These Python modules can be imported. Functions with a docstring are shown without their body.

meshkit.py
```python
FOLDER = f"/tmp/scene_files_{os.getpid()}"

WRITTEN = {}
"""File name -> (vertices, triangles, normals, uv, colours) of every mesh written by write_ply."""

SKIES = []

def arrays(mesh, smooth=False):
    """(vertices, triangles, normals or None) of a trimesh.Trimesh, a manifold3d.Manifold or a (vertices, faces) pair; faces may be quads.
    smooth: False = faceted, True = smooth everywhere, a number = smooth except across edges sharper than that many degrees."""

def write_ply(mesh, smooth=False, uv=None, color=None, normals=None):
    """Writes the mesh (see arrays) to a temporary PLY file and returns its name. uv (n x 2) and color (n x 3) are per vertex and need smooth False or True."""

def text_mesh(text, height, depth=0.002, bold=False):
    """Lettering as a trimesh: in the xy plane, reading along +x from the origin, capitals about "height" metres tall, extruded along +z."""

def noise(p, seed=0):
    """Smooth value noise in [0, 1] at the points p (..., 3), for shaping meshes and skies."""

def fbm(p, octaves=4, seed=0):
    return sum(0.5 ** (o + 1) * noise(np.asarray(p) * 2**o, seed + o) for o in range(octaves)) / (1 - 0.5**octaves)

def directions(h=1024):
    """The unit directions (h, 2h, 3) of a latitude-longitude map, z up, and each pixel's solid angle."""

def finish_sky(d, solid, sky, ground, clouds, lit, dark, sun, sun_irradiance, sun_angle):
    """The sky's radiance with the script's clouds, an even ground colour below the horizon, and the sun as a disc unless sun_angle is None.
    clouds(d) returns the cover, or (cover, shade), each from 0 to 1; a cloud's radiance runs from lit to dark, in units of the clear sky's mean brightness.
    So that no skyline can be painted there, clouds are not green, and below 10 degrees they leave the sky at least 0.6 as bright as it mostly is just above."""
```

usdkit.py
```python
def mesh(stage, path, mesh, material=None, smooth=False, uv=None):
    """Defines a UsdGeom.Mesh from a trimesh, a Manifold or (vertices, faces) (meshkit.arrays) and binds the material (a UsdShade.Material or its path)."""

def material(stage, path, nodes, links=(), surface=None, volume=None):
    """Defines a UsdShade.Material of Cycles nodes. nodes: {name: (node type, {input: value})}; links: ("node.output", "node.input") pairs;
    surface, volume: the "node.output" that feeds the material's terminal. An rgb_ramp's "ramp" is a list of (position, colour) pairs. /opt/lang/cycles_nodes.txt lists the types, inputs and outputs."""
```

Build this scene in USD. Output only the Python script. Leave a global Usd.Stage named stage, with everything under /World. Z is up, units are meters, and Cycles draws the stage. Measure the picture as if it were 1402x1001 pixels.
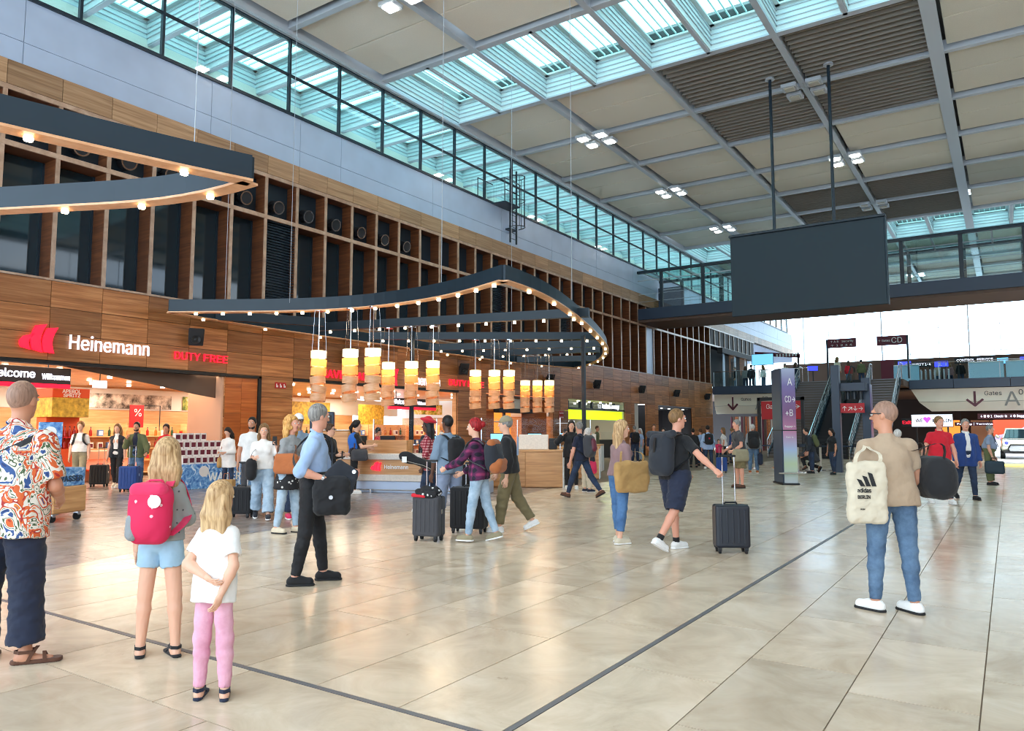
import math, random, numpy as np, trimesh, manifold3d as m3, usdkit, meshkit
from shapely import geometry as sg, affinity as sa
from shapely.ops import unary_union
from pxr import Usd, UsdGeom, UsdLux, UsdShade, Gf, Sdf, Vt
stage = Usd.Stage.CreateInMemory()
UsdGeom.SetStageUpAxis(stage, 'Z'); UsdGeom.SetStageMetersPerUnit(stage, 1.0)
UsdGeom.Xform.Define(stage, '/World'); UsdGeom.Scope.Define(stage, '/World/Looks')
rnd = random.Random(7)

# ------------------------------------------------------------------ camera, sky, exposure
EXPOSURE = 0.05
SKY = 3.7
F_PX, W_PX = 1019.0, 1402.0
YAW, PITCH = math.atan2(681., math.hypot(F_PX, 89.5)), math.atan2(89.5, F_PX)
cam = UsdGeom.Camera.Define(stage, '/World/camera')
cam.CreateHorizontalApertureAttr(36.0); cam.CreateVerticalApertureAttr(36.0 * 1001 / 1402)
cam.CreateFocalLengthAttr(36.0 * F_PX / W_PX); cam.CreateClippingRangeAttr((0.05, 2000.0))
cam.CreateExposureAttr(EXPOSURE)
_fh = np.array([-math.sin(YAW), math.cos(YAW), 0]); _z = np.array([0, 0, 1.])
_fw = _fh * math.cos(PITCH) + _z * math.sin(PITCH); _r = np.array([math.cos(YAW), math.sin(YAW), 0]); _u = np.cross(_r, _fw)
_m = np.eye(4); _m[0, :3], _m[1, :3], _m[2, :3], _m[3, :3] = _r, _u, -_fw, (0, 0, 1.5)
cam.AddTransformOp().Set(Gf.Matrix4d(*_m.ravel().tolist()))

dome = UsdLux.DomeLight.Define(stage, '/World/sky'); dome.CreateIntensityAttr(1.0)
usdkit.material(stage, '/World/Looks/sky', {
    'tc': ('texture_coordinate', {}), 'mp': ('mapping', {'mapping_type': 'point', 'scale': (2.0, 2.0, 5.0)}),
    'n': ('noise_texture', {'scale': 1.6, 'detail': 6.0, 'roughness': 0.6}),
    'rp': ('rgb_ramp', {'ramp': [(0.25, (0.50, 0.71, 1.0)), (0.6, (0.80, 0.92, 1.0)), (1.0, (0.94, 0.98, 1.0))]}),
    'b': ('background_shader', {'strength': SKY})},
    [('tc.generated', 'mp.vector'), ('mp.vector', 'n.vector'), ('n.fac', 'rp.fac'), ('rp.color', 'b.color')], surface='b.background')
UsdShade.MaterialBindingAPI.Apply(dome.GetPrim()).Bind(UsdShade.Material.Get(stage, '/World/Looks/sky'))

def rect_light(path, pos, size, power, color, aim=(0, 0, -1)):
    l = UsdLux.RectLight.Define(stage, path); l.CreateWidthAttr(size[0]); l.CreateHeightAttr(size[1])
    l.CreateIntensityAttr(power); l.CreateColorAttr(Gf.Vec3f(*color))
    d = np.array(aim, float); d /= np.linalg.norm(d)
    up = np.array([0, 1., 0]) if abs(d[2]) > .9 else np.array([0, 0, 1.])
    x = np.cross(up, -d); x /= np.linalg.norm(x); y = np.cross(-d, x)
    m = np.eye(4); m[0, :3], m[1, :3], m[2, :3], m[3, :3] = x, y, -d, pos
    l.AddTransformOp().Set(Gf.Matrix4d(*m.ravel().tolist())); return l

# ------------------------------------------------------------------ helpers
_used = {}
def numbered(parent, name):
    k = (parent, name); n = _used.get(k, 0); _used[k] = n + 1
    return f'{parent}/{name}' if n == 0 else f'{parent}/{name}_{n:03d}'
def keys(prim, label=None, cat=None, group=None, kind=None):
    for k, v in (('label', label), ('category', cat), ('group', group), ('kind', kind)):
        if v: prim.SetCustomDataByKey(k, v)
def ppath(parent): return '/World' if parent is None else str(parent.GetPath())
def thing(name, label, cat, loc=(0, 0, 0), rz=0.0, group=None, kind=None):
    x = UsdGeom.Xform.Define(stage, numbered('/World', name)); x.AddTranslateOp().Set(Gf.Vec3d(*map(float, loc))); x.AddRotateZOp().Set(float(rz))
    keys(x.GetPrim(), label, cat, group, kind); return x.GetPrim()
def obj(name, mesh, mat, parent=None, smooth=False, label=None, cat=None, group=None, kind=None):
    m = usdkit.mesh(stage, numbered(ppath(parent), name), mesh, MAT[mat] if isinstance(mat, str) else mat, smooth)
    keys(m.GetPrim(), label, cat, group, kind); return m.GetPrim()
def structure(name): 
    x = UsdGeom.Xform.Define(stage, numbered('/World', name)); keys(x.GetPrim(), kind='structure'); return x.GetPrim()
def dup(root, loc, rz=0.0, label=None, group=None):
    was = root.GetCustomData(); base = root.GetName()
    if base[-4:-3] == '_' and base[-3:].isdigit(): base = base[:-4]
    x = UsdGeom.Xform.Define(stage, numbered('/World', base)); x.AddTranslateOp().Set(Gf.Vec3d(*map(float, loc))); x.AddRotateZOp().Set(float(rz))
    keys(x.GetPrim(), label or was.get('label'), was.get('category'), group or was.get('group'))
    x.GetPrim().GetReferences().AddInternalReference(root.GetPath()); x.GetPrim().SetInstanceable(True); return x.GetPrim()
def label_of(prim, label): prim.SetCustomDataByKey('label', label)
def cat_(ms): return trimesh.util.concatenate([m for m in ms])
def box(x0, x1, y0, y1, z0, z1):
    v = np.array([(x, y, z) for x in (x0, x1) for y in (y0, y1) for z in (z0, z1)], float)
    f = np.array([(0, 1, 3), (0, 3, 2), (4, 6, 7), (4, 7, 5), (0, 4, 5), (0, 5, 1), (2, 3, 7), (2, 7, 6), (0, 2, 6), (0, 6, 4), (1, 5, 7), (1, 7, 3)])
    return trimesh.Trimesh(v, f, process=False)
def bbox(x0, x1, y0, y1, z0, z1, b=0.01):
    """box with chamfered edges"""
    pts = []
    for x, sx in ((x0, 1), (x1, -1)):
        for y, sy in ((y0, 1), (y1, -1)):
            for z, sz in ((z0, 1), (z1, -1)):
                pts += [(x + sx * b, y + sy * b, z), (x + sx * b, y, z + sz * b), (x, y + sy * b, z + sz * b)]
    return man(m3.Manifold.hull_points(np.array(pts)))
def man(m):
    k = m.to_mesh(); return trimesh.Trimesh(np.array(k.vert_properties)[:, :3], np.array(k.tri_verts), process=False)
def rbox(sx, sy, sz, r, n=12):
    """rounded box centred on 0 in xy, base at z=0"""
    s = m3.Manifold.sphere(r, n)
    return man(m3.Manifold.batch_hull([s.translate((a * (sx / 2 - r), b * (sy / 2 - r), c)) for a in (-1, 1) for b in (-1, 1) for c in (r, sz - r)]))
def mv(m, t=(0, 0, 0), rz=0, rx=0, ry=0, s=None):
    m = m.copy()
    if s is not None: m.apply_scale(s)
    for a, ax in ((rx, (1, 0, 0)), (ry, (0, 1, 0)), (rz, (0, 0, 1))):
        if a: m.apply_transform(trimesh.transformations.rotation_matrix(math.radians(a), ax))
    m.apply_translation(t); return m
def rot_a(v, axis, deg): return (trimesh.transformations.rotation_matrix(math.radians(deg), axis)[:3, :3] @ np.asarray(v, float))
def cyl(a, b, r, n=10, r2=None):
    a, b = np.asarray(a, float), np.asarray(b, float); d = b - a; L = np.linalg.norm(d); d = d / L
    x = np.cross(d, (0, 0, 1.) if abs(d[2]) < .9 else (1., 0, 0)); x /= np.linalg.norm(x); y = np.cross(d, x)
    t = np.arange(n) * 2 * math.pi / n; c = np.cos(t)[:, None] * x + np.sin(t)[:, None] * y; r2 = r if r2 is None else r2
    v = np.vstack([a + c * r, b + c * r2, a[None], b[None]]); f = []
    for i in range(n):
        j = (i + 1) % n; f += [(i, j, n + j), (i, n + j, n + i), (2 * n, j, i), (2 * n + 1, n + i, n + j)]
    return trimesh.Trimesh(v, f, process=False)
def tube(pts, r, n=8): 
    pts = np.asarray(pts, float)
    return cat_([cyl(pts[i], pts[i + 1], r, n) for i in range(len(pts) - 1)])
def ribbon(pts, width_vec, th_vec):
    """a strap: rectangular section swept along pts; width_vec / th_vec per point or constant"""
    pts = np.asarray(pts, float); w = np.broadcast_to(np.asarray(width_vec, float), pts.shape) / 2; t = np.broadcast_to(np.asarray(th_vec, float), pts.shape) / 2
    v = np.stack([pts - w - t, pts + w - t, pts + w + t, pts - w + t], 1).reshape(-1, 3); f = []
    n = len(pts)
    for i in range(n - 1):
        for k in range(4):
            a, b = 4 * i + k, 4 * i + (k + 1) % 4; f += [(a, b, b + 4), (a, b + 4, a + 4)]
    f += [(0, 2, 1), (0, 3, 2), (4 * n - 4, 4 * n - 3, 4 * n - 2), (4 * n - 4, 4 * n - 2, 4 * n - 1)]
    m = trimesh.Trimesh(v, f, process=False); m.fix_normals(); return m
def extr(poly, h): return trimesh.creation.extrude_polygon(poly, h, engine='earcut')
def lathe(profile, n=20):
    return trimesh.creation.revolve(np.array(profile, float), sections=n)
def to_wall_x(m, x, y, z):
    """mesh drawn in xy (reading +x, up +y, out +z) put on a wall that faces +X"""
    m = m.copy(); m.vertices = np.c_[x + m.vertices[:, 2], y + m.vertices[:, 0], z + m.vertices[:, 1]]; return m
def to_wall_y(m, x, y, z):
    """the same on a wall that faces -Y"""
    m = m.copy(); m.vertices = np.c_[x + m.vertices[:, 0], y - m.vertices[:, 2], z + m.vertices[:, 1]]; return m
def text_fit(s, h, width=None, depth=.02, bold=False):
    m = meshkit.text_mesh(s, h, depth, bold)
    if width: m.vertices[:, 0] *= width / np.ptp(m.vertices[:, 0])
    return m

# ------------------------------------------------------------------ materials
MAT = {}
def lin(r, g, b):
    f = lambda c: (c / 255 / 12.92) if c / 255 <= .04045 else ((c / 255 + .055) / 1.055) ** 2.4
    return (f(r), f(g), f(b))
def mk(name, nodes, links, surface='p.BSDF'):
    MAT[name] = usdkit.material(stage, '/World/Looks/' + name, nodes, links, surface=surface); return MAT[name]
def plain(name, rgb, rough=.5, metal=0., spec=.5, var=.0, vscale=6., bump=0., bscale=60., coat=0., sheen=0.):
    c = np.array(lin(*rgb)); nodes = {'p': ('principled_bsdf', {'roughness': rough, 'metallic': metal, 'specular_ior_level': spec, 'base_color': tuple(c), 'coat_weight': coat, 'sheen_weight': sheen})}; links = []
    if var or bump: nodes['tc'] = ('texture_coordinate', {})
    if var:
        nodes['n'] = ('noise_texture', {'scale': vscale, 'detail': 4.}); nodes['r'] = ('rgb_ramp', {'ramp': [(.3, tuple(np.clip(c * (1 - var), 0, 1))), (.7, tuple(np.clip(c * (1 + var), 0, 1)))]})
        links += [('tc.object', 'n.vector'), ('n.fac', 'r.fac'), ('r.color', 'p.base_color')]
    if bump:
        nodes['bn'] = ('noise_texture', {'scale': bscale, 'detail': 3.}); nodes['bp'] = ('bump', {'strength': bump, 'distance': .01})
        links += [('tc.object', 'bn.vector'), ('bn.fac', 'bp.height'), ('bp.normal', 'p.normal')]
    return mk(name, nodes, links)
def glow(name, rgb, strength, base=None):
    c = lin(*rgb)
    return mk(name, {'p': ('principled_bsdf', {'base_color': lin(*base) if base else c, 'roughness': .4, 'emission_color': c, 'emission_strength': strength})}, [])
def pane(name, tint, refl=1.5, rough=0.):
    return mk(name, {'t': ('transparent_bsdf', {'color': tint}), 'g': ('glossy_bsdf', {'color': (1, 1, 1), 'roughness': rough}), 'f': ('fresnel', {'IOR': refl}), 'ge': ('geometry', {}),
                     'iv': ('math', {'math_type': 'subtract', 'value1': 1.}), 'mu': ('math', {'math_type': 'multiply'}), 'm': ('mix_closure', {})},
              [('ge.backfacing', 'iv.value2'), ('iv.value', 'mu.value1'), ('f.fac', 'mu.value2'), ('mu.value', 'm.fac'), ('t.BSDF', 'm.closure1'), ('g.BSDF', 'm.closure2')], surface='m.closure')
def wood(name, cols, scale=(1.3, .35, 9.), rough=.38, rand=1., coat=0., vary=.35):
    ramp = [(.25, lin(*cols[0])), (.5, lin(*cols[1])), (.75, lin(*cols[2]))]
    mk(name, {'g': ('geometry', {}), 'oi': ('object_info', {}), 'of': ('math', {'math_type': 'multiply', 'value2': 73.0}), 'cv': ('combine_xyz', {}),
              'ad': ('vector_math', {'math_type': 'add'}), 'mp': ('mapping', {'mapping_type': 'point', 'scale': scale}),
              'n': ('noise_texture', {'scale': 1.6, 'detail': 7., 'roughness': .62, 'distortion': .5}), 'r': ('rgb_ramp', {'ramp': ramp}),
              'vr': ('map_range', {'from_min': 0., 'from_max': 1., 'to_min': 1 - vary, 'to_max': 1 + vary * .8}), 'h': ('hsv', {'hue': .5, 'saturation': 1., 'fac': 1.}),
              'bp': ('bump', {'strength': .12, 'distance': .004}), 'p': ('principled_bsdf', {'roughness': rough, 'coat_weight': coat, 'coat_roughness': .2})},
       [('g.position', 'ad.vector1'), ('oi.random', 'of.value1'), ('of.value', 'cv.x'), ('of.value', 'cv.y'), ('of.value', 'cv.z'), ('cv.vector', 'ad.vector2'), ('ad.vector', 'mp.vector'), ('mp.vector', 'n.vector'),
        ('n.fac', 'r.fac'), ('r.color', 'h.color'), ('oi.random', 'vr.value'), ('vr.result', 'h.value'), ('h.color', 'p.base_color'), ('n.fac', 'bp.height'), ('bp.normal', 'p.normal')])
wood('wood_panel', [(112, 66, 34), (170, 108, 62), (206, 146, 94)])
wood('wood_fascia', [(134, 98, 68), (172, 134, 98), (198, 162, 126)], vary=.25)
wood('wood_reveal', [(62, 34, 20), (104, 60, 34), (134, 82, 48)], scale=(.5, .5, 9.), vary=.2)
wood('wood_edge', [(150, 118, 94), (184, 150, 124), (206, 176, 150)], scale=(2., 2., 2.), vary=.1, coat=.5)
wood('wood_counter', [(170, 118, 72), (202, 150, 98), (222, 174, 124)], scale=(.6, .6, 10.), vary=.1)
wood('wood_shop', [(198, 142, 90), (220, 166, 114), (236, 190, 142)], scale=(.6, .6, 8.), vary=.1)
wood('wood_orange', [(132, 62, 22), (176, 92, 38), (204, 120, 58)], scale=(1.2, .4, 8.), vary=.12)
wood('wood_veneer', [(212, 150, 104), (232, 176, 130), (242, 196, 156)], scale=(3., 3., 14.), vary=.06)
def stone(name, a, b, c, rough, rough2, spots):
    mk(name, {'g': ('geometry', {}), 'oi': ('object_info', {}), 'ra': ('math', {'math_type': 'add'}), 'rm': ('math', {'math_type': 'multiply', 'value2': 37.}), 'rf': ('math', {'math_type': 'fraction'}),
              'cv': ('combine_xyz', {}), 'ad': ('vector_math', {'math_type': 'add'}), 'n': ('noise_texture', {'scale': 1.7, 'detail': 8., 'roughness': .62, 'distortion': .8}),
              'n2': ('noise_texture', {'scale': 9., 'detail': 6., 'roughness': .7, 'distortion': 1.2}), 'r': ('rgb_ramp', {'ramp': [(.3, lin(*a)), (.55, lin(*b)), (.75, lin(*c))]}),
              'sp': ('rgb_ramp', {'ramp': [(.24, lin(*spots)), (.34, (1, 1, 1))]}), 'mx': ('mix_color', {'blend_type': 'multiply', 'fac': .55}),
              'vr': ('map_range', {'from_min': 0., 'from_max': 1., 'to_min': .86, 'to_max': 1.1}), 'h': ('hsv', {'hue': .5, 'saturation': 1., 'fac': 1.}),
              'rr': ('map_range', {'from_min': .3, 'from_max': .7, 'to_min': rough, 'to_max': rough2}), 'p': ('principled_bsdf', {'specular_ior_level': .6})},
       [('oi.random', 'ra.value1'), ('g.random_per_island', 'ra.value2'), ('ra.value', 'rm.value1'), ('ra.value', 'rf.value1'), ('rm.value', 'cv.x'), ('rm.value', 'cv.y'), ('g.position', 'ad.vector1'), ('cv.vector', 'ad.vector2'),
        ('ad.vector', 'n.vector'), ('ad.vector', 'n2.vector'), ('n.fac', 'r.fac'), ('n2.fac', 'sp.fac'), ('r.color', 'mx.a'), ('sp.color', 'mx.b'), ('rf.value', 'vr.value'), ('vr.result', 'h.value'), ('mx.result', 'h.color'),
        ('h.color', 'p.base_color'), ('n.fac', 'rr.value'), ('rr.result', 'p.roughness')])
stone('limestone', (184, 163, 138), (204, 185, 160), (216, 201, 181), .16, .26, (150, 122, 92))
stone('darkstone', (118, 104, 96), (140, 126, 116), (156, 143, 132), .16, .3, (110, 100, 92))
plain('joint', (120, 104, 86), .8); plain('joint_metal', (120, 118, 120), .4, metal=.6)
plain('dark_frame', (24, 38, 48), .35); plain('steel_dark', (28, 44, 54), .38, metal=.2, var=.08, vscale=2.)
plain('grey_metal', (180, 196, 220), .38, metal=.15, var=.05, vscale=1.2)
plain('beam_grey', (186, 194, 202), .45, metal=.2); plain('panel_fabric', (228, 224, 210), .9, var=.03, vscale=30.)
plain('baffle_grey', (152, 148, 140), .85); plain('well_white', (214, 226, 226), .5); plain('roof_plate', (120, 120, 118), .8)
plain('black', (10, 11, 13), .5); plain('charcoal', (34, 36, 40), .55); plain('white', (235, 235, 232), .5); plain('offwhite', (214, 208, 196), .6)
plain('chrome', (200, 202, 206), .18, metal=1.); plain('rubber', (18, 18, 20), .7); plain('slab_blue', (46, 62, 82), .4); plain('soffit_brown', (96, 74, 60), .6)
plain('riser_grey', (104, 98, 90), .6); plain('gate_beige', (246, 234, 212), .55, var=.04, vscale=1.); plain('maroon', (96, 26, 44), .45); plain('shop_dark', (40, 34, 34), .6); plain('pink_plaster', (206, 160, 130), .7)
plain('counter_stone', (214, 206, 196), .35, var=.08, vscale=25.); plain('red', (190, 24, 34), .5); plain('orange', (214, 78, 30), .5); plain('gold_print', (190, 160, 60), .5, var=.45, vscale=9.)
mk('dark_glass', {'p': ('principled_bsdf', {'base_color': lin(20, 38, 46), 'roughness': .04, 'specular_ior_level': .7})}, [])
pane('roof_glass', (.76, .98, .96), 1.4); pane('clear_glass', (.91, .98, .98), 2.0); pane('rail_glass', (.9, .96, .95), 1.22); pane('facade_glass', (.93, .98, .99), 1.3)
pane('plexi', (.94, .95, .95), 1.2)
glow('lamp_white', (255, 252, 240), 30.); glow('spot_warm', (255, 226, 180), 7.); glow('sign_white', (235, 238, 255), 1.5); glow('sign_red', (255, 24, 52), 1.5); glow('lime', (200, 236, 20), 1.3)
glow('lamp_off', (170, 165, 150), .05); glow('screen_blue', (120, 200, 245), 1.1); glow('screen_white', (225, 235, 250), 1.3); glow('pendant_glow', (255, 220, 150), 10.)
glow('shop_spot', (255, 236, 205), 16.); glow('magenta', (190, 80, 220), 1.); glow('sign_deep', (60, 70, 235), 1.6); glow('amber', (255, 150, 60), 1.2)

# ------------------------------------------------------------------ floor
floor = structure('floor')
zone = sg.Polygon([(-7.9, -1.5), (-8.3, 2), (-8.7, 3.9), (-9.1, 5.3), (-9.35, 7), (-9.5, 9), (-9.45, 11), (-9.35, 12.8), (-9.55, 14.6), (-10, 16.6), (-10.8, 19.4), (-12.1, 22.9), (-13.4, 26.2), (-15.2, 29.3), (-18.3, 32.2), (-18.3, -1.5)])
obj('screed', box(-19.5, 16.5, -10, 80, -.3, -.006), 'joint', floor)
XS, YS, TW, TL = -2.17, 3.13, .65, 1.35
def tile(x0, x1, y0, y1, region, inv, g=.004):
    p = sg.box(x0 + g, y0 + g, x1 - g, y1 - g)
    if inv:
        if not p.intersects(region): return box(x0 + g, x1 - g, y0 + g, y1 - g, -.03, 0)
        q = p.difference(region.buffer(.006))
    else:
        if region.contains(p): return box(x0 + g, x1 - g, y0 + g, y1 - g, -.03, 0)
        q = p.intersection(region)
    qs = [k for k in getattr(q, 'geoms', [q]) if k.geom_type == 'Polygon' and k.area > .01]
    return mv(cat_([extr(k, .03) for k in qs]), (0, 0, -.03)) if qs else None
light_t, dark_t = [], []
c = 0
for i in range(-12, 28):
    x0 = XS + .02 + i * TW if i >= 0 else XS - .02 + i * TW
    off = (.0, .62, .27, .95)[i % 4]
    for j in range(-7, 60):
        y0 = YS + .02 + off * (1 if j > 0 else 0) + j * TL; y1 = YS + .02 + off + (j + 1) * TL
        if y0 > 79 or (i >= 0 and False): continue
        if x0 < XS and y1 <= YS + .05 + off: continue
        if x0 < XS: y0 = max(y0, YS + .02)
        else: y0 = y0 if j > 0 else YS + .02 + off + j * TL
        light_t.append((x0, x0 + TW, y0, y1))
for j in range(0, 9):
    y1 = YS - .02 - j * TW; off = (.5, 0, .9, .3)[j % 4]
    for i in range(0, 8):
        x1 = XS - .02 - off * (1 if i > 0 else 0) - i * TL; x0 = XS - .02 - off - (i + 1) * TL
        light_t.append((x0, x1, y1 - TW, y1))
for i in range(0, 18):
    x0 = -18.3 + i * .62
    for j in range(-2, 28):
        y0 = -1.5 + j * 1.24 + (.62 if i % 2 else 0); dark_t.append((x0, x0 + .62, y0, y0 + 1.24))
def seen_size(t):
    x, y = (t[0] + t[1]) / 2, (t[2] + t[3]) / 2; w = x * _fh[0] + y * _fh[1]; r = x * _r[0] + y * _r[1]
    return -1 if w < 1.9 or abs(r) > .75 * w + .6 else 1 / w ** 3
allt = sorted([(seen_size(t), t, True) for t in light_t] + [(seen_size(t), t, False) for t in dark_t], key=lambda q: -q[0])
rest_l, rest_d, n_part = [], [], 0
for s, t, li in allt:
    m = tile(*t, zone, li)
    if m is None: continue
    if s > 0 and n_part < 300:
        obj('floor_tile', m, 'limestone' if li else 'darkstone', floor); n_part += 1
    else: (rest_l if li else rest_d).append(m)
obj('far_floor_tiles', cat_(rest_l), 'limestone', floor, kind='stuff'); obj('far_dark_tiles', cat_(rest_d), 'darkstone', floor, kind='stuff')
obj('expansion_strip', box(XS - .018, XS + .018, -6, 79, -.03, .001), 'joint_metal', floor); obj('expansion_strip', box(-8.6, XS - .02, YS - .018, YS + .018, -.03, .001), 'joint_metal', floor)
obj('shop_floor', box(-31, -18.3, -2, 48, -.05, 0), 'darkstone', floor)
obj('rear_floor', box(-19, 16.5, 79, 95, -.3, 0), 'limestone', floor)

# ------------------------------------------------------------------ left wall
WX, P0, PW = -18.35, 8.27, 1.18
wall = structure('wall_left')
def wpanel(name, y0, y1, z0, z1, mat, x=WX, th=.04):
    g = .006; return obj(name, box(x - th, x + rnd.uniform(0, .004), y0 + g, y1 - g, z0 + g, z1 - g), mat, wall)
openings = [(-1, 12.93), (13.85, 14.15), (15.35, 23.65), (25.6, 31.2), (32.65, 39.3), (40.6, 42.2), (44.2, 50.2)]
def clip_out(y0, y1):
    for a, b in openings:
        if y0 >= a - .02 and y1 <= b + .02: return None
        if a <= y0 < b: y0 = b
        if a < y1 <= b: y1 = a
    return (y0, y1) if y1 - y0 > .05 else None
for k in range(-5, 40):
    y0 = P0 + k * PW; y1 = min(y0 + PW, 54.6)
    for z0, z1 in ((3.12, 3.74), (3.74, 4.36), (4.36, 4.98)): wpanel('wood_panel', y0, y1, z0, z1, 'wood_panel')
    c = clip_out(y0, y1)
    if c:
        for q in range(5): wpanel('wood_panel', c[0], c[1], q * .624, q * .624 + .624, 'wood_panel')
for k in range(-5, 61):
    y0 = P0 + k * PW; wpanel('fascia_panel', y0, y0 + PW, 9.27, 9.84, 'wood_fascia', x=WX + .03, th=.12)
NB = 49
for k in range(-5, NB):
    y = P0 + k * PW; hi = 9.25; lo = 4.98 if y < 54.6 else 7.9
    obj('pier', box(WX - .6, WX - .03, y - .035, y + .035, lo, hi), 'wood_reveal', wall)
    obj('pier_edge', box(WX - .03, WX + .012, y - .045, y + .045, lo, hi), 'wood_edge', wall)
for name, z0, z1, y1 in (('sill_rail', 4.98, 5.03, 54.6), ('middle_rail', 7.88, 8.0, 66), ('top_rail', 9.16, 9.27, 66)):
    obj(name, box(WX - .03, WX + .02, 2.3, y1, z0, z1), 'wood_edge', wall)
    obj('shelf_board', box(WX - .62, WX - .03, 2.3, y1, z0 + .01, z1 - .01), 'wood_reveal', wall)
louvre = {5, 15, 20}
for k in range(-5, 39):
    y0, y1 = P0 + k * PW + .035, P0 + (k + 1) * PW - .035
    if k in louvre:
        obj('louvre', cat_([mv(box(-.05, .05, y0, y1, -.008, .008), (WX - .1, 0, z), ry=0) for z in np.arange(5.05, 7.86, .085)] + [box(WX - .3, WX - .28, y0, y1, 5, 7.9)]), 'dark_frame', wall)
    elif k == 29: obj('pale_infill', box(WX - .1, WX - .05, y0, y1, 5.03, 7.9), 'grey_metal', wall)
    else: obj('pane', box(WX - .62, WX - .6, y0, y1, 5.03, 7.88), 'dark_glass', wall); obj('pane_frame', cat_([box(WX - .6, WX - .57, y0, y0 + .04, 5.03, 7.88), box(WX - .6, WX - .57, y1 - .05, y1, 5.03, 7.88), box(WX - .6, WX - .57, y0, y1, 5.03, 5.08)]), 'dark_frame', wall)
for k in range(-5, NB):
    y0, y1 = P0 + k * PW + .035, P0 + (k + 1) * PW - .035
    obj('upper_pane', box(WX - .5, WX - .46, y0, y1, 8., 9.17), 'dark_frame' if k < 39 else 'dark_glass', wall)
gy = [-3, 2.6, 7.42, 12.26, 15.45, 17.2, 22.03, 26.8, 31.2, 36, 40.8, 45.6, 50.4, 55.2, 60, 64.8, 69.6, 74.4, 80]
for a, b in zip(gy, gy[1:]):
    for z0, z1 in ((9.84, 10.39), (10.39, 11.43)): wpanel('metal_panel', a, b, z0, z1, 'grey_metal', x=WX - .06, th=.05)
obj('backing', cat_([box(-18.62, -18.47, -3, 80, 9.2, 11.4), box(-19.0, -18.97, 2, 66, 4.9, 9.3), box(-18.97, -18.4, 54.62, 66, 7.86, 9.2)]), 'shop_dark', wall)
obj('wall_end', box(-24, WX - .05, 79.9, 80.2, 8.6, 11.43), 'grey_metal', wall)
obj('backing', box(-18.5, -18.4, -3, 54.6, 3.12, 5.0), 'shop_dark', wall)
# clerestory
cl = structure('window_1'); GX = -18.42
obj('bottom_frame', box(GX - .06, GX + .08, 0, 78.5, 11.42, 11.5), 'dark_frame', cl); obj('transom', box(GX - .04, GX + .05, 0, 78.5, 12.68, 12.74), 'dark_frame', cl); obj('top_frame', box(GX - .06, GX + .06, 0, 78.5, 13.86, 14.05), 'dark_frame', cl)
for k in range(-4, 34):
    y = 8.62 + 2.11 * k; obj('mullion', box(GX - .05, GX + .06, y - .035, y + .035, 11.45, 14.0), 'dark_frame', cl)
    for z0, z1 in ((11.5, 12.68), (12.74, 13.86)): obj('pane', box(GX - .012, GX + .012, y + .035, y + 2.075, z0, z1), 'clear_glass', cl)

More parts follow.
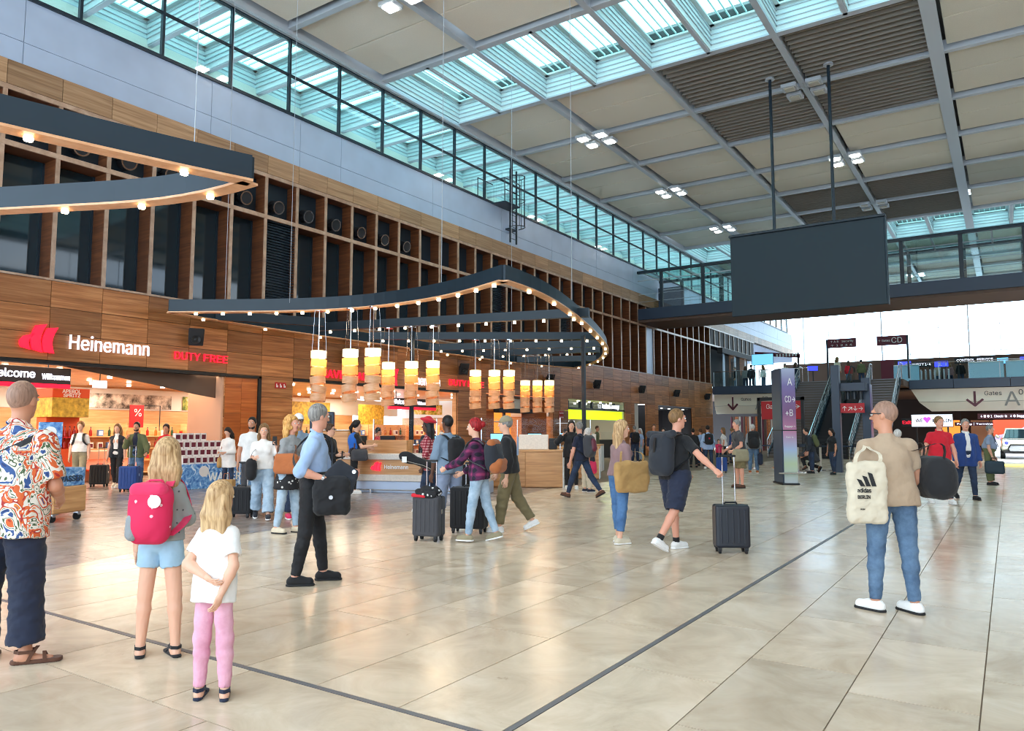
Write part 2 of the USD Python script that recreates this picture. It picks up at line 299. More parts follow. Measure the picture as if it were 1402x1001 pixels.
# ------------------------------------------------------------------ ceiling
ceil = structure('ceiling')
CX_ = [-18.2, -14.05, -9.8, -5.6, -1.4, 2.8, 7.0, 11.2, 15.4]
CY_ = [-10.5, -6.3, -2.1, 2.1, 6.3, 10.5, 14.7, 18.9, 23.4, 27.6, 31.8, 36.0, 40.2, 44.4, 48.8, 53.5, 57.8, 62., 66.2, 70.4, 74.6, 78.8, 84.]
SKYB = {7, 14}                                                     # indices of the skylight bands
def beam_x(y, w, x0=-18.2, x1=15.4): obj('cross_beam', cat_([box(x0, x1, y - w / 2, y + w / 2, 13.98, 14.04), box(x0, x1, y - w / 6, y + w / 6, 14.04, 14.4)]), 'beam_grey', ceil)
for j, y in enumerate(CY_): beam_x(y, .2 if not (j in SKYB or j - 1 in SKYB) else .26)
for i, x in enumerate(CX_):
    w = .42 if i == 4 else .2
    obj('long_beam', cat_([box(x - w / 2, x + w / 2, -10.5, 84, 13.95, 14.05), box(x - w / 4, x + w / 4, -10.5, 84, 14.05, 14.4)]), 'beam_grey', ceil)
obj('edge_channel', cat_([box(-18.38, -18.28, -10, 80, 13.9, 14.1), box(-18.2, -18.08, -10, 80, 13.86, 13.96)]), 'beam_grey', ceil)
roof = []
wn = [2]
def skylight(x0, x1, y0, y1, ribs_along_y=True, wname=None):
    w = structure(f'window_{wn[0]}'); wn[0] += 1
    a, b, c, d, z0, z1, t = x0 + .1, x1 - .1, y0 + .1, y1 - .1, 14.02, 14.9, .04
    obj('well', cat_([box(a - t, a, c - t, d + t, z0, z1), box(b, b + t, c - t, d + t, z0, z1), box(a, b, c - t, c, z0, z1), box(a, b, d, d + t, z0, z1)]), 'well_white', w)
    sl = []
    for q in range(1, 5):
        z = z0 + .02 + q * .17
        sl += [box(a, a + .03, c, d, z, z + .03), box(b - .03, b, c, d, z, z + .03), box(a, b, c, c + .03, z, z + .03), box(a, b, d - .03, d, z, z + .03)]
    obj('slats', cat_(sl), 'beam_grey', w, kind='stuff')
    e = .14
    obj('glazing_frame', cat_([box(a, a + e, c, d, z1 - .06, z1), box(b - e, b, c, d, z1 - .06, z1), box(a, b, c, c + e, z1 - .06, z1), box(a, b, d - e, d, z1 - .06, z1)]), 'well_white', w)
    obj('pane', box(a + e, b - e, c + e, d - e, z1 - .04, z1 - .02), 'roof_glass', w)
    n = 6; obj('glazing_ribs', cat_([box(a + e, b - e, c + e + (d - c - 2 * e) * q / n - .02, c + e + (d - c - 2 * e) * q / n + .02, z1, z1 + .05) if not ribs_along_y else box(a + e + (b - a - 2 * e) * q / n - .02, a + e + (b - a - 2 * e) * q / n + .02, c + e, d - e, z1, z1 + .05) for q in range(1, n)]), 'well_white', w)
for j in range(len(CY_) - 1):
    y0, y1 = CY_[j], CY_[j + 1]
    for i in range(len(CX_) - 1):
        x0, x1 = CX_[i], CX_[i + 1]
        if j in SKYB:
            xm = (x0 + x1) / 2; obj('skylight_divider', box(xm - .06, xm + .06, y0, y1, 13.98, 14.3), 'beam_grey', ceil)
            skylight(x0, xm, y0, y1); skylight(xm, x1, y0, y1); continue
        roof.append(box(x0, x1, y0, y1, 15.3, 15.4))
        if i in (2, 3) and j in (8, 9, 12, 13):
            n = 13; st = (y1 - y0) / n
            for q in range(n): obj('baffle', mv(box(x0 + .14, x1 - .14, -.02, .02, -.16, .16), (0, y0 + st * (q + .5), 14.28), rx=0), 'baffle_grey', ceil)
            obj('baffle_backing', box(x0, x1, y0, y1, 14.75, 14.8), 'shop_dark', ceil)
        else:
            ym = (y0 + y1) / 2; wide = .3 if i == 4 else .2
            for a, b in ((y0 + .2, ym - .012), (ym + .012, y1 - .2)):
                obj('ceiling_panel', bbox(x0 + wide, x1 - .2, a, b, 14.14, 14.24, .02), 'panel_fabric', ceil)
# the roof beyond the clerestory
for k in range(0, 36):
    y = 4.4 + 2.11 * k; skylight(-22.9, -18.7, y, y + 2.11, False)
    obj('outer_beam', box(-23, -18.5, y - .08, y + .08, 13.98, 14.2), 'beam_grey', ceil)
obj('outer_panel', cat_([box(-27.5, -22.9, -10, 82, 14.1, 14.2), box(-22.95, -22.75, -10, 82, 13.9, 14.2), box(-18.75, -18.2, -10, 84, 14.05, 14.2)]), 'panel_fabric', ceil)
obj('roof_plate', cat_(roof + [box(-27.5, -18.2, -10.5, 4.4, 15.3, 15.4), box(-18.75, -18.2, -10, 84, 14.2, 15.4), box(15.3, 16.5, -10.5, 84, 14, 15.4)]), 'roof_plate', ceil)
obj('outer_deck', box(-27.5, -18.5, -10, 80, 11.2, 11.4), 'roof_plate', ceil)
wf = structure('trim_1')
for k in range(-3, 12): obj('outer_post', box(-27.5, -27.3, 6.3 * k, 6.3 * k + .15, 11.4, 14.1), 'dark_frame', wf)
# right wall, seen only as a reflection in panes and floor
wr = structure('wall_right'); obj('wall_face', box(16.4, 16.6, -10, 84, 0, 11.4), 'wood_panel', wr); obj('wall_upper', box(16.4, 16.6, -10, 84, 11.4, 12.2), 'grey_metal', wr)
# ------------------------------------------------------------------ glass bridge
br = thing('glass_bridge', 'dark steel footbridge with glass sides crossing the hall under the ceiling', 'bridge', (-18.3, 41, 7.9))
def L(m, o): return mv(m, (-o[0], -o[1], -o[2]))
BO = (-18.3, 41, 7.9)
obj('deck', L(box(-18.2, 16.4, 41.05, 44.4, 7.95, 8.6), BO), 'soffit_brown', br)
for y in (41., 44.4):
    obj('edge_beam', L(bbox(-18.2, 16.4, y - .06, y + .12, 8.1 if y < 42 else 7.95, 8.76, .02), BO), 'slab_blue', br)
    obj('top_beam', L(box(-18.2, 16.4, y - .1, y + .12, 10.9, 11.05), BO), 'steel_dark', br); obj('lower_rail', L(box(-18.2, 16.4, y, y + .04, 10.45, 10.5), BO), 'beam_grey', br)
    for k in range(14):
        x = -16.7 + 2.53 * k; obj('post', L(box(x - .09, x + .09, y - .04, y + .1, 8.76, 10.9), BO), 'dark_frame', br)
        if k < 13: obj('pane', L(box(x + .1, x + 2.43, y, y + .02, 8.78, 10.9), BO), 'clear_glass', br)
    for z in (9.2, 9.65): obj('cable', L(box(-18.2, 16.4, y + .15, y + .17, z, z + .02), BO), 'beam_grey', br)
obj('bridge_roof', L(box(-18.2, 16.4, 41.1, 44.3, 11.06, 11.12), BO), 'roof_glass', br)
for k in range(27): obj('roof_rib', L(box(-18. + 1.265 * k, -17.92 + 1.265 * k, 41.1, 44.3, 10.95, 11.05), BO), 'beam_grey', br)
obj('end_door', L(box(-18.32, -16.8, 44.45, 44.55, 8.7, 10.6), BO), 'slab_blue', br)
# ------------------------------------------------------------------ mezzanine
mz = structure('floor_mezzanine')
obj('slab', cat_([box(-18.3, -11.5, 54.6, 79, 4.3, 4.7), box(-5.3, 16.4, 54.6, 79, 4.3, 4.7), box(-11.5, -5.3, 51.5, 79, 4.3, 4.7), box(-30, -18.3, 54.7, 79, 4.3, 4.7)]), 'soffit_brown', mz)
for a, b in ((-18.3, -15), (-15, -11.5), (-5.3, -2.8), (-2.8, .2), (.2, 3.5), (3.5, 16.4)): obj('edge_panel', bbox(a + .01, b - .01, 54.5, 54.6, 4.2, 4.78, .01), 'slab_blue', mz)
def gates_fascia(name, x0, x1, cut, label):
    t = thing(name, label, 'sign', (x0, 54.7, 2.75))
    p = sg.Polygon([(cut, 0), (x1 - x0, 0), (x1 - x0, .58), (cut * .4, .58)]); q = sg.Polygon([(cut * .4, .6), (x1 - x0, .6), (x1 - x0, 1.42), (0, 1.42)])
    a = extr(p, .3); a.vertices = np.c_[a.vertices[:, 0], .25 - a.vertices[:, 2] + (.6 - a.vertices[:, 1]) * .25, a.vertices[:, 1]]; a.fix_normals()
    b = extr(q, .3); b.vertices = np.c_[b.vertices[:, 0], .25 - b.vertices[:, 2], b.vertices[:, 1]]; b.fix_normals()
    obj('lower_board', a, 'gate_beige', t); obj('upper_board', b, 'gate_beige', t); return t
def gates_text(t, xa, xt, xA, x2, s='02', k=1.):
    obj('arrow', to_wall_y(extr(unary_union([sg.box(-.06 * k, .12, .06 * k, 1.0), sg.LineString([(-.42 * k, .5), (0, .1), (.42 * k, .5)]).buffer(.065, cap_style=2)]), .02), xa, -.06, .22), 'maroon', t)
    obj('gates_word', to_wall_y(text_fit('Gates', .24 * k, .85 * k), xt, -.06, .95), 'charcoal', t); obj('letter_a', to_wall_y(text_fit('A', .85, .75 * k), xA, -.06, .3), 'baffle_grey', t); obj('gate_numbers', to_wall_y(text_fit(s, .3 * k), x2, -.06, .95), 'charcoal', t)
gl = gates_fascia('gates_sign', -18.25, -11.5, .1, 'beige gates board with down arrow at the wooden wall end'); gates_text(gl, 1.4, 2.0, 3.0, 3.5, '02 - 30', .85)
gr = gates_fascia('gates_sign', -5.2, 16.4, 1.1, 'long beige gates board with down arrow above the displayed car'); gates_text(gr, 3.5, 4.0, 5.0, 5.75, '02 - 30', 1.05)
def railing(x0, x1, y, label, axis='x'):
    t = thing('glass_railing', label, 'railing', (x0, y, 4.78)); n = max(1, round((x1 - x0) / 1.6)); st = (x1 - x0) / n
    for k in range(n):
        obj('pane', box(k * st + .03, (k + 1) * st - .03, -.01, .01, .03, 1.02), 'rail_glass', t)
    for k in range(n + 1): obj('post', box(k * st - .02, k * st + .02, -.03, .03, 0, 1.08), 'beam_grey', t)
    obj('handrail', cyl((0, 0, 1.1), (x1 - x0, 0, 1.1), .03), 'chrome', t)
railing(-18.2, -11.5, 54.56, 'glass balcony railing above the left gates board'); railing(-5.2, 16, 54.56, 'glass balcony railing above the right gates board')
# stairs and escalators
def stair(name, x0, x1, label, ytop=51.5, ztop=4.72, n=28):
    t = thing(name, label, 'staircase', ((x0 + x1) / 2, ytop - .3 * n, 0)); h = ztop / n; w = (x1 - x0) / 2
    for k in range(n):
        obj('tread', box(-w, w, k * .3, k * .3 + .33, (k + 1) * h - .05, (k + 1) * h), 'joint_metal', t); obj('riser', box(-w, w, k * .3 + .02, k * .3 + .05, k * h, (k + 1) * h - .05), 'riser_grey', t)
    sl = ztop / (.3 * n); Ln = .3 * n
    for s in (-1, 1):
        x = s * (w + .04)
        v = trimesh.Trimesh([(x - .04, 0, -.1), (x + .04, 0, -.1), (x - .04, Ln, ztop - .25), (x + .04, Ln, ztop - .25), (x - .04, 0, .25), (x + .04, 0, .25), (x - .04, Ln, ztop + .1), (x + .04, Ln, ztop + .1)],
                            [(0, 2, 3), (0, 3, 1), (4, 5, 7), (4, 7, 6), (0, 4, 6), (0, 6, 2), (1, 3, 7), (1, 7, 5), (0, 1, 5), (0, 5, 4), (2, 6, 7), (2, 7, 3)], process=False)
        obj('stringer', v, 'steel_dark', t); obj('handrail', tube([(x, 0, 0), (x, 0, 1.0), (x, Ln, ztop + 1), (x, Ln + .8, ztop + 1), (x, Ln + .8, ztop)], .03), 'chrome', t)
        obj('rail_bars', cat_([cyl((x, 0, q), (x, Ln, ztop + q), .012, 5) for q in (.35, .55, .75)] + [cyl((x, Ln * q / 8, ztop * q / 8), (x, Ln * q / 8, ztop * q / 8 + 1), .018, 5) for q in range(9)]), 'beam_grey', t)
    return t
stair('staircase', -11.35, -9.3, 'left stair flight with dark steps rising behind the tall info column')
stair('staircase', -7.1, -5.5, 'right stair flight with dark steps above the bald man in the beige shirt')
def escalator(x0, label):
    n = 24; t = thing('escalator', label, 'escalator', (x0, 51.5 - .32 * n, 0)); Ln, zt = .32 * n, 4.72
    for k in range(n): obj('step', box(-.42, .42, k * .32, k * .32 + .33, (k + 1) * zt / n - .2, (k + 1) * zt / n), 'charcoal', t)
    for s in (-1, 1):
        x = s * .52; q = sg.Polygon([(-1, 0), (0, 0), (Ln, zt), (Ln + 1.2, zt), (Ln + 1.2, zt + .9), (Ln, zt + .9), (0, .9), (-1, .9)]); g = extr(q, .02)
        g.vertices = np.c_[x + g.vertices[:, 2], g.vertices[:, 0], g.vertices[:, 1]]; g.fix_normals(); obj('side_glass', g, 'rail_glass', t)
        obj('handrail', tube([(x, -1, .1), (x, -1.1, .8), (x, -.9, .92), (x, 0, .92), (x, Ln, zt + .92), (x, Ln + 1.2, zt + .92), (x, Ln + 1.3, zt + .6)], .04), 'rubber', t)
    b = extr(sg.Polygon([(-1, -.1), (0, -.1), (Ln, zt - .4), (Ln + 1, zt - .4), (Ln + 1, zt - .02), (Ln, zt - .1), (0, .0), (-1, .0)]), 1.2); b.vertices = np.c_[-.6 + b.vertices[:, 2], b.vertices[:, 0], b.vertices[:, 1]]; b.fix_normals()
    obj('truss', b, 'steel_dark', t); return t
escalator(-8.75, 'escalator directly right of the left stair flight'); escalator(-7.72, 'escalator directly left of the right stair flight')
def gate_frame(x0, x1, z0, z1, y, label, lines, left_post, zb=4.75):
    t = thing('direction_sign', label, 'sign', ((x0 + x1) / 2, y, zb)); w = (x1 - x0) / 2
    obj('board', box(-w, w, 0, .15, z0 - zb, z1 - zb), 'maroon', t); obj('post', box(*((-w - .1, -w) if left_post else (w, w + .1)), 0, .15, 0, z1 - zb), 'steel_dark', t)
    for s, h, x, z, wd in lines: obj('lettering', to_wall_y(text_fit(s, h, wd), x, -.01, z - zb), 'white', t)
gate_frame(-9.67, -7.97, 6.92, 7.48, 52, 'small maroon sign board on a post above the left escalator', [('↑ A B', .13, -.7, 7.25, .5), ('Security', .12, .0, 7.25, .7), ('↑ 1 2 3 4', .12, -.7, 7.0, 1.3)], True)
gate_frame(-6.75, -5.08, 6.9, 7.47, 52, 'maroon sign board lettered CD on a post above the right stair flight', [('↑ Gates', .13, -.75, 7.12, .65), ('CD', .34, -.02, 7.02, .6)], False)
# rear wall, upper level
wb = structure('wall_back'); obj('parapet', cat_([box(-18.3, -9.6, 76, 76.3, 4.7, 8.0), box(-8.5, 16.4, 76, 76.3, 4.7, 8.0)]), 'soffit_brown', wb); obj('portal', box(-9.6, -8.5, 75.9, 76.2, 4.7, 8.0), 'maroon', wb)
obj('back_face', box(-30, 16.4, 70, 70.3, 0, 4.3), 'shop_dark', wb)
fc = structure('window_far')
for k in range(14): 
    x = -18 + 2.53 * k; obj('mullion', box(x - .02 - (.03 if k % 3 == 0 else 0), x + .02 + (.03 if k % 3 == 0 else 0), 83.8, 83.95, 4.5, 14), 'beam_grey', fc); obj('pane', box(x + .06, x + 2.45, 83.9, 83.92, 4.5, 14), 'facade_glass', fc)
for z in (9.1, 11.6): obj('cable', box(-18, 16, 83.6, 83.64, z, z + .04), 'beam_grey', fc)
# ------------------------------------------------------------------ canopies with spotlights
def smooth_path(pts, n=60, closed=False):
    from scipy.interpolate import splprep, splev
    tck, _ = splprep(np.array(pts, float).T, s=0, per=closed, k=min(3, len(pts) - 1)); return np.array(splev(np.linspace(0, 1, n), tck)).T
def rim(pts, z0, z1, w):
    ls = sg.LineString(pts); return mv(extr(ls.buffer(w / 2, cap_style=2, join_style=2), z1 - z0), (0, 0, z0))
def spot(x, y, z): return lathe([(0, 0), (.07, 0), (.075, .03), (.05, .06), (0, .06)], 10), (x, y, z)
CZ = 4.5
front = smooth_path([(-17.6, 10.75), (-16.0, 11.75), (-14.2, 12.65), (-12.68, 13.0), (-11.6, 13.02), (-10.3, 12.85), (-9.3, 12.55), (-8.3, 12.15)], 30)
right = smooth_path([(-8.3, 12.15), (-8.4, 13.4), (-8.95, 15.7), (-9.85, 18.5), (-10.75, 21.0), (-12.45, 25.05), (-14.2, 28.0), (-15.75, 29.9), (-17.2, 31.2)], 40)
back = smooth_path([(-17.2, 31.2), (-17.9, 28), (-18.05, 20), (-18.0, 14.5), (-17.6, 10.75)], 20)
cn = thing('lighting_canopy', 'large dark steel canopy ring with rows of spotlights over the sales counters', 'canopy', (-13, 20, CZ))
def CL(m): return mv(m, (13, -20, -CZ))
for nm, p in (('front_rim', front), ('curved_rim', right), ('rear_rim', back)):
    r = obj(nm, CL(rim(p, CZ + .01, CZ + .32, .1)), 'steel_dark', cn); obj('rim_underside', CL(rim(p, CZ - .02, CZ + .01, .22)), 'wood_veneer', r)
cbeams = [((-17.2, 15.3), (-9.1, 17.35)), ((-17.4, 17.7), (-11.1, 21.9)), ((-17.9, 21.4), (-11.9, 23.9)), ((-17.95, 24.05), (-12.9, 25.5)), ((-17.8, 12.2), (-16.3, 14.7)), ((-17.9, 27.3), (-14.6, 28.6))]
for a, b in cbeams: obj('cross_beam', CL(rim([a, b], CZ + .0, CZ + .24, .16)), 'steel_dark', cn)
sp_pts = [front[i] for i in range(2, 30, 2)] + [right[i] for i in range(2, 40, 3)] + [back[i] for i in range(2, 19, 2)]
for a, b in cbeams[:4]:
    a, b = np.array(a), np.array(b); n = int(np.linalg.norm(b - a) / .8)
    sp_pts += [a + (b - a) * (k + .5) / n for k in range(n)]
spm = lathe([(0, 0), (.042, 0), (.05, .03), (.035, .07), (0, .07)], 10)
for p in sp_pts: obj('spotlight', CL(mv(spm, (p[0], p[1], CZ - .08))), 'spot_warm', cn)
for x, y in ((-14.95, 17.0), (-11.1, 20.75)): obj('post', CL(bbox(x - .055, x + .055, y - .055, y + .055, 0, CZ + .02, .01)), 'dark_frame', cn)
for x, y, zt in ((-16.4, 11.5, 14.1), (-14.9, 12.3, 14.1), (-9.2, 16.6, 14.1), (-14, 21, 14.1), (-10.5, 12.9, 14.1)): obj('suspension_cable', CL(cyl((x, y, CZ + .2), (x, y, zt), .007, 5)), 'beam_grey', cn)
c2 = thing('lighting_canopy', 'dark steel canopy tip with spotlights at the left edge above the shop entrance', 'canopy', (-9.5, 4, CZ))
def CM(m): return mv(m, (9.5, -4, -CZ))
r1 = smooth_path([(-7.5, 5.55), (-7.85, 4.4), (-8.25, 2.8), (-8.5, 1.5), (-8.6, 0)], 16); r2 = smooth_path([(-7.5, 5.55), (-8.4, 5.52), (-9.3, 5.32), (-10.4, 4.85), (-11.6, 4.3), (-13.5, 3.2)], 18)
for nm, p in (('curved_rim', r1), ('front_rim', r2)):
    r = obj(nm, CM(rim(p, CZ + .01, CZ + .32, .1)), 'steel_dark', c2); obj('rim_underside', CM(rim(p, CZ - .02, CZ + .01, .22)), 'wood_veneer', r)
for p in [r1[i] for i in (2, 6, 10)] + [r2[i] for i in (2, 5, 8, 11, 14)]: obj('spotlight', CM(mv(spm, (p[0], p[1], CZ - .08))), 'spot_warm', c2)
obj('suspension_cable', CM(cyl((-8.6, 5.5, CZ + .2), (-8.6, 5.5, 14), .006, 5)), 'beam_grey', c2)
# warm light from the spot rows
for k, (x, y) in enumerate(((-15.5, 13.6), (-11.5, 14.2), (-10.2, 17), (-13.5, 18.5), (-14, 22.5), (-9.5, 5.2), (-8.2, 3.2))):
    l = UsdLux.DiskLight.Define(stage, f'/World/canopy_spot_light_{k}'); l.CreateRadiusAttr(.4); l.CreateIntensityAttr(22); l.CreateColorAttr(Gf.Vec3f(1, .74, .48)); l.AddTranslateOp().Set(Gf.Vec3d(x, y, CZ - .15))
# ------------------------------------------------------------------ pendant lamps of stacked veneer rings
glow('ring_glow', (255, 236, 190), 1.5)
def pendant(loc, label, group):
    t = thing('pendant_lamp', label, 'lamp', loc, 0, group); R = .19
    obj('ceiling_rose', mv(cyl((0, 0, 2.27), (0, 0, 2.3), .12, 14)), 'chrome', t); obj('hanging_rod', cyl((0, 0, 1.2), (0, 0, 2.28), .012, 6), 'chrome', t)
    obj('hanging_wires', cat_([cyl((.2 * math.cos(a), .2 * math.sin(a), 1.2), (.14 * math.cos(a), .14 * math.sin(a), 2.28), .004, 4) for a in (.4, 2.5, 4.6)]), 'chrome', t)
    rn = random.Random(3)
    for k in range(6):
        z = 1.27 - k * .215; o, i_ = R, R - .012; h = .18
        m = lathe([(i_, 0), (o, 0), (o, h), (i_, h), (i_, 0)], 28); m.fix_normals()
        if k: m = mv(m, (0, 0, 0), rx=rn.uniform(-9, 9), ry=rn.uniform(-9, 9))
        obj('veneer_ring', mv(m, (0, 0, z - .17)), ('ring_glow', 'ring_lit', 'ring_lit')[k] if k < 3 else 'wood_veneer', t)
    obj('tie_rods', cat_([cyl((.17 * math.cos(a), .17 * math.sin(a), 0), (.17 * math.cos(a), .17 * math.sin(a), 1.25), .005, 4) for a in (1.2, 4.2)]), 'charcoal', t)
    obj('bulb', cyl((0, 0, 1.12), (0, 0, 1.24), .12, 16), 'pendant_glow', t); return t
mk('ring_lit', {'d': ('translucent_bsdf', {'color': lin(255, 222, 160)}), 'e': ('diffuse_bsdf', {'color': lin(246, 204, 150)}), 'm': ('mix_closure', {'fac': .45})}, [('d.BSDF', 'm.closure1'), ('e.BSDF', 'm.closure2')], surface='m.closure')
PEND = [(-14.2, 12.66, 0, 'left'), (-13.3, 12.86, 0, 'middle'), (-12.68, 13.0, 0, 'right'), (-14.93, 15.95, 1, 'left'), (-14.18, 16.1, 1, 'middle'), (-13.55, 16.3, 1, 'right'), (-14.51, 19.63, 2, 'left'), (-13.99, 19.97, 2, 'middle'), (-13.59, 20.24, 2, 'right'),
        (-15.84, 24.73, 3, 'left'), (-15.42, 24.98, 3, 'middle'), (-15.02, 25.22, 3, 'right')]
rows = ['nearest row under the front canopy rim', 'second row from the left, before the red letters', 'third row from the left', 'farthest row at right']
pend0 = None
for x, y, r, w in PEND:
    lb = f'{w} wood ring pendant lamp in the {rows[r]}'
    if pend0 is None: pend0 = pendant((x, y, 2.2), lb, 'wood ring pendant lamps')
    else: dup(pend0, (x, y, 2.2), 17 * x, lb)
    l = UsdLux.SphereLight.Define(stage, numbered('/World', 'pendant_light')); l.CreateRadiusAttr(.06); l.CreateIntensityAttr(120); l.CreateColorAttr(Gf.Vec3f(1, .87, .66)); l.AddTranslateOp().Set(Gf.Vec3d(x, y, 3.3))
# ------------------------------------------------------------------ ceiling light clusters
def cluster(loc, lit, label):
    t = thing('ceiling_light', label, 'light', loc)
    for k, (a, b) in enumerate(((.42, .42), (.42, -.42), (-.42, .42), (-.42, -.42))):
        h = obj('lamp_housing', bbox(a - .26, a + .26, b - .26, b + .26, .02, .16, .015), 'beam_grey', t); obj('lamp_face', bbox(a - .17, a + .17, b - .17, b + .17, -.02, .03, .01), 'lamp_white' if lit else 'lamp_off', h)
    obj('bracket', cat_([box(-.5, .5, -.03, .03, .14, .2), box(-.03, .03, -.5, .5, .14, .2)]), 'beam_grey', t); return t
for x, y, lit, lb in ((-14.05, 14.9, 1, 'lit square lamp cluster cut by the top of the picture'), (-14.05, 27.6, 1, 'lit square lamp cluster nearest the skylights, left of the baffles'), (-14.05, 36, 1, 'lit square lamp cluster second along the left ceiling beam'),
                      (-14.05, 44.4, 1, 'lit square lamp cluster farthest along the left ceiling beam'), (-5.6, 27.6, 0, 'unlit square lamp cluster in the near dark baffle field between the rods'), (-5.6, 36, 1, 'lit square lamp cluster between the two dark baffle fields'),
                      (-5.6, 44.4, 0, 'unlit square lamp cluster in the far dark baffle field'), (-5.6, 66.2, 1, 'lit square lamp cluster seen through the glass bridge')): cluster((x, y, 13.8), lit, lb)
# ------------------------------------------------------------------ hanging screen
plain('screen_face', (20, 38, 48), .6, var=.03, vscale=1.5)
sc = thing('hanging_screen', 'large blank dark display board hung from two rods under the ceiling', 'screen', (-5.55, 26.5, 5.56))
obj('display_panel', bbox(-2.5, 2.5, -.22, -.1, 0, 2.86, .015), 'screen_face', sc); obj('top_cap', bbox(-2.55, 2.55, -.27, .12, 2.86, 2.95, .015), 'dark_frame', sc); obj('rear_case', bbox(-2.46, 2.46, -.1, .1, .04, 2.86, .015), 'steel_dark', sc); obj('side_trim', bbox(2.5, 2.54, -.2, .1, 0, 2.86, .01), 'steel_dark', sc)
for x in (-.99, .97):
    obj('hanging_rod', cyl((x, 0, 2.9), (x, 0, 8.5), .055, 12), 'dark_frame', sc); obj('rod_flange', cyl((x, 0, 8.46), (x, 0, 8.52), .16, 14), 'beam_grey', sc)
# ------------------------------------------------------------------ info columns
def stele(loc, rz, h, w, d, label, panel, lines):
    t = thing('info_column', label, 'sign column', loc, rz)
    obj('side_panel', bbox(-w / 2 - .01, -w / 2 + .03, -d / 2, d / 2, .05, h, .008), 'slab_blue', t); obj('core', box(-w / 2 + .03, w / 2, -d / 2 + .03, d / 2, .05, h - .02), 'slab_blue', t); obj('front_panel', bbox(-w / 2 + .03, w / 2, -d / 2 - .005, -d / 2 + .03, .05, h, .005), panel, t)
    obj('base_plate', bbox(-w / 2 - .04, w / 2 + .04, -d / 2 - .04, d / 2 + .04, 0, .05, .01), 'charcoal', t)
    for s, hh, x, z, wd in lines: obj('lettering', to_wall_y(text_fit(s, hh, wd, .006), x, -d / 2 - .005, z), 'white', t)
    return t
mk('column_print', {'g': ('texture_coordinate', {}), 's': ('separate_xyz', {}), 'm': ('map_range', {'from_min': 0., 'from_max': 3.26}), 'r': ('rgb_ramp', {'ramp': [(0, lin(196, 204, 212)), (.18, lin(190, 206, 170)), (.3, lin(170, 190, 222)), (.46, lin(190, 130, 160)), (.62, lin(126, 90, 128)), (.85, lin(120, 110, 160)), (1, lin(170, 180, 205))]}),
                      'p': ('principled_bsdf', {'roughness': .35})}, [('g.object', 's.vector'), ('s.z', 'm.value'), ('m.result', 'r.fac'), ('r.color', 'p.base_color')])
s1 = stele((-5.35, 22.1, 0), 30, 3.26, .40, .86, 'tall dark blue info column with pink gradient panel and gate letters', 'column_print', [('A', .2, -.02, 2.78, .13), ('CD→', .18, -.1, 2.3, .28), ('+B', .18, -.1, 1.92, .2), ('Baggage →', .055, -.12, 1.6, .28), ('Check-in', .05, -.1, 1.3, .2)])
obj('bumper_rail', tube([(-.36, -.6, .33), (.36, -.6, .33), (.36, .5, .33)], .03), 'chrome', s1); obj('collar', box(-.215, .21, -.44, .44, 1.5, 1.53), 'charcoal', s1)
s2 = thing('info_portal', 'tall dark blue portal posts with a red direction band between them', 'sign portal', (-5.2, 29.3, 0))
obj('post', bbox(-.18, .1, -.1, .2, 0, 3.9, .01), 'slab_blue', s2); obj('post', bbox(.72, 1.0, .7, 1.1, 0, 3.45, .01), 'slab_blue', s2); obj('upper_beam', bbox(.1, .95, .1, .9, 2.95, 3.25, .01), 'slab_blue', s2)
bd = obj('sign_band', bbox(.1, .9, .0, .1, 2.15, 2.5, .005), 'red', s2); obj('pictograms', cat_([to_wall_y(text_fit(s, .17, .14, .01), .15 + .18 * k, .0, 2.23) for k, s in enumerate('↑↗↓→')]), 'white', bd)
for k in range(3): obj('drum_lamp', cyl((.28 + .22 * k, .5, 2.66), (.28 + .22 * k, .5, 2.95), .08, 12), 'dark_frame', s2)
obj('pink_side', bbox(1.0, 1.03, .7, 1.1, 1.2, 3.2, .005), 'column_print', s2)
gd = thing('gates_board', 'red gates panel with arrow in a dark frame behind the info column', 'sign', (-10, 40, 0))
obj('frame', cat_([box(-1.05, -.9, 0, .15, 0, 3.25), box(-1.05, 1.3, 0, .15, 3.08, 3.25), box(1.15, 1.3, 0, .15, 0, 3.25)]), 'charcoal', gd); obj('board', bbox(-.85, 1.15, .02, .12, 2.1, 3.05, .01), 'red', gd); obj('lettering', to_wall_y(text_fit('Gates', .24, .75), -.6, .02, 2.65), 'white', gd); obj('lettering', to_wall_y(text_fit('→', .24, .4), .65, .02, 2.65), 'white', gd)
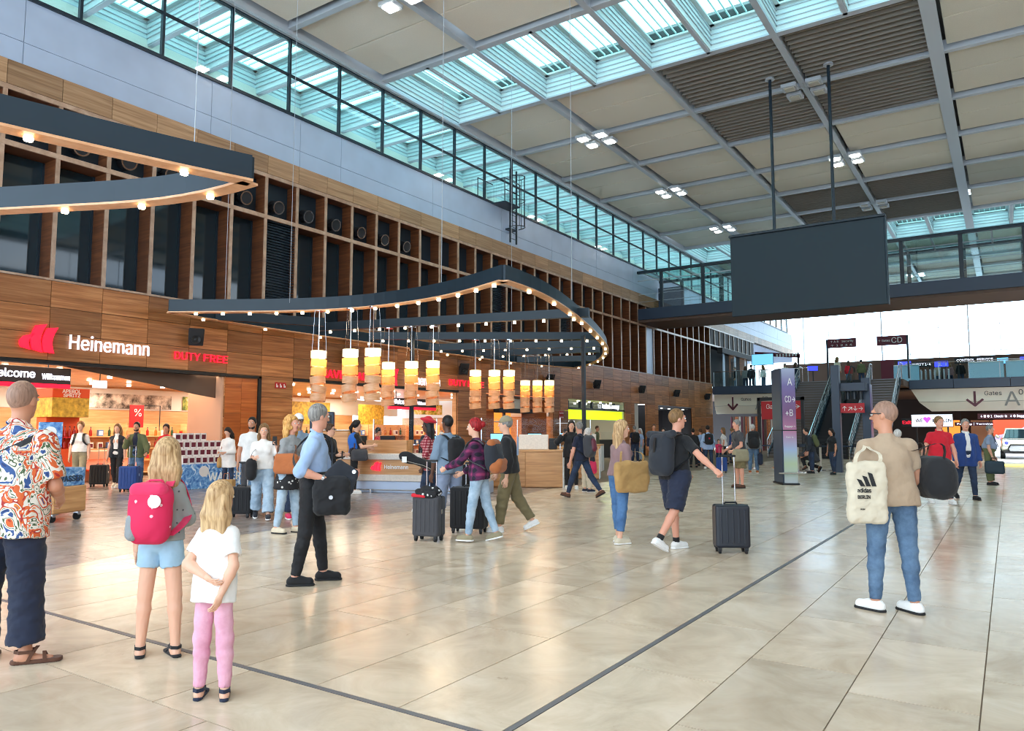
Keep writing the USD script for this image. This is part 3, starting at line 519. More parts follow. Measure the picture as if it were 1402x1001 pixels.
# ------------------------------------------------------------------ shops behind the wooden wall
def shop(n, y0, y1, depth, ztop, wallmat, light, color, ceilmat='wood_shop', end=2.):
    w = structure('wall_shop'); xb = WX - depth
    obj('ceiling_board', cat_([box(xb, WX - .12, y0 - 1 + k * .6, min(y0 - 1 + k * .6 + .588, y1 + end), ztop + .12, ztop + .16) for k in range(int((y1 - y0 + 1 + end) / .6))]), ceilmat, w)
    obj('back_wall', box(xb - .1, xb, y0 - 2, y1 + 4, 0, ztop + .3), wallmat, w); obj('side_wall', box(xb, WX - .12, y0 - 1.1, y0 - 1, 0, ztop + .2), wallmat, w); obj('side_wall', box(xb, WX - .12, y1 + end, y1 + end + .1, 0, ztop + .2), wallmat, w)
    obj('side_wall', box(WX - .3, WX - .1, y1 + .01, y1 + 1.95, 0, ztop + .2), wallmat, w)
    for k in range(int((y1 - y0 + end) / 1.3)):
        for q in range(int(depth / 1.8)):
            x, y = WX - .9 - q * 1.8, y0 + .1 + k * 1.3 + .3 * (q % 2); obj('spotlight', cyl((x, y, ztop + .06), (x, y, ztop + .12), .07, 10), 'shop_spot', w)
    for k in range(2 if light else 0): rect_light(f'/World/shop_light_{n}_{k}', (WX - depth * (.28 + .42 * k), (y0 + y1) / 2 + .5, ztop + .05), ((y1 - y0) * .9, depth * .3), light, color)
    return w
st = shop(1, -1, 23.65, 10., 3.04, 'wood_shop', 0, (1, .88, .72), end=7.8)
obj('pier_wall', box(WX - .3, WX - .06, 12.97, 15.33, 0, 3.2), 'wood_shop', st)
for k in range(5):
    for q in (.25, .7): rect_light(f'/World/store_light_{k}_{int(q * 100)}', (WX - 10 * q, 1.5 + 6 * k, 3.1), (4.6, 2.6), 7.5, (1, .84, .64))
obj('white_frieze', box(WX - 9.98, WX - 9.95, -1, 31, 2.3, 3.1), 'white', st); obj('white_frieze', box(WX - 9.9, WX - .35, 31.3, 31.38, 2.2, 3.1), 'white', st); shop(3, 32.65, 39.3, 5., 3.0, 'offwhite', 4., (1, .95, .85), 'offwhite')
shop(4, 44.2, 50.2, 3., 2.9, 'shop_dark', 1.5, (1, .8, .6), 'shop_dark')
tr = structure('trim_2')
for y0, y1 in ((2.3, 12.95), (15.35, 23.65)):
    obj('opening_edge', box(WX - .2, WX + .05, y0, y1, 3.03, 3.11), 'black', tr)
obj('door_frame', cat_([box(WX - .1, WX + .06, 12.95, 14.15, 3.03, 3.1), box(WX - .1, WX + .06, 14.05, 14.15, 0, 3.1)]), 'black', tr); obj('recess_panel', box(WX - .3, WX - .2, 13.8, 14.2, 0, 3.1), 'wood_orange', tr)
for a, b in ((12.96, 13.5), (13.5, 14.04)):
    for k in range(3): obj('recess_panel', box(WX - .01, WX + .01, a + .004, b - .004, k * 1.0 + .01, k * 1.0 + 1.0), 'wood_orange', tr)
# portal of the first shop
p = sg.Polygon([(8.7, 3.04), (12.93, 3.04), (12.93, 2.42), (12.3, 2.5), (11, 2.72)]); g = extr(p, .06); g.vertices = np.c_[WX - .35 + g.vertices[:, 2], g.vertices[:, 0], g.vertices[:, 1]]; g.fix_normals()
obj('portal_head', g, 'soffit_brown', tr); obj('portal_side', bbox(WX - 1.6, WX - .02, 12.87, 12.95, 0, 3.03, .01), 'pink_plaster', tr)
# recess with orange panels and small kiosk
for k in range(5):
    y0 = 25.62 + 1.116 * k
    for q in range(5):
        if k in (1, 2) and q < 4: continue
        obj('recess_panel', bbox(WX - .42, WX - .4, y0 + .004, y0 + 1.112, q * .6, q * .6 + .595, .004), 'wood_orange', tr)
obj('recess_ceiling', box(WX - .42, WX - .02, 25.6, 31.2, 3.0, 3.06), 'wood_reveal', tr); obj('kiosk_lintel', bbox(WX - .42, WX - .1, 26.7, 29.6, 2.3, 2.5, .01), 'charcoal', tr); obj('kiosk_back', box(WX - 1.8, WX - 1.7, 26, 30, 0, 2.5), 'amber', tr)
obj('kiosk_post', box(WX - .42, WX - .3, 27.4, 27.5, 0, 2.3), 'charcoal', tr); obj('kiosk_sign', bbox(WX - .3, WX - .2, 27.9, 28.8, 2.5, 2.95, .01), 'offwhite', tr)
tw = structure('window_takeaway')
for k in range(5): obj('pane', box(WX - .1, WX - .08, 32.7 + 1.32 * k, 33.96 + 1.32 * k, 2.68, 3.0), 'clear_glass', tw); obj('post', box(WX - .14, WX, 32.64 + 1.32 * k, 32.72 + 1.32 * k, 2.6, 3.02), 'dark_frame', tw)
obj('transom', box(WX - .14, WX, 32.65, 39.3, 2.6, 2.68), 'dark_frame', tw)
# ------------------------------------------------------------------ lit signs
def wall_sign(label, s, y, z, h, width, mat, cat='sign'):
    t = thing('lit_sign', label, cat, (WX + .03, y, z)); x = 0; ws = s.split(' '); tot = sum(len(q) for q in ws) + .6 * (len(ws) - 1)
    for q in ws: obj('word', to_wall_x(text_fit(q, h, width * len(q) / tot, .04, False), 0, x, 0), mat, t); x += width * (len(q) + .6) / tot
    return t
def shop_logo(name, k, base, mat, label=None, parent=None):
    """three curved sail shapes side by side; base = function mapping a drawn mesh onto its wall"""
    ps = []
    for x0, w, hl, hr, l0, r0 in ((.06, .22, .38, .46, .1, .05), (.31, .24, .66, .72, .06, 0), (.58, .24, .62, .66, .02, 0)):
        T = np.linspace(0, 1, 9); L_ = [(x0 - .07 * math.sin(math.pi * t) + .05 * t, l0 + (hl - l0) * t) for t in T]; R_ = [(x0 + w - .09 * math.sin(math.pi * t) + .07 * t, r0 + (hr - r0) * t) for t in T]
        ps.append(sg.Polygon(L_ + R_[::-1]).buffer(0))
    t = parent or thing(name, label, 'sign', base(trimesh.Trimesh([(0, 0, 0)] * 3, [(0, 1, 2)], process=False)).vertices[0])
    o = np.zeros(3) if parent else base(trimesh.Trimesh([(0, 0, 0)] * 3, [(0, 1, 2)], process=False)).vertices[0]
    for q in ps: obj('logo_blade', mv(base(mv(extr(q, .05 / k), s=k)), -o), mat, t)
    return t
shop_logo('shop_logo', .92, lambda m: to_wall_x(m, WX + .03, 7.62, 3.28), 'sign_red', 'red glowing three blade logo left of the large white shop name')
wall_sign('large white glowing shop name over the left shop entrance', 'Heinemann', 8.68, 3.42, .34, 1.95, 'sign_white'); wall_sign('red glowing duty free letters over the left shop, under the first speaker', 'DUTY FREE', 11.35, 3.4, .2, 1.6, 'sign_red')
wall_sign('red glowing travel value letters behind the nearest pendant lamps', 'TRAVEL VALUE', 16.2, 3.22, .26, 2.75, 'sign_red'); wall_sign('white glowing shop name behind the second pendant row', 'Heinemann', 20.45, 3.22, .34, 1.95, 'sign_white')
shop_logo('shop_logo', .92, lambda m: to_wall_x(m, WX + .03, 19.25, 3.12), 'sign_red', 'red glowing three blade logo behind the second pendant row'); wall_sign('red glowing duty free letters over the middle shop, by the third pendant row', 'DUTY FREE', 23.0, 3.3, .24, 2.3, 'sign_red')
wall_sign('white glowing take away letters over the lime snack counter', 'take away', 36.3, 2.72, .26, 2.1, 'sign_white')
obj('lime_fascia', bbox(WX - .3, WX - .15, 32.8, 39.2, 2.1, 2.58, .01), 'lime', None, False, 'bright lime green fascia over the snack counter', 'sign')
sc1 = thing('snack_counter', 'white snack counter with shelves under the lime green fascia', 'counter', (WX - 1, 36, 0)); obj('counter_body', bbox(-.4, .4, -3.2, 3.2, 0, 1.0, .02), 'charcoal', sc1); obj('display_case', bbox(-.3, .3, -3.1, 3.1, 1.0, 1.45, .02), 'plexi', sc1); obj('menu_board', box(-2.2, -2.15, -3, 3, 1.5, 2.1), 'screen_white', sc1)
def speaker(y, z, label):
    t = thing('wall_speaker', label, 'speaker', (WX + .05, y, z), 0, 'black wall speakers')
    b = man(m3.Manifold.batch_hull([m3.Manifold.sphere(.03, 8).translate(p) for p in [(.25, -.16, -.2), (.25, .16, -.2), (.3, -.17, .22), (.3, .17, .22), (.08, -.09, -.18), (.08, .09, -.18), (.1, -.09, .18), (.1, .09, .18)]]))
    b = mv(b, (0, 0, 0), rz=-28, ry=14); obj('cabinet', b, 'charcoal', t, 40); c = obj('woofer', mv(lathe([(0, .02), (.05, .0), (.11, .03), (.12, .03), (.12, 0), (0, 0)], 16), (0, 0, 0), ry=90), 'black', t)
    UsdGeom.Xformable(c).AddTransformOp().Set(Gf.Matrix4d().SetRotate(Gf.Rotation(Gf.Vec3d(0, 0, 1), -28)) * Gf.Matrix4d().SetTranslate(Gf.Vec3d(.27, -.15, -.13)))
    obj('wall_bracket', cat_([box(-.05, .12, -.03, .03, -.03, .03), box(-.06, -.03, -.08, .08, -.08, .08)]), 'charcoal', t); return t
s0 = speaker(11.95, 4.07, 'black wall speaker above the left duty free letters')
for y, lb in ((17.6, 'black wall speaker behind the nearest pendant lamps'), (23.8, 'black wall speaker above the middle duty free letters'), (30.6, 'black wall speaker behind the farthest pendant lamps'), (35.45, 'black wall speaker above the take away letters'), (41.3, 'black wall speaker first right of the take away counter'), (46.9, 'black wall speaker second right of the take away counter'), (52.9, 'black wall speaker nearest the gates board')): dup(s0, (WX + .05, y, 4.02), 0, lb)
def pict(y, z, n, rows, label):
    t = thing('fire_sign', label, 'sign', (WX + .02, y, z))
    for r in range(rows):
        for k in range(n): pl = obj('sign_plate', bbox(0, .02, k * .14, k * .14 + .12, r * .2, r * .2 + .18, .004), 'red', t); obj('pictogram', cat_([box(.02, .024, k * .14 + .03, k * .14 + .06, r * .2 + .03, r * .2 + .14), box(.02, .024, k * .14 + .07, k * .14 + .1, r * .2 + .03, r * .2 + .09)]), 'white', pl)
pict(14.66, 2.78, 3, 1, 'small row of red fire pictograms between the two left shops'); pict(31.7, 2.1, 3, 2, 'two rows of red fire pictograms left of the take away')
# hanging welcome boards
def welcome(x, y0, y1, z0, z1, label, lines):
    t = thing('welcome_board', label, 'sign', (x, (y0 + y1) / 2, z0)); w = (y1 - y0) / 2
    obj('board', bbox(-.08, 0, -w, w, .1, z1 - z0, .01), 'board_brown', t); obj('red_strip', bbox(-.09, 0, -w, w, 0, .1, .01), 'sign_red', t)
    obj('hangers', cat_([box(-.05, -.03, a * w * .7 - .01, a * w * .7 + .01, z1 - z0, z1 - z0 + .25) for a in (-1, 1)]), 'charcoal', t)
    for s, h, dy, dz, wd in lines: obj('lettering', to_wall_x(text_fit(s, h, wd, .02, True), .0, -w + dy, dz), 'sign_white', t)
plain('board_brown', (62, 48, 44), .5)
welcome(WX - .3, 5.6, 8.95, 2.5, 2.98, 'brown welcome board with red strip at the left shop entrance', [('Welcome', .18, 1.55, .22, 1.0), ('Willkommen', .13, 2.7, .2, .62)]); welcome(WX - .5, 20.2, 22.9, 2.3, 2.72, 'dark welcome board in the middle shop entrance', [('Welcome', .17, .2, .2, .9), ('Willkommen', .12, 1.5, .2, .9)])
# ------------------------------------------------------------------ shop fittings
plain('bottle_red', (150, 30, 20), .15); plain('bottle_amber', (170, 96, 30), .12); plain('bottle_green', (40, 70, 40), .12); plain('pack_white', (228, 220, 214), .5); plain('pack_gold', (206, 160, 80), .4); plain('pack_blue', (80, 120, 180), .5)
def shelf(loc, rz, w, h, nlev, label, mat='wood_shop'):
    t = thing('display_shelf', label, 'shelf', loc, rz)
    obj('back_panel', box(-w / 2, w / 2, .18, .2, 0, h), mat, t)
    for s in (-1, 1): obj('side_panel', box(s * w / 2 - .015, s * w / 2 + .015, -.2, .2, 0, h), mat, t)
    for k in range(nlev): obj('shelf_board', box(-w / 2, w / 2, -.2, .2, .1 + k * (h - .15) / nlev, .13 + k * (h - .15) / nlev), mat, t)
    return [.13 + k * (h - .15) / nlev for k in range(nlev)]
btl = {}
def bottle(kind, loc, label, group, sc=1.):
    if kind not in btl:
        t = thing('bottle', label, 'bottle', loc, 0, group); obj('glass_body', mv(lathe([(0, 0), (.042, 0), (.045, .02), (.045, .17), (.016, .22), (.015, .27), (0, .27)], 10), s=sc), kind, t, True); obj('cap', mv(cyl((0, 0, .268), (0, 0, .3), .017, 8), s=sc), 'charcoal', t); btl[kind] = t; return t
    return dup(btl[kind], loc, 0, label, group)
def carton(kind, loc, label, group):
    if kind not in btl:
        t = thing('carton', label, 'box', loc, 0, group); obj('carton_body', bbox(-.06, .06, -.08, .08, 0, .2, .004), kind, t); obj('front_print', bbox(.058, .064, -.06, .06, .04, .16, .002), {'pack_white': 'maroon', 'pack_gold': 'red', 'pack_blue': 'white'}[kind], t); btl[kind] = t; return t
    return dup(btl[kind], loc, 0, label, group)
R2 = random.Random(5)
shelves = [((-27.4, 13.5 + 2.6 * k, 0), 2.3) for k in range(4)]
def fill(units, tag_, rz=90):
    for i, (loc, w) in enumerate(units):
        zs = shelf(loc, rz, w, 1.75, 4, ['first', 'second', 'third', 'fourth', 'fifth', 'sixth'][i] + f' lit display shelf from the left {tag_}')
        for z in zs[1:]:
            for q in range(6):
                y = loc[1] - w / 2 + .22 + q * (w - .4) / 5; k = R2.choice(['bottle_red', 'bottle_amber', 'bottle_green', 'pack_white', 'pack_gold', 'pack_blue'])
                (bottle if k[0] == 'b' else carton)(k, (loc[0] + .05, y, z), {'b': f'small bottle on the lit shelves {tag_}', 'p': f'small carton on the lit shelves {tag_}'}[k[0]], {'b': f'bottles {tag_}', 'p': f'cartons {tag_}'}[k[0]])
fill(shelves, 'at the back of the left shop'); fill([((-24.6, 12.6 + 2.2 * k, 0), 1.9) for k in range(3)], 'in the middle of the left shop'); fill([((-21.2, 18.2 + 2.2 * k, 0), 1.9) for k in range(4)], 'near the front of the middle shop'); fill([((-25.5, 20 + 2.6 * k, 0), 2.3) for k in range(5)], 'at the back of the middle shop')
def poster(name, label, x, y0, y1, z0, z1, mat): return obj(name, bbox(x, x + .03, y0, y1, z0, z1, .005), mat, None, False, label, 'poster')
mk('print_garden', {'tc': ('texture_coordinate', {}), 'n': ('noise_texture', {'scale': 3., 'detail': 8., 'roughness': .7}), 'r': ('rgb_ramp', {'ramp': [(.38, lin(84, 110, 40)), (.5, lin(190, 196, 90)), (.6, lin(236, 234, 214))]}), 'p': ('principled_bsdf', {'roughness': .6})}, [('tc.object', 'n.vector'), ('n.fac', 'r.fac'), ('r.color', 'p.base_color')])
mk('print_grey', {'tc': ('texture_coordinate', {}), 'n': ('noise_texture', {'scale': 2.5, 'detail': 8., 'roughness': .7}), 'r': ('rgb_ramp', {'ramp': [(.38, lin(70, 64, 60)), (.52, lin(200, 190, 180)), (.6, lin(240, 234, 226))]}), 'p': ('principled_bsdf', {'roughness': .6})}, [('tc.object', 'n.vector'), ('n.fac', 'r.fac'), ('r.color', 'p.base_color')])
poster('wall_print', 'grey sketch print high on the back wall of the left shop', -28.28, 13.5, 17.5, 2.35, 2.9, 'print_grey'); poster('wall_print', 'green garden print high on the back wall of the left shop', -28.28, 18.0, 21, 2.35, 2.9, 'print_garden'); poster('wall_print', 'yellow meadow print high on the left of the middle shop', -28.28, 23, 26, 1.3, 2.9, 'gold_print'); poster('wall_print', 'yellow meadow print at the centre of the middle shop', -26.5, 26.2, 28, 1.7, 2.8, 'gold_print'); poster('wall_print', 'green garden print right in the middle shop', -24, 27.3, 29.6, 2.3, 2.8, 'print_garden')
pc = thing('promo_column', 'orange promotion column with gold picture band and red bottles behind the entrance', 'display column', (-22.3, 10.5, 0))
obj('lower_body', bbox(-.45, .45, -.45, .45, 0, 1.0, .01), 'orange', pc); obj('back_core', bbox(-.45, .1, -.45, .45, 1.0, 1.9, .01), 'orange', pc); obj('picture_band', bbox(-.5, .5, -.5, .5, 1.88, 2.42, .01), 'gold_print', pc); obj('upper_band', bbox(-.5, .5, -.5, .5, 2.42, 2.68, .01), 'orange', pc)
obj('lettering', to_wall_x(text_fit('APEROL', .1, .5, .01, True), .5, -.25, 2.55), 'white', pc); obj('lettering', to_wall_x(text_fit('SPRITZ', .09, .45, .01, True), .5, -.22, 2.44), 'white', pc); obj('shelf_board', box(.1, .45, -.45, .45, 1.3, 1.33), 'red', pc)
for k in range(7): bottle('bottle_red', (-22.05, 10.12 + .125 * k, 1.33), 'red bottle on the orange promotion column', 'red bottles on the promotion column')
for k in range(7): bottle('bottle_red', (-22.05, 10.12 + .125 * k, 1.0), 'red bottle on the orange promotion column', 'red bottles on the promotion column')
ps = thing('percent_sign', 'red hanging sale board with percent sign at the back of the left shop', 'sign', (-22, 12.5, 1.6)); obj('board', bbox(0, .03, -.22, .22, 0, .68, .005), 'red', ps); obj('lettering', to_wall_x(text_fit('%', .22, None, .01), .03, -.12, .34), 'white', ps); obj('frame', cat_([box(0, .02, .22, .75, .66, .68), box(0, .02, .74, .76, -.1, .68)]), 'charcoal', ps)
xs = thing('exit_light', 'small white hanging light box under the left shop ceiling', 'sign', (-22, 11.35, 2.74)); obj('light_box', bbox(0, .06, -.2, .2, 0, .22, .01), 'screen_white', xs); obj('hanger', box(.02, .04, -.01, .01, .22, .5), 'charcoal', xs)
bp = thing('blue_plinth', 'blue printed promotion plinth with white lettering beside the first shop portal', 'plinth', (-17.9, 12.45, 0))
mk('print_blue', {'tc': ('texture_coordinate', {}), 'n': ('noise_texture', {'scale': 7., 'detail': 6., 'distortion': 1.5}), 'r': ('rgb_ramp', {'ramp': [(.35, lin(40, 96, 170)), (.55, lin(120, 170, 216)), (.68, lin(226, 236, 244))]}), 'p': ('principled_bsdf', {'roughness': .5})}, [('tc.object', 'n.vector'), ('n.fac', 'r.fac'), ('r.color', 'p.base_color')])
obj('plinth_body', bbox(-.38, .38, -1.25, 1.2, 0, .64, .01), 'print_blue', bp); obj('lettering', to_wall_x(text_fit('WATER', .2, 1.0, .01, True), .38, -.5, .2), 'white', bp); obj('round_badge', mv(cyl((.38, -.62, .45), (.395, -.62, .45), .14, 20)), 'pack_white', bp)
for r in range(4):
    for k in range(7):
        if r == 3 and k > 4: continue
        carton('pack_white', (-17.68 - .12 * r, 11.36 + .185 * k, .64 + .2 * r), 'white carton with dark print in the pile on the blue plinth', 'cartons piled on the blue plinth')
tr1 = thing('promo_trolley', 'wooden promotion trolley with blue print box on castors beside the floral shirt', 'trolley', (-13.5, 6.25, 0), 20)
obj('wooden_body', bbox(-.4, .4, -.35, .35, .14, .58, .02), 'wood_counter', tr1); obj('blue_box', bbox(-.3, .38, -.32, .32, .58, .88, .01), 'print_blue', tr1); obj('lettering', to_wall_x(text_fit('WASSER', .09, .5, .01, True), .38, -.25, .66), 'slab_blue', tr1); obj('glass_top', cat_([box(-.38, .38, -.34, -.33, .6, 1.2), box(.37, .38, -.33, .33, .88, 1.2)]), 'plexi', tr1)
for a in (-1, 1):
    for b in (-1, 1): c = obj('castor', mv(cyl((-.03, 0, .06), (.03, 0, .06), .06, 12), (a * .3, b * .26, 0)), 'rubber', tr1); obj('castor_fork', mv(box(-.045, .045, -.03, .03, .08, .15), (a * .3, b * .26, 0)), 'chrome', c)
lb = thing('leaflet_stand', 'blue and white poster stand behind the floral shirt', 'sign', (-14.6, 6.7, 0), 60); obj('stand_pole', cyl((0, 0, 0), (0, 0, 1.3), .02, 8), 'chrome', lb); obj('stand_foot', cyl((0, 0, 0), (0, 0, .03), .2, 16), 'charcoal', lb); obj('poster_board', bbox(-.19, .19, -.02, .0, 1.2, 1.66, .004), 'print_blue', lb); obj('round_badge', mv(cyl((0, -.02, 1.48), (0, -.03, 1.48), .1, 20)), 'white', lb)
tb = thing('display_table', 'low tilted red and white goods table behind the walking woman', 'table', (-23.2, 12.2, 0)); obj('table_body', bbox(-.5, .3, -.9, .9, 0, .9, .02), 'pink_plaster', tb); obj('tilted_tray', mv(bbox(-.45, .45, -.85, .85, 0, .06, .01), (.35, 0, .55), ry=32), 'orange', tb)
# ------------------------------------------------------------------ sales counters
def counter(label, c, rz, ln, dep=.8, layered=False, h=1.0):
    t = thing('sales_counter', label, 'counter', (c[0], c[1], 0), rz); w = ln / 2
    if layered:
        obj('toe_glass', bbox(-w, w, -dep / 2 + .05, dep / 2, 0, .28, .01), 'grey_metal', t); obj('lower_band', bbox(-w, w, -dep / 2, dep / 2, .28, .44, .01), 'counter_stone', t); obj('wood_front', bbox(-w, w, -dep / 2 + .03, dep / 2, .44, .8, .01), 'wood_counter', t); obj('worktop', bbox(-w, w, -dep / 2 - .02, dep / 2, .8, .94, .01), 'counter_stone', t)
        obj('foot_rail', cat_([cyl((-w, -dep / 2 - .1, .08), (w, -dep / 2 - .1, .08), .015, 6)] + [box(a - .02, a + .02, -dep / 2 - .12, -dep / 2, 0, .09) for a in np.linspace(-w + .3, w - .3, 4)]), 'chrome', t)
    else:
        n = max(2, round(ln / .9))
        for k in range(n): obj('wood_front', bbox(-w + k * ln / n + .003, -w + (k + 1) * ln / n - .003, -dep / 2, -dep / 2 + .04, .02, h - .06, .006), 'wood_counter', t)
        obj('carcass', bbox(-w + .01, w - .01, -dep / 2 + .04, dep / 2, 0, h - .06, .01), 'wood_counter', t); obj('end_trim', box(w - .01, w + .015, -dep / 2, dep / 2, 0, h - .06), 'white', t); obj('worktop', bbox(-w - .02, w + .02, -dep / 2 - .02, dep / 2 + .02, h - .06, h, .01), 'wood_counter', t)
    return t
k1 = counter('layered wood and stone counter with red logo beneath the front pendant lamps', (-12.55, 14.0), 20, 4.4, .85, True)
obj('lettering', to_wall_y(text_fit('Heinemann', .09, .62, .01, True), -.35, -.4, .58), 'white', k1); lg = shop_logo('x', .3, lambda m: to_wall_y(m, -.68, -.4, .53), 'sign_red', None, k1)
def local(c, rz, x, y, z): a = math.radians(rz); return (c[0] + x * math.cos(a) - y * math.sin(a), c[1] + x * math.sin(a) + y * math.cos(a), z)
def on(c, rz, x, y, z=.94): return local(c, rz, x, y, z)
A = ((-12.55, 14.0), 20)
hb = thing('counter_screen', 'low wooden screen box on the layered counter in front of the seated staff', 'box', on(*A, -.5, .1), 20); obj('front_board', bbox(-.55, .55, -.03, .03, 0, .33, .01), 'wood_counter', hb); obj('side_board', bbox(-.55, -.5, .03, .4, 0, .33, .01), 'wood_counter', hb); obj('side_board', bbox(.5, .55, .03, .4, 0, .33, .01), 'wood_counter', hb)
def monitor(loc, rz, label, mat='screen_blue'):
    t = thing('monitor', label, 'monitor', loc, rz); obj('screen_case', mv(bbox(-.2, .2, -.02, .02, 0, .27, .01), (0, 0, .17), rx=-8), 'charcoal', t); obj('screen', mv(bbox(-.18, .18, -.026, -.02, .02, .25, .002), (0, 0, .17), rx=-8), mat, t); obj('stand', cyl((0, .02, 0), (0, .02, .25), .02, 8), 'chrome', t); obj('foot', bbox(-.1, .1, -.08, .08, 0, .015, .005), 'chrome', t); return t
monitor(on(*A, .75, .1), 24, 'light blue screen on the counter left of the red beret'); monitor(on(*A, -.55, .3), 200, 'black backed screen on the layered counter behind the low box', 'black'); monitor(on(*A, -1.15, .1), 100, 'black backed screen at the left end of the layered counter', 'black')
def cup(loc, label):
    t = thing('glass_jar', label, 'jar', loc); obj('jar_body', lathe([(0, 0), (.06, 0), (.06, .18), (.05, .2), (.05, .21), (0, .21)], 14), 'plexi', t, True); obj('jar_lid', cyl((0, 0, .21), (0, 0, .235), .055, 14), 'chrome', t)
cup(on(*A, .35, -.15), 'clear glass jar left of the light blue counter screen'); cup(on(*A, .55, -.15), 'clear glass jar directly under the light blue counter screen')
def plexi(loc, rz, w, label):
    t = thing('hygiene_screen', label, 'screen', loc, rz); obj('pane', bbox(-w / 2, w / 2, -.006, .006, 0, .85, .003), 'plexi', t)
    for s in (-1, 1): obj('post', box(s * w / 2 - .012, s * w / 2 + .012, -.015, .015, 0, .86), 'chrome', t)
plexi(on(*A, -.1, .3), 20, 1.7, 'clear hygiene screen standing on the layered counter')
bx = thing('service_cabinet', 'tall wooden service cabinet behind the man in the light blue shirt', 'cabinet', (-15.15, 14.3, 0), 20); obj('cabinet_body', bbox(-.55, .45, -.4, .4, 0, 1.5, .02), 'wood_counter', bx); obj('cabinet_top', bbox(-.57, .47, -.42, .42, 1.5, 1.54, .01), 'counter_stone', bx)
dm = thing('totem_screen', 'dark blue totem screen behind the man in the light blue shirt', 'screen', (-16.5, 14.9, 0), 30); obj('totem_body', bbox(-.35, .35, -.08, .08, 0, 2.05, .02), 'slab_blue', dm); obj('totem_face', bbox(-.28, .3, -.09, -.08, .5, 1.95, .005), 'black', dm)
k2 = counter('wooden sales counter right of the man in the dark jacket', (-11.0, 17.25), 28, 2.0, 1.0); k3 = counter('wooden sales counter behind the walking man with the rucksack', (-12.1, 20.9), 25, 2.6, 1.0); k4 = counter('small far wooden counter left of the green shirt', (-13.5, 25.2), 20, 1.4, .9)
def desk_screen(loc, rz, label): t = thing('slanted_screen', label, 'screen', loc, rz); obj('slanted_panel', mv(bbox(-.4, .4, -.02, .02, 0, .42, .01), rx=-18), 'counter_stone', t); obj('prop', mv(bbox(-.35, .35, 0, .03, 0, .4, .01), (0, .22, 0), rx=18), 'counter_stone', t)
B = ((-11.0, 17.25), 28); desk_screen(on(*B, .2, -.25, 1.), 28, 'slanted stone coloured screen on the counter right of the dark jacket'); monitor(on(*B, .2, .2, 1.), 28, 'light blue screen above the slanted panel of the second counter'); monitor(on(*B, -.8, -.1, 1.), 40, 'light blue screen behind the cap of the man in the dark jacket')
pr = thing('printer', 'black receipt printer at the right end of the second counter', 'printer', on(*B, .72, -.1, 1.), 28); obj('printer_body', rbox(.22, .25, .3, .02), 'black', pr, 30); obj('paper_slot', box(-.08, .08, -.13, -.12, .2, .22), 'charcoal', pr)
plexi(on(*B, -.2, .35, 1.), 28, 2.2, 'clear hygiene screen standing on the second counter'); C3 = ((-12.1, 20.9), 25); monitor(on(*C3, .2, .1, 1.), 25, 'light blue screen on the third counter'); desk_screen(on(*C3, .8, -.2, 1.), 25, 'slanted stone coloured screen on the third counter'); plexi(on(*C3, -.2, .35, 1.), 25, 2.4, 'clear hygiene screen standing on the third counter')
# service ladder on the grey wall
ld = thing('service_ladder', 'black caged service ladder with platform on the grey metal wall', 'ladder', (-18.3, 27.4, 9.9))
obj('rails', cat_([box(.1, .16, a - .03, a + .03, 0, 3.4) for a in (-.25, .25)]), 'dark_frame', ld)
for k in range(12): obj('rung', cyl((.13, -.25, .2 + .27 * k), (.13, .25, .2 + .27 * k), .016, 5), 'dark_frame', ld)
for z in (.7, 1.9, 3.0):
    obj('cage_hoop', tube([(.16 + .55 * math.sin(a), .38 * math.cos(a), z) for a in np.linspace(0, math.pi, 9)], .02, 5), 'dark_frame', ld)
obj('cage_bars', cat_([cyl((.16 + .55 * math.sin(a), .38 * math.cos(a), .7), (.16 + .55 * math.sin(a), .38 * math.cos(a), 3.0), .014, 5) for a in np.linspace(.3, 2.84, 5)]), 'dark_frame', ld)
obj('platform', bbox(0, .7, -1.5, -.3, 1.45, 1.5, .01), 'dark_frame', ld); obj('guard_rail', cat_([tube([(.68, a, 1.5), (.68, a, 2.5)], .022, 5) for a in (-1.5, -.9, -.3)] + [cyl((.68, -1.5, z), (.68, -.3, z), .022, 5) for z in (2.0, 2.5)] + [tube([(.0, -1.5, 2.5), (.68, -1.5, 2.5)], .022, 5), tube([(.05, -2.6, 1.5), (.05, -2.6, 2.3), (.05, -1.5, 2.3)], .022, 5)]), 'dark_frame', ld); obj('wall_tie', box(-.1, .15, -.3, .3, .6, .66), 'dark_frame', ld)
for k, y in enumerate([P0 + (q + .5) * PW for q in range(-2, 11)]):
    o = ['first', 'second', 'third', 'fourth', 'fifth', 'sixth', 'seventh', 'eighth', 'ninth', 'tenth', 'eleventh', 'twelfth', 'thirteenth'][k]
    if k == 0: fl0 = thing('floodlight', o + ' round dark floodlight from the left in the upper wall recesses', 'floodlight', (WX - .42, y, 8.45), 0, 'round floodlights in the upper recesses'); obj('housing', mv(cyl((0, 0, 0), (.25, 0, -.06), .2, 20)), 'charcoal', fl0); obj('rim_ring', mv(lathe([(.17, 0), (.21, 0), (.21, .03), (.17, .03), (.17, 0)], 24), (.25, 0, -.06), ry=104), 'chrome', fl0); obj('yoke', cat_([box(-.04, .15, -.23, -.21, -.03, .03), box(-.04, .15, .21, .23, -.03, .03)]), 'charcoal', fl0)
    else: dup(fl0, (WX - .42, y, 8.45), 0, o + ' round dark floodlight from the left in the upper wall recesses')
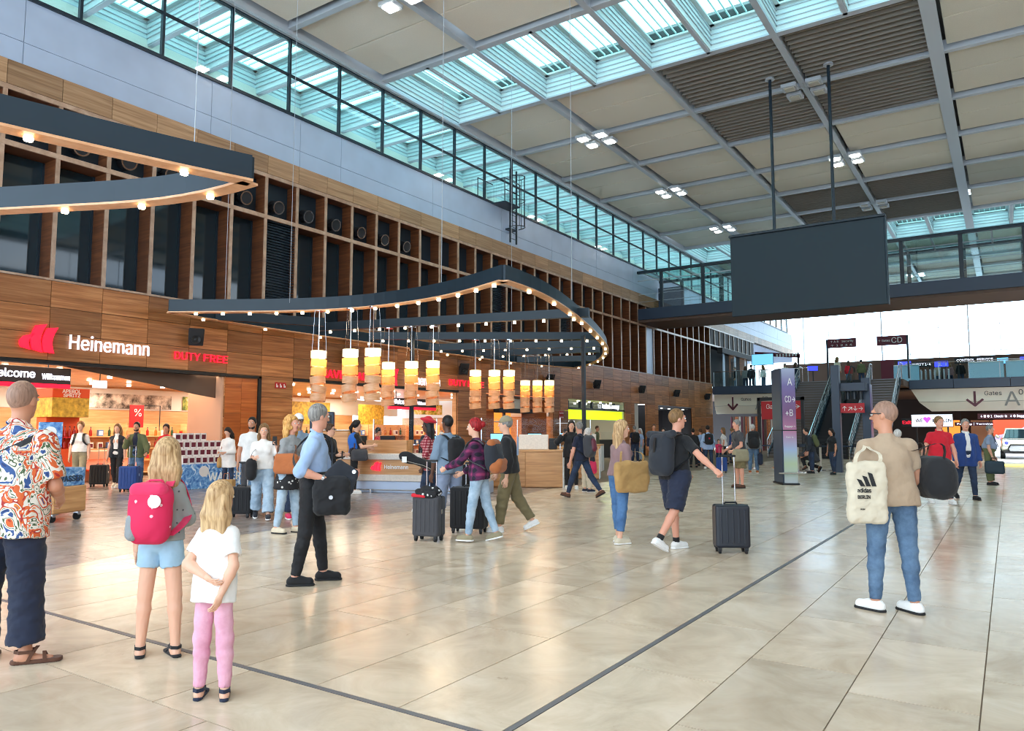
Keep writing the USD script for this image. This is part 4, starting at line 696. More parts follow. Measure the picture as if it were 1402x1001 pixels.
# ------------------------------------------------------------------ far right: signs, screens, car
led = thing('led_screen', 'white wall screen with heart between two words behind the red polo shirt', 'screen', (-3.75, 50, 1.75)); obj('case', bbox(-1.08, 1.08, 0, .12, -.03, .73, .01), 'charcoal', led); obj('display', bbox(-1.05, 1.05, -.01, 0, 0, .7, .004), 'screen_white', led); obj('support_post', cat_([box(a - .04, a + .04, .02, .1, -1.75, 0) for a in (-.8, .8)]), 'charcoal', led)
obj('lettering', to_wall_y(text_fit('WE', .2, .38, .01, True), -.85, -.01, .26), 'maroon', led); obj('lettering', to_wall_y(text_fit('BERLIN', .17, .95, .01, True), .02, -.01, .27), 'slab_blue', led)
ht = sg.Point(-.09, .1).buffer(.1).union(sg.Point(.09, .1).buffer(.1)).union(sg.Polygon([(-.185, .07), (.185, .07), (0, -.17)])); obj('heart', to_wall_y(extr(ht, .01), -.25, -.01, .36), 'magenta', led)
neon = thing('neon_sign', 'small red neon script sign left of the white wall screen', 'sign', (-5.1, 50, 1.75)); obj('neon_plate', bbox(-.25, .3, 0, .06, 0, .5, .01), 'charcoal', neon); obj('lettering', to_wall_y(text_fit('Exit', .2, .45, .03, True), -.2, 0, .15), 'sign_red', neon)
bb = thing('billboard', 'orange and lilac lit billboard with a dark car picture behind the displayed car', 'billboard', (1.6, 50.2, 1.0)); glow('bill_lilac', (196, 176, 230), .9); glow('bill_orange', (240, 80, 40), .9)
obj('panel', bbox(-2.3, 2.3, 0, .15, 0, 1.1, .01), 'bill_lilac', bb); a = sg.Polygon([(-2.3, .3), (-2.3, 1.1), (-.6, 1.1), (-1.0, .75), (-1.7, .45)]).buffer(.05); obj('orange_print', to_wall_y(extr(a, .01), 0, 0, -.03), 'bill_orange', bb)
obj('car_print', to_wall_y(extr(sg.Polygon([(-1.6, .2), (-1.55, .42), (-1.1, .5), (-.85, .68), (-.2, .68), (.05, .48), (.4, .42), (.42, .2)]), .012), 0, 0, 0), 'charcoal', bb); obj('lettering', to_wall_y(text_fit('NEW', .14, .4, .01, True), .9, 0, .4), 'charcoal', bb); obj('lower_light', box(-2.6, 2.6, .2, .3, -1.0, .0), 'screen_white', bb)
for x0, x1, z0, z1, s, lb in ((-1.64, 1.2, 2.25, 2.6, '↓ ■ ● 1  Check-in   ↓ ● Baggage', 'dark overhead direction sign under the long beige gates board'), (-3.0, -.7, 1.83, 2.07, 'Parking | Terminal', 'lower dark red overhead sign behind the blazer'), (-14.6, -11.2, 2.5, 2.85, '↑ ■ ● 1   ↓ 2 3', 'dark overhead direction sign under the left gates board')):
    t = thing('overhead_sign', lb, 'sign', ((x0 + x1) / 2, 56 if z1 > 2.3 else 57.5, z0)); w = (x1 - x0) / 2; obj('board', bbox(-w, w, 0, .12, 0, z1 - z0, .01), 'maroon' if z0 < 2.4 else 'charcoal', t); obj('lettering', to_wall_y(text_fit(s, (z1 - z0) * .42, 1.8 * w, .01, True), -w * .9, 0, (z1 - z0) * .3), 'sign_white', t); obj('hangers', cat_([box(a - .02, a + .02, .04, .08, z1 - z0, 4.3 - z0) for a in (-w * .7, w * .7)]), 'charcoal', t)
def upscreen(x0, x1, z0, z1, y, mat, label, s=None):
    t = thing('info_screen', label, 'screen', ((x0 + x1) / 2, y, z0)); w = (x1 - x0) / 2; obj('case', bbox(-w, w, 0, .1, 0, z1 - z0, .01), 'charcoal', t); obj('display', bbox(-w + .03, w - .03, -.012, 0, .03, z1 - z0 - .03, .003), mat, t); obj('stand', cyl((0, .1, 4.7 - z0), (0, .1, 0), .04, 8), 'charcoal', t)
    if s: obj('lettering', to_wall_y(text_fit(s, (z1 - z0) * .5, w * 1.2, .01, True), -w * .6, -.012, (z1 - z0) * .25), 'white', t)
upscreen(-6.5, -5.6, 6.05, 6.5, 60, 'sign_deep', 'small deep blue screen right of the right stair flight, upper level', '2 ←'); upscreen(-4.2, -3.3, 5.95, 6.4, 60, 'sign_deep', 'deep blue screen in the middle of the upper level counters', '1 i'); upscreen(-.5, .2, 6.0, 6.45, 60, 'screen_blue', 'light blue screen above the glass booths of the upper level'); upscreen(.8, 1.9, 6.0, 6.45, 60, 'sign_deep', 'deep blue screen at the right edge of the upper level', '3 i'); upscreen(-12.3, -11.5, 5.9, 6.3, 58, 'sign_deep', 'deep blue slanted screen left of the left escalator top'); upscreen(-16.9, -15.2, 6.7, 7.6, 60, 'screen_blue', 'picture screen on the balcony behind the tall info column')
for x0, x1, z, s, lb in ((-6., -4.4, 6.2, 'SECURITY 1-4', 'white lettering strip left above the upper level counters'), (-3., -.6, 6.35, 'CONTROL  SERVICE', 'white lettering strip centre above the upper level counters')):
    t = thing('counter_sign', lb, 'sign', ((x0 + x1) / 2, 61, z)); obj('strip', bbox((x0 - x1) / 2, (x1 - x0) / 2, 0, .1, -.12, .3, .01), 'charcoal', t); obj('lettering', to_wall_y(text_fit(s, .18, (x1 - x0) * .9, .01, True), (x0 - x1) * .45, 0, 0), 'sign_white', t); obj('legs', cat_([box(q - .03, q + .03, .02, .08, 4.7 - z, -.1) for q in ((x0 - x1) * .4, (x1 - x0) * .4)]), 'charcoal', t)
for k, (x0, x1) in enumerate(((-2.1, -.1), (.0, 1.9), (2.0, 4.0), (-6.6, -5.0))):
    t = thing('glass_booth', ['left of the two light blue glass booths on the upper level', 'second light blue glass booth on the upper level', 'last light blue glass booth at the right edge of the upper level', 'small glass booth beside the right stair top'][k], 'booth', ((x0 + x1) / 2, 58.5, 4.7)); w = (x1 - x0) / 2
    obj('front_panel', bbox(-w, w, 0, .04, .05, 1.35, .01), 'booth_blue' if 'booth_blue' in MAT else plain('booth_blue', (150, 200, 224), .3), t); obj('top_rail', box(-w, w, -.03, .07, 1.35, 1.42), 'white', t); obj('side_panel', cat_([box(-w, -w + .04, 0, 1.4, 0, 1.35), box(w - .04, w, 0, 1.4, 0, 1.35)]), 'plexi', t)
def tourniquet(x, y): return
gt0 = None
for k in range(14):
    x = -6.4 + .28 * k if k < 12 else -5 + .3 * k
    lbl = 'thin light gate post of the upper level control row'
    if gt0 is None: gt0 = thing('gate_post', lbl, 'post', (x, 60, 4.7), 0, 'gate posts of the upper level'); obj('post', box(-.04, .04, -.3, .3, 0, 1.05), 'beam_grey', gt0); obj('top', bbox(-.05, .05, -.32, .32, 1.05, 1.1, .01), 'chrome', gt0)
    else: dup(gt0, (x, 60, 4.7))
# balcony shop front behind the left railing
bs = thing('balcony_shopfront', 'tall glass shop front behind the left balcony railing', 'shop front', (-18.2, 56, 4.7))
for k in range(7): obj('glass_fin', mv(box(-.03, .03, 0, .9, 0, 2.7), (.25, 0, 0), rz=-20 if k % 2 else 10).apply_translation((0, 1.4 * k, 0)), 'clear_glass' if k % 2 else 'grey_metal', bs)
obj('header', box(0, .4, -.5, 12, 2.7, 3.1), 'shop_dark', bs)
bn = thing('striped_banner', 'dark awning with white striped lettering band above the balcony', 'banner', (-15.0, 60.5, 6.6)); obj('awning', mv(bbox(-1.9, 1.6, 0, .1, .75, 1.05, .02), ry=6), 'maroon', bn)
for k in range(7): obj('banner_letter', bbox(-.1 + .24 * k, .02 + .24 * k, -.06, 0, .72, .95, .005), 'white', bn)
obj('awning_post', box(1.5, 1.6, 0, .1, -1.9, 1.0), 'charcoal', bn)
# striped wall and lit shops under the mezzanine
sw = structure('wall_striped')
for k in range(22): x = -18.1 + .16 * k; obj('stripe_board', bbox(x, x + .13, 58 + .04 * (k % 3), 58.1, 0, 2.6, .01), ['maroon', 'wood_panel', 'soffit_brown', 'offwhite', 'wood_orange'][(k * 7) % 5], sw)
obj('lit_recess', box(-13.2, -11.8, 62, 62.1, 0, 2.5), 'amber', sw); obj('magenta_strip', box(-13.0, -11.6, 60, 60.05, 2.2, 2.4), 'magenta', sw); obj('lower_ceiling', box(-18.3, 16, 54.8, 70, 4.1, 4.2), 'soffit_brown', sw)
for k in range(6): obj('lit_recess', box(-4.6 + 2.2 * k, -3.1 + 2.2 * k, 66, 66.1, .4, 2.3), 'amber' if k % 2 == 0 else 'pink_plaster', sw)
for k in range(5): rect_light(f'/World/under_light_{k}', (-15 + 5.5 * k, 60, 4.05), (2.5, 1.2), 9, (1, .75, .55))
# the displayed car on its lit platform
pl_ = thing('display_platform', 'low white platform with glowing yellow edge under the displayed car', 'platform', (2.2, 41, 0)); obj('top', bbox(-3.0, 4, -2.5, 9, 0, .1, .01), 'white', pl_); obj('glow_edge', box(-3.0, 4, -2.56, -2.51, .01, .09), 'edge_glow' if 'edge_glow' in MAT else glow('edge_glow', (255, 240, 130), 1.6), pl_)
car = thing('compact_car', 'pale green compact car with round headlights shown at the right edge', 'car', (.45, 46.2, .19))
def hull(pts, r): return man(m3.Manifold.batch_hull([m3.Manifold.sphere(r, 12).translate(p) for p in pts]))
rect_light('/World/display_light', (1.0, 42.5, 4.0), (4, 2), 14, (1, .97, .92), (0, .35, -1))
plain('car_paint', (206, 210, 194), .25, coat=1.)
obj('body', cat_([hull([(s * .74, -1.75, .45) for s in (-1, 1)] + [(s * .70, -1.7, .80) for s in (-1, 1)] + [(s * .78, -.8, .85) for s in (-1, 1)] + [(s * .8, 1.8, .9) for s in (-1, 1)] + [(s * .8, 1.8, .35) for s in (-1, 1)] + [(s * .8, -1.3, .35) for s in (-1, 1)], .08)]), 'car_paint', car, 40)
obj('cabin_glass', hull([(s * .74, -.75, .92) for s in (-1, 1)] + [(s * .6, -.1, 1.36) for s in (-1, 1)] + [(s * .62, 1.4, 1.36) for s in (-1, 1)] + [(s * .74, 1.75, .92) for s in (-1, 1)], .04), 'dark_glass', car, 40); obj('roof', hull([(s * .6, -.05, 1.4) for s in (-1, 1)] + [(s * .62, 1.45, 1.4) for s in (-1, 1)], .05), 'car_paint', car, 40)
for s in (-1, 1):
    h = obj('headlight', mv(lathe([(0, 0), (.17, 0), (.17, .05), (0, .07)], 20), (s * .6, -1.79, .72), rx=90), 'white', car); obj('headlight_eye', mv(lathe([(0, 0), (.08, 0), (0, .03)], 16), (s * .6, -1.86, .72), rx=90), 'sign_deep', h); obj('mirror', hull([(s * .95, -.5, 1.0), (s * 1.0, -.5, 1.05)], .08), 'car_paint', car, 40)
    for y in (-1.15, 1.2): wl = obj('wheel', cyl((s * .68, y, .22), (s * .88, y, .22), .31, 20), 'rubber', car); obj('wheel_rim', cyl((s * .87, y, .22), (s * .89, y, .22), .2, 16), 'chrome', wl)
    obj('a_pillar', cyl((s * .74, -.78, .95), (s * .6, -.1, 1.38), .035, 8), 'car_paint', car)
gp = sg.Polygon([(-.42, .25), (.42, .25), (.52, .42), (.42, .6), (-.42, .6), (-.52, .42)]); obj('grille_ring', to_wall_y(extr(gp.buffer(.05).difference(gp), .06), 0, -1.8, 0), 'black', car); obj('grille', to_wall_y(extr(gp, .03), 0, -1.8, 0), 'beam_grey', car); obj('bonnet_stripe', mv(bbox(-.4, -.3, -1.7, -.75, .89, .94, .004), rx=2), 'black', car); obj('lower_bumper', bbox(-.75, .75, -1.84, -1.7, .2, .34, .03), 'charcoal', car)
# belt barrier posts before the stairs
bpost = None
BP = [(-7.1, 29.6), (-6.75, 29.75), (-6.35, 29.9), (-6.0, 30.1), (-5.6, 30.3), (-8.0, 31.5), (-7.4, 32.5), (-6.9, 33.4), (-4.9, 30.8), (-4.5, 31.0), (-4.1, 29.2), (-8.6, 30.6)]
for k, (x, y) in enumerate(BP):
    o = ['first', 'second', 'third', 'fourth', 'fifth', 'sixth', 'seventh', 'eighth', 'ninth', 'tenth', 'eleventh', 'twelfth'][k]
    lbl = 'light grey belt barrier post standing in the queue before the stairs'
    if bpost is None: bpost = thing('barrier_post', lbl, 'barrier post', (x, y, 0), 0, 'belt barrier posts before the stairs'); obj('pole', cyl((0, 0, .02), (0, 0, .95), .045, 12), 'offwhite', bpost); obj('foot', cyl((0, 0, 0), (0, 0, .03), .18, 18), 'chrome', bpost); obj('belt_head', cyl((0, 0, .88), (0, 0, 1.0), .055, 12), 'charcoal', bpost)
    else: dup(bpost, (x, y, 0))
bt = thing('barrier_belt', 'dark blue belts strung between the barrier posts before the stairs', 'belt', (-6.35, 29.9, .9))
for a, b in ((0, 1), (1, 2), (2, 3), (3, 4), (4, 8), (8, 9), (9, 10), (5, 6), (6, 7), (11, 0)): obj('belt_length', mv(ribbon([(*BP[a], .92), (*BP[b], .92)], (0, 0, .05), (.004, .004, 0)), (6.35, -29.9, -.9)), 'slab_blue', bt)
# ------------------------------------------------------------------ figures: one smooth surface per body or garment, from blended round cones and ellipsoids
def v3(*a): return np.array(a, float)
def unit(v): v = np.asarray(v, float); return v / np.linalg.norm(v)
class Blob:
    def __init__(s, k=.03): s.p, s.k, s.clip = [], k, []
    def cone(s, a, b, ra, rb, k=None, sub=False, sq=None): s.p.append(('c', np.array(a, float), np.array(b, float), ra, rb, s.k if k is None else k, sub, sq)); return s
    def ell(s, c, r, R=None, k=None, sub=False): s.p.append(('e', np.array(c, float), np.array(r, float), np.eye(3) if R is None else R, 0, s.k if k is None else k, sub, None)); return s
    def cut(s, n, d): s.clip.append((unit(n), d)); return s          # keeps n.p < d
    def bounds(s):
        lo, hi = np.full(3, 9e9), np.full(3, -9e9)
        for q in s.p:
            if q[6]: continue
            if q[0] == 'c': m = max(q[3], q[4]); a, b = np.minimum(q[1], q[2]) - m, np.maximum(q[1], q[2]) + m
            else: m = q[2].max(); a, b = q[1] - m, q[1] + m
            lo, hi = np.minimum(lo, a), np.maximum(hi, b)
        return lo, hi
    def mesh(s, res):
        lo, hi = s.bounds(); lo -= res * 2.5; hi += res * 2.5; n = np.ceil((hi - lo) / res).astype(int) + 1
        ax = [lo[i] + np.arange(n[i]) * res for i in range(3)]; F = np.full(n, .5)
        for kind, A, B, ra, rb, k, sub, sq in s.p:
            if kind == 'c': m = max(ra, rb) + 1.3 * k + 2 * res; a, b = np.minimum(A, B) - m, np.maximum(A, B) + m
            else: m = B.max() + 1.3 * k + 2 * res; a, b = A - m, A + m
            i0 = np.clip(np.floor((a - lo) / res).astype(int), 0, n); i1 = np.clip(np.ceil((b - lo) / res).astype(int) + 1, 0, n)
            if (i1 <= i0).any(): continue
            sl = tuple(slice(i0[i], i1[i]) for i in range(3)); X, Y, Z = np.meshgrid(*[ax[i][sl[i]] for i in range(3)], indexing='ij', sparse=True)
            if kind == 'c':
                px, py, pz = X - A[0], Y - A[1], Z - A[2]; d = B - A; L2 = max(d @ d, 1e-9)
                h = np.clip((px * d[0] + py * d[1] + pz * d[2]) / L2, 0, 1); D = np.sqrt((px - h * d[0]) ** 2 + (py - h * d[1]) ** 2 + (pz - h * d[2]) ** 2) - (ra + (rb - ra) * h)
            else:
                R = ra; q = [R[0, i] * (X - A[0]) + R[1, i] * (Y - A[1]) + R[2, i] * (Z - A[2]) for i in range(3)]
                k0 = np.sqrt(sum((q[i] / B[i]) ** 2 for i in range(3))); k1 = np.sqrt(sum((q[i] / B[i] ** 2) ** 2 for i in range(3))); D = k0 * (k0 - 1) / np.maximum(k1, 1e-6)
            G = F[sl]
            if sub: h = np.clip(.5 - .5 * (G + D) / k, 0, 1); F[sl] = G * (1 - h) - D * h + k * h * (1 - h)
            else: h = np.clip(.5 + .5 * (G - D) / k, 0, 1); F[sl] = G * (1 - h) + D * h - k * h * (1 - h)
        for nn, d in s.clip:
            X, Y, Z = np.meshgrid(*ax, indexing='ij', sparse=True); F = np.maximum(F, nn[0] * X + nn[1] * Y + nn[2] * Z - d)
        return surface_nets(F, lo, res)
def surface_nets(F, lo, res):
    S = F < 0; n = np.array(F.shape)
    c = sum(S[i:n[0] - 1 + i, j:n[1] - 1 + j, k:n[2] - 1 + k].astype(np.int8) for i in (0, 1) for j in (0, 1) for k in (0, 1)); act = np.argwhere((c > 0) & (c < 8))
    idx = np.full(n - 1, -1, np.int64); idx[tuple(act.T)] = np.arange(len(act)); acc = np.zeros((len(act), 3)); cnt = np.zeros(len(act))
    cor = [(i, j, k) for i in (0, 1) for j in (0, 1) for k in (0, 1)]
    for a in cor:
        for ax in range(3):
            if a[ax]: continue
            b = list(a); b[ax] = 1; fa = F[tuple((act + a).T)]; fb = F[tuple((act + b).T)]; m = (fa < 0) != (fb < 0); t = fa[m] / (fa[m] - fb[m])
            p = np.repeat(np.array(a, float)[None], m.sum(), 0); p[:, ax] += t; acc[m] += p; cnt[m] += 1
    V = lo + res * (act + acc / np.maximum(cnt, 1)[:, None]); Q = []
    for ax in range(3):
        o = [0, 1, 2]; o.remove(ax); sl0 = [slice(1, -1)] * 3; sl1 = [slice(1, -1)] * 3; sl0[ax] = slice(0, -1); sl1[ax] = slice(1, None)
        A, B = S[tuple(sl0)], S[tuple(sl1)]; e = np.argwhere(A != B); off = np.ones(3, int); off[ax] = 0; e = e + off
        if len(e) == 0: continue
        inn = S[tuple(e.T)]
        def cell(du, dv): q = e.copy(); q[:, o[0]] -= du; q[:, o[1]] -= dv; return idx[tuple(q.T)]
        q = np.stack([cell(0, 0), cell(1, 0), cell(1, 1), cell(0, 1)], 1); flip = inn if ax != 1 else ~inn
        q[~flip] = q[~flip][:, ::-1]; Q.append(q)
    Q = np.vstack(Q); return trimesh.Trimesh(V, np.vstack([Q[:, [0, 1, 2]], Q[:, [0, 2, 3]]]), process=False)
def wrinkle(m, amp, f, seed=0):
    V = np.array(m.vertices); N = meshkit.arrays((V, np.array(m.faces)), True)[2]; m.vertices = V + N * (amp * (meshkit.fbm(V * f + seed * 3.1 + 50, 3, seed) - .5) * 2)[:, None]; return m
# hands: palm, four unequal bent fingers and a thumb, made once per pose; wrist at 0, fingers along -z, palm towards +y, thumb at +x
_hand = {}
def hand_mesh(pose, res):
    if (pose, res) in _hand: return _hand[(pose, res)]
    b = Blob(.008); b.ell((0, 0, -.045), (.040, .016, .052)).cone((0, 0, .03), (0, 0, -.02), .026, .027, k=.02)
    bend = {'relaxed': (18, 28, 20), 'grip': (70, 85, 50), 'flat': (4, 6, 4)}[pose]
    for i, (x, L, r) in enumerate(((.030, .072, .0085), (.010, .080, .009), (-.011, .074, .0085), (-.030, .058, .0075))):
        p = v3(x, 0, -.085); a = 0; d0 = v3(x * .9, 0, -.5)
        for seg, (fr, bd) in enumerate(zip((.45, .32, .23), bend)):
            a += bd; q = p + unit(v3(x * .25, math.sin(math.radians(a)), -math.cos(math.radians(a)) * .9999)) * L * fr * 1.12; b.cone(p, q, r * (1 - .08 * seg), r * (.94 - .1 * seg), k=.004); p = q
    tb = {'relaxed': [(.028, .006, -.02), (.052, .016, -.05), (.056, .024, -.078), (.052, .03, -.098)], 'grip': [(.028, .01, -.02), (.046, .03, -.05), (.034, .05, -.07), (.014, .058, -.078)], 'flat': [(.028, .0, -.02), (.056, .006, -.045), (.07, .008, -.07), (.076, .01, -.09)]}[pose]
    for q in range(3): b.cone(tb[q], tb[q + 1], .012 - .001 * q, .0105 - .0012 * q, k=.006)
    _hand[(pose, res)] = b.mesh(res); return _hand[(pose, res)]

def skin(n, rgb): mk(n, {'p': ('principled_bsdf', {'base_color': lin(*rgb), 'roughness': .5, 'subsurface_weight': .08, 'subsurface_radius': (1, .35, .2), 'subsurface_scale': .01})}, [])
skin('skin_light', (222, 170, 142)); skin('skin_tan', (196, 138, 108)); skin('skin_rosy', (216, 154, 128)); skin('skin_dark', (92, 60, 46)); skin('lips', (176, 100, 90)); plain('eye_dark', (34, 26, 22), .15)
def hairm(n, a, b): mk(n, {'tc': ('texture_coordinate', {}), 'mp': ('mapping', {'mapping_type': 'point', 'scale': (70, 70, 5)}), 'n': ('noise_texture', {'scale': 1., 'detail': 4.}), 'r': ('rgb_ramp', {'ramp': [(.3, lin(*a)), (.7, lin(*b))]}), 'bp': ('bump', {'strength': .6, 'distance': .01}), 'p': ('principled_bsdf', {'roughness': .45, 'specular_ior_level': .3})},
                        [('tc.object', 'mp.vector'), ('mp.vector', 'n.vector'), ('n.fac', 'r.fac'), ('r.color', 'p.base_color'), ('n.fac', 'bp.height'), ('bp.normal', 'p.normal')])
hairm('hair_blonde', (142, 104, 64), (224, 188, 140)); hairm('hair_brown', (48, 32, 22), (98, 68, 46)); hairm('hair_black', (14, 12, 12), (40, 34, 32)); hairm('hair_grey', (88, 84, 80), (164, 160, 154)); hairm('hair_white', (170, 166, 160), (222, 218, 212)); hairm('hair_red', (90, 14, 20), (190, 40, 44)); hairm('hair_curly', (168, 112, 54), (232, 184, 110)); hairm('hair_stubble', (134, 104, 88), (168, 132, 112)); hairm('hair_darkblond', (92, 66, 40), (150, 114, 74))
def cloth(n, rgb, var=.05, rough=.85, vs=14., bump=.35): plain(n, rgb, rough, var=var, vscale=vs, bump=bump, bscale=22., sheen=.1)
for n, c in dict(c_white=(236, 234, 230), c_black=(20, 20, 23), c_navy=(26, 34, 56), c_lightblue=(160, 186, 222), c_blue=(36, 66, 128), c_vest=(36, 104, 196), c_grey=(142, 146, 148), c_darkgrey=(66, 66, 70), c_green=(92, 98, 62), c_khaki=(116, 104, 72), c_olive=(150, 140, 112), c_red=(206, 24, 44), c_beige=(176, 152, 126), c_pink=(226, 164, 184), c_hotpink=(222, 50, 96), c_mauve=(142, 112, 112), c_bluegrey=(120, 140, 160), c_steel=(136, 148, 172), c_cream=(210, 198, 174), c_tan=(168, 96, 50), c_straw=(180, 140, 84), c_brown=(92, 58, 40), c_jacket=(34, 38, 46), c_shortsblue=(160, 192, 212)).items(): cloth(n, c)
def denim(n, a, b): mk(n, {'tc': ('texture_coordinate', {}), 'n': ('noise_texture', {'scale': 5., 'detail': 6., 'roughness': .65}), 'r': ('rgb_ramp', {'ramp': [(.3, lin(*a)), (.68, lin(*b))]}), 'n2': ('noise_texture', {'scale': 26., 'detail': 3.}), 'bp': ('bump', {'strength': .4, 'distance': .01}), 'p': ('principled_bsdf', {'roughness': .85})},
                    [('tc.object', 'n.vector'), ('tc.object', 'n2.vector'), ('n.fac', 'r.fac'), ('r.color', 'p.base_color'), ('n2.fac', 'bp.height'), ('bp.normal', 'p.normal')])
denim('d_mid', (52, 76, 104), (104, 132, 160)); denim('d_dark', (24, 34, 54), (48, 66, 94)); denim('d_light', (132, 158, 180), (184, 204, 220)); denim('d_blue', (48, 84, 130), (92, 132, 176)); denim('d_pink', (206, 138, 160), (236, 180, 198)); denim('d_black', (12, 12, 14), (34, 34, 37))
def plaid(n, a, b, c, sc=26.):
    mk(n, {'tc': ('texture_coordinate', {}), 's': ('separate_xyz', {}), 'ax': ('math', {'math_type': 'add'}), 'm1': ('math', {'math_type': 'multiply', 'value2': sc}), 'm2': ('math', {'math_type': 'multiply', 'value2': sc}), 's1': ('math', {'math_type': 'sine'}), 's2': ('math', {'math_type': 'sine'}), 'a1': ('math', {'math_type': 'add'}), 'r': ('rgb_ramp', {'ramp': [(0, lin(*c)), (.3, lin(*a)), (.55, lin(*a)), (.7, lin(*b)), (1, lin(*b))]}), 'mr': ('map_range', {'from_min': -2., 'from_max': 2.}), 'p': ('principled_bsdf', {'roughness': .85})},
       [('tc.object', 's.vector'), ('s.x', 'ax.value1'), ('s.y', 'ax.value2'), ('ax.value', 'm1.value1'), ('s.z', 'm2.value1'), ('m1.value', 's1.value1'), ('m2.value', 's2.value1'), ('s1.value', 'a1.value1'), ('s2.value', 'a1.value2'), ('a1.value', 'mr.value'), ('mr.result', 'r.fac'), ('r.color', 'p.base_color')])
plaid('plaid_purple', (84, 30, 70), (30, 22, 40), (150, 52, 96), 60.); plaid('plaid_red', (150, 40, 54), (206, 150, 150), (96, 26, 40), 130.)
mk('floral', {'tc': ('texture_coordinate', {}), 'mp': ('mapping', {'mapping_type': 'point', 'scale': (1.25, 1.25, 1.), 'rotation': (0, .5, .4)}), 'n': ('noise_texture', {'scale': 6.5, 'detail': 2.2, 'distortion': 1.6}), 'r': ('rgb_ramp', {'interpolate': False, 'ramp': [(0, lin(30, 52, 104)), (.30, lin(52, 84, 140)), (.36, lin(226, 218, 204)), (.43, lin(70, 92, 58)), (.46, lin(228, 220, 206)), (.50, lin(214, 98, 44)), (.56, lin(170, 44, 40)), (.59, lin(230, 222, 208)), (.66, lin(226, 130, 56)), (.7, lin(44, 70, 124))]}), 'p': ('principled_bsdf', {'roughness': .7})},
   [('tc.object', 'mp.vector'), ('mp.vector', 'n.vector'), ('n.fac', 'r.fac'), ('r.color', 'p.base_color')])
def specked(n, base, sp, scale, thr): mk(n, {'tc': ('texture_coordinate', {}), 'v': ('voronoi_texture', {'scale': scale}), 'r': ('rgb_ramp', {'interpolate': False, 'ramp': [(0, lin(*sp)), (thr, lin(*base))]}), 'p': ('principled_bsdf', {'roughness': .8})}, [('tc.object', 'v.vector'), ('v.distance', 'r.fac'), ('r.color', 'p.base_color')])
specked('knit_grey', (150, 154, 152), (84, 88, 92), 22., .16); specked('skirt_dots', (24, 24, 28), (206, 204, 200), 16., .26); specked('pack_pink', (214, 34, 82), (240, 190, 196), 17., .17)

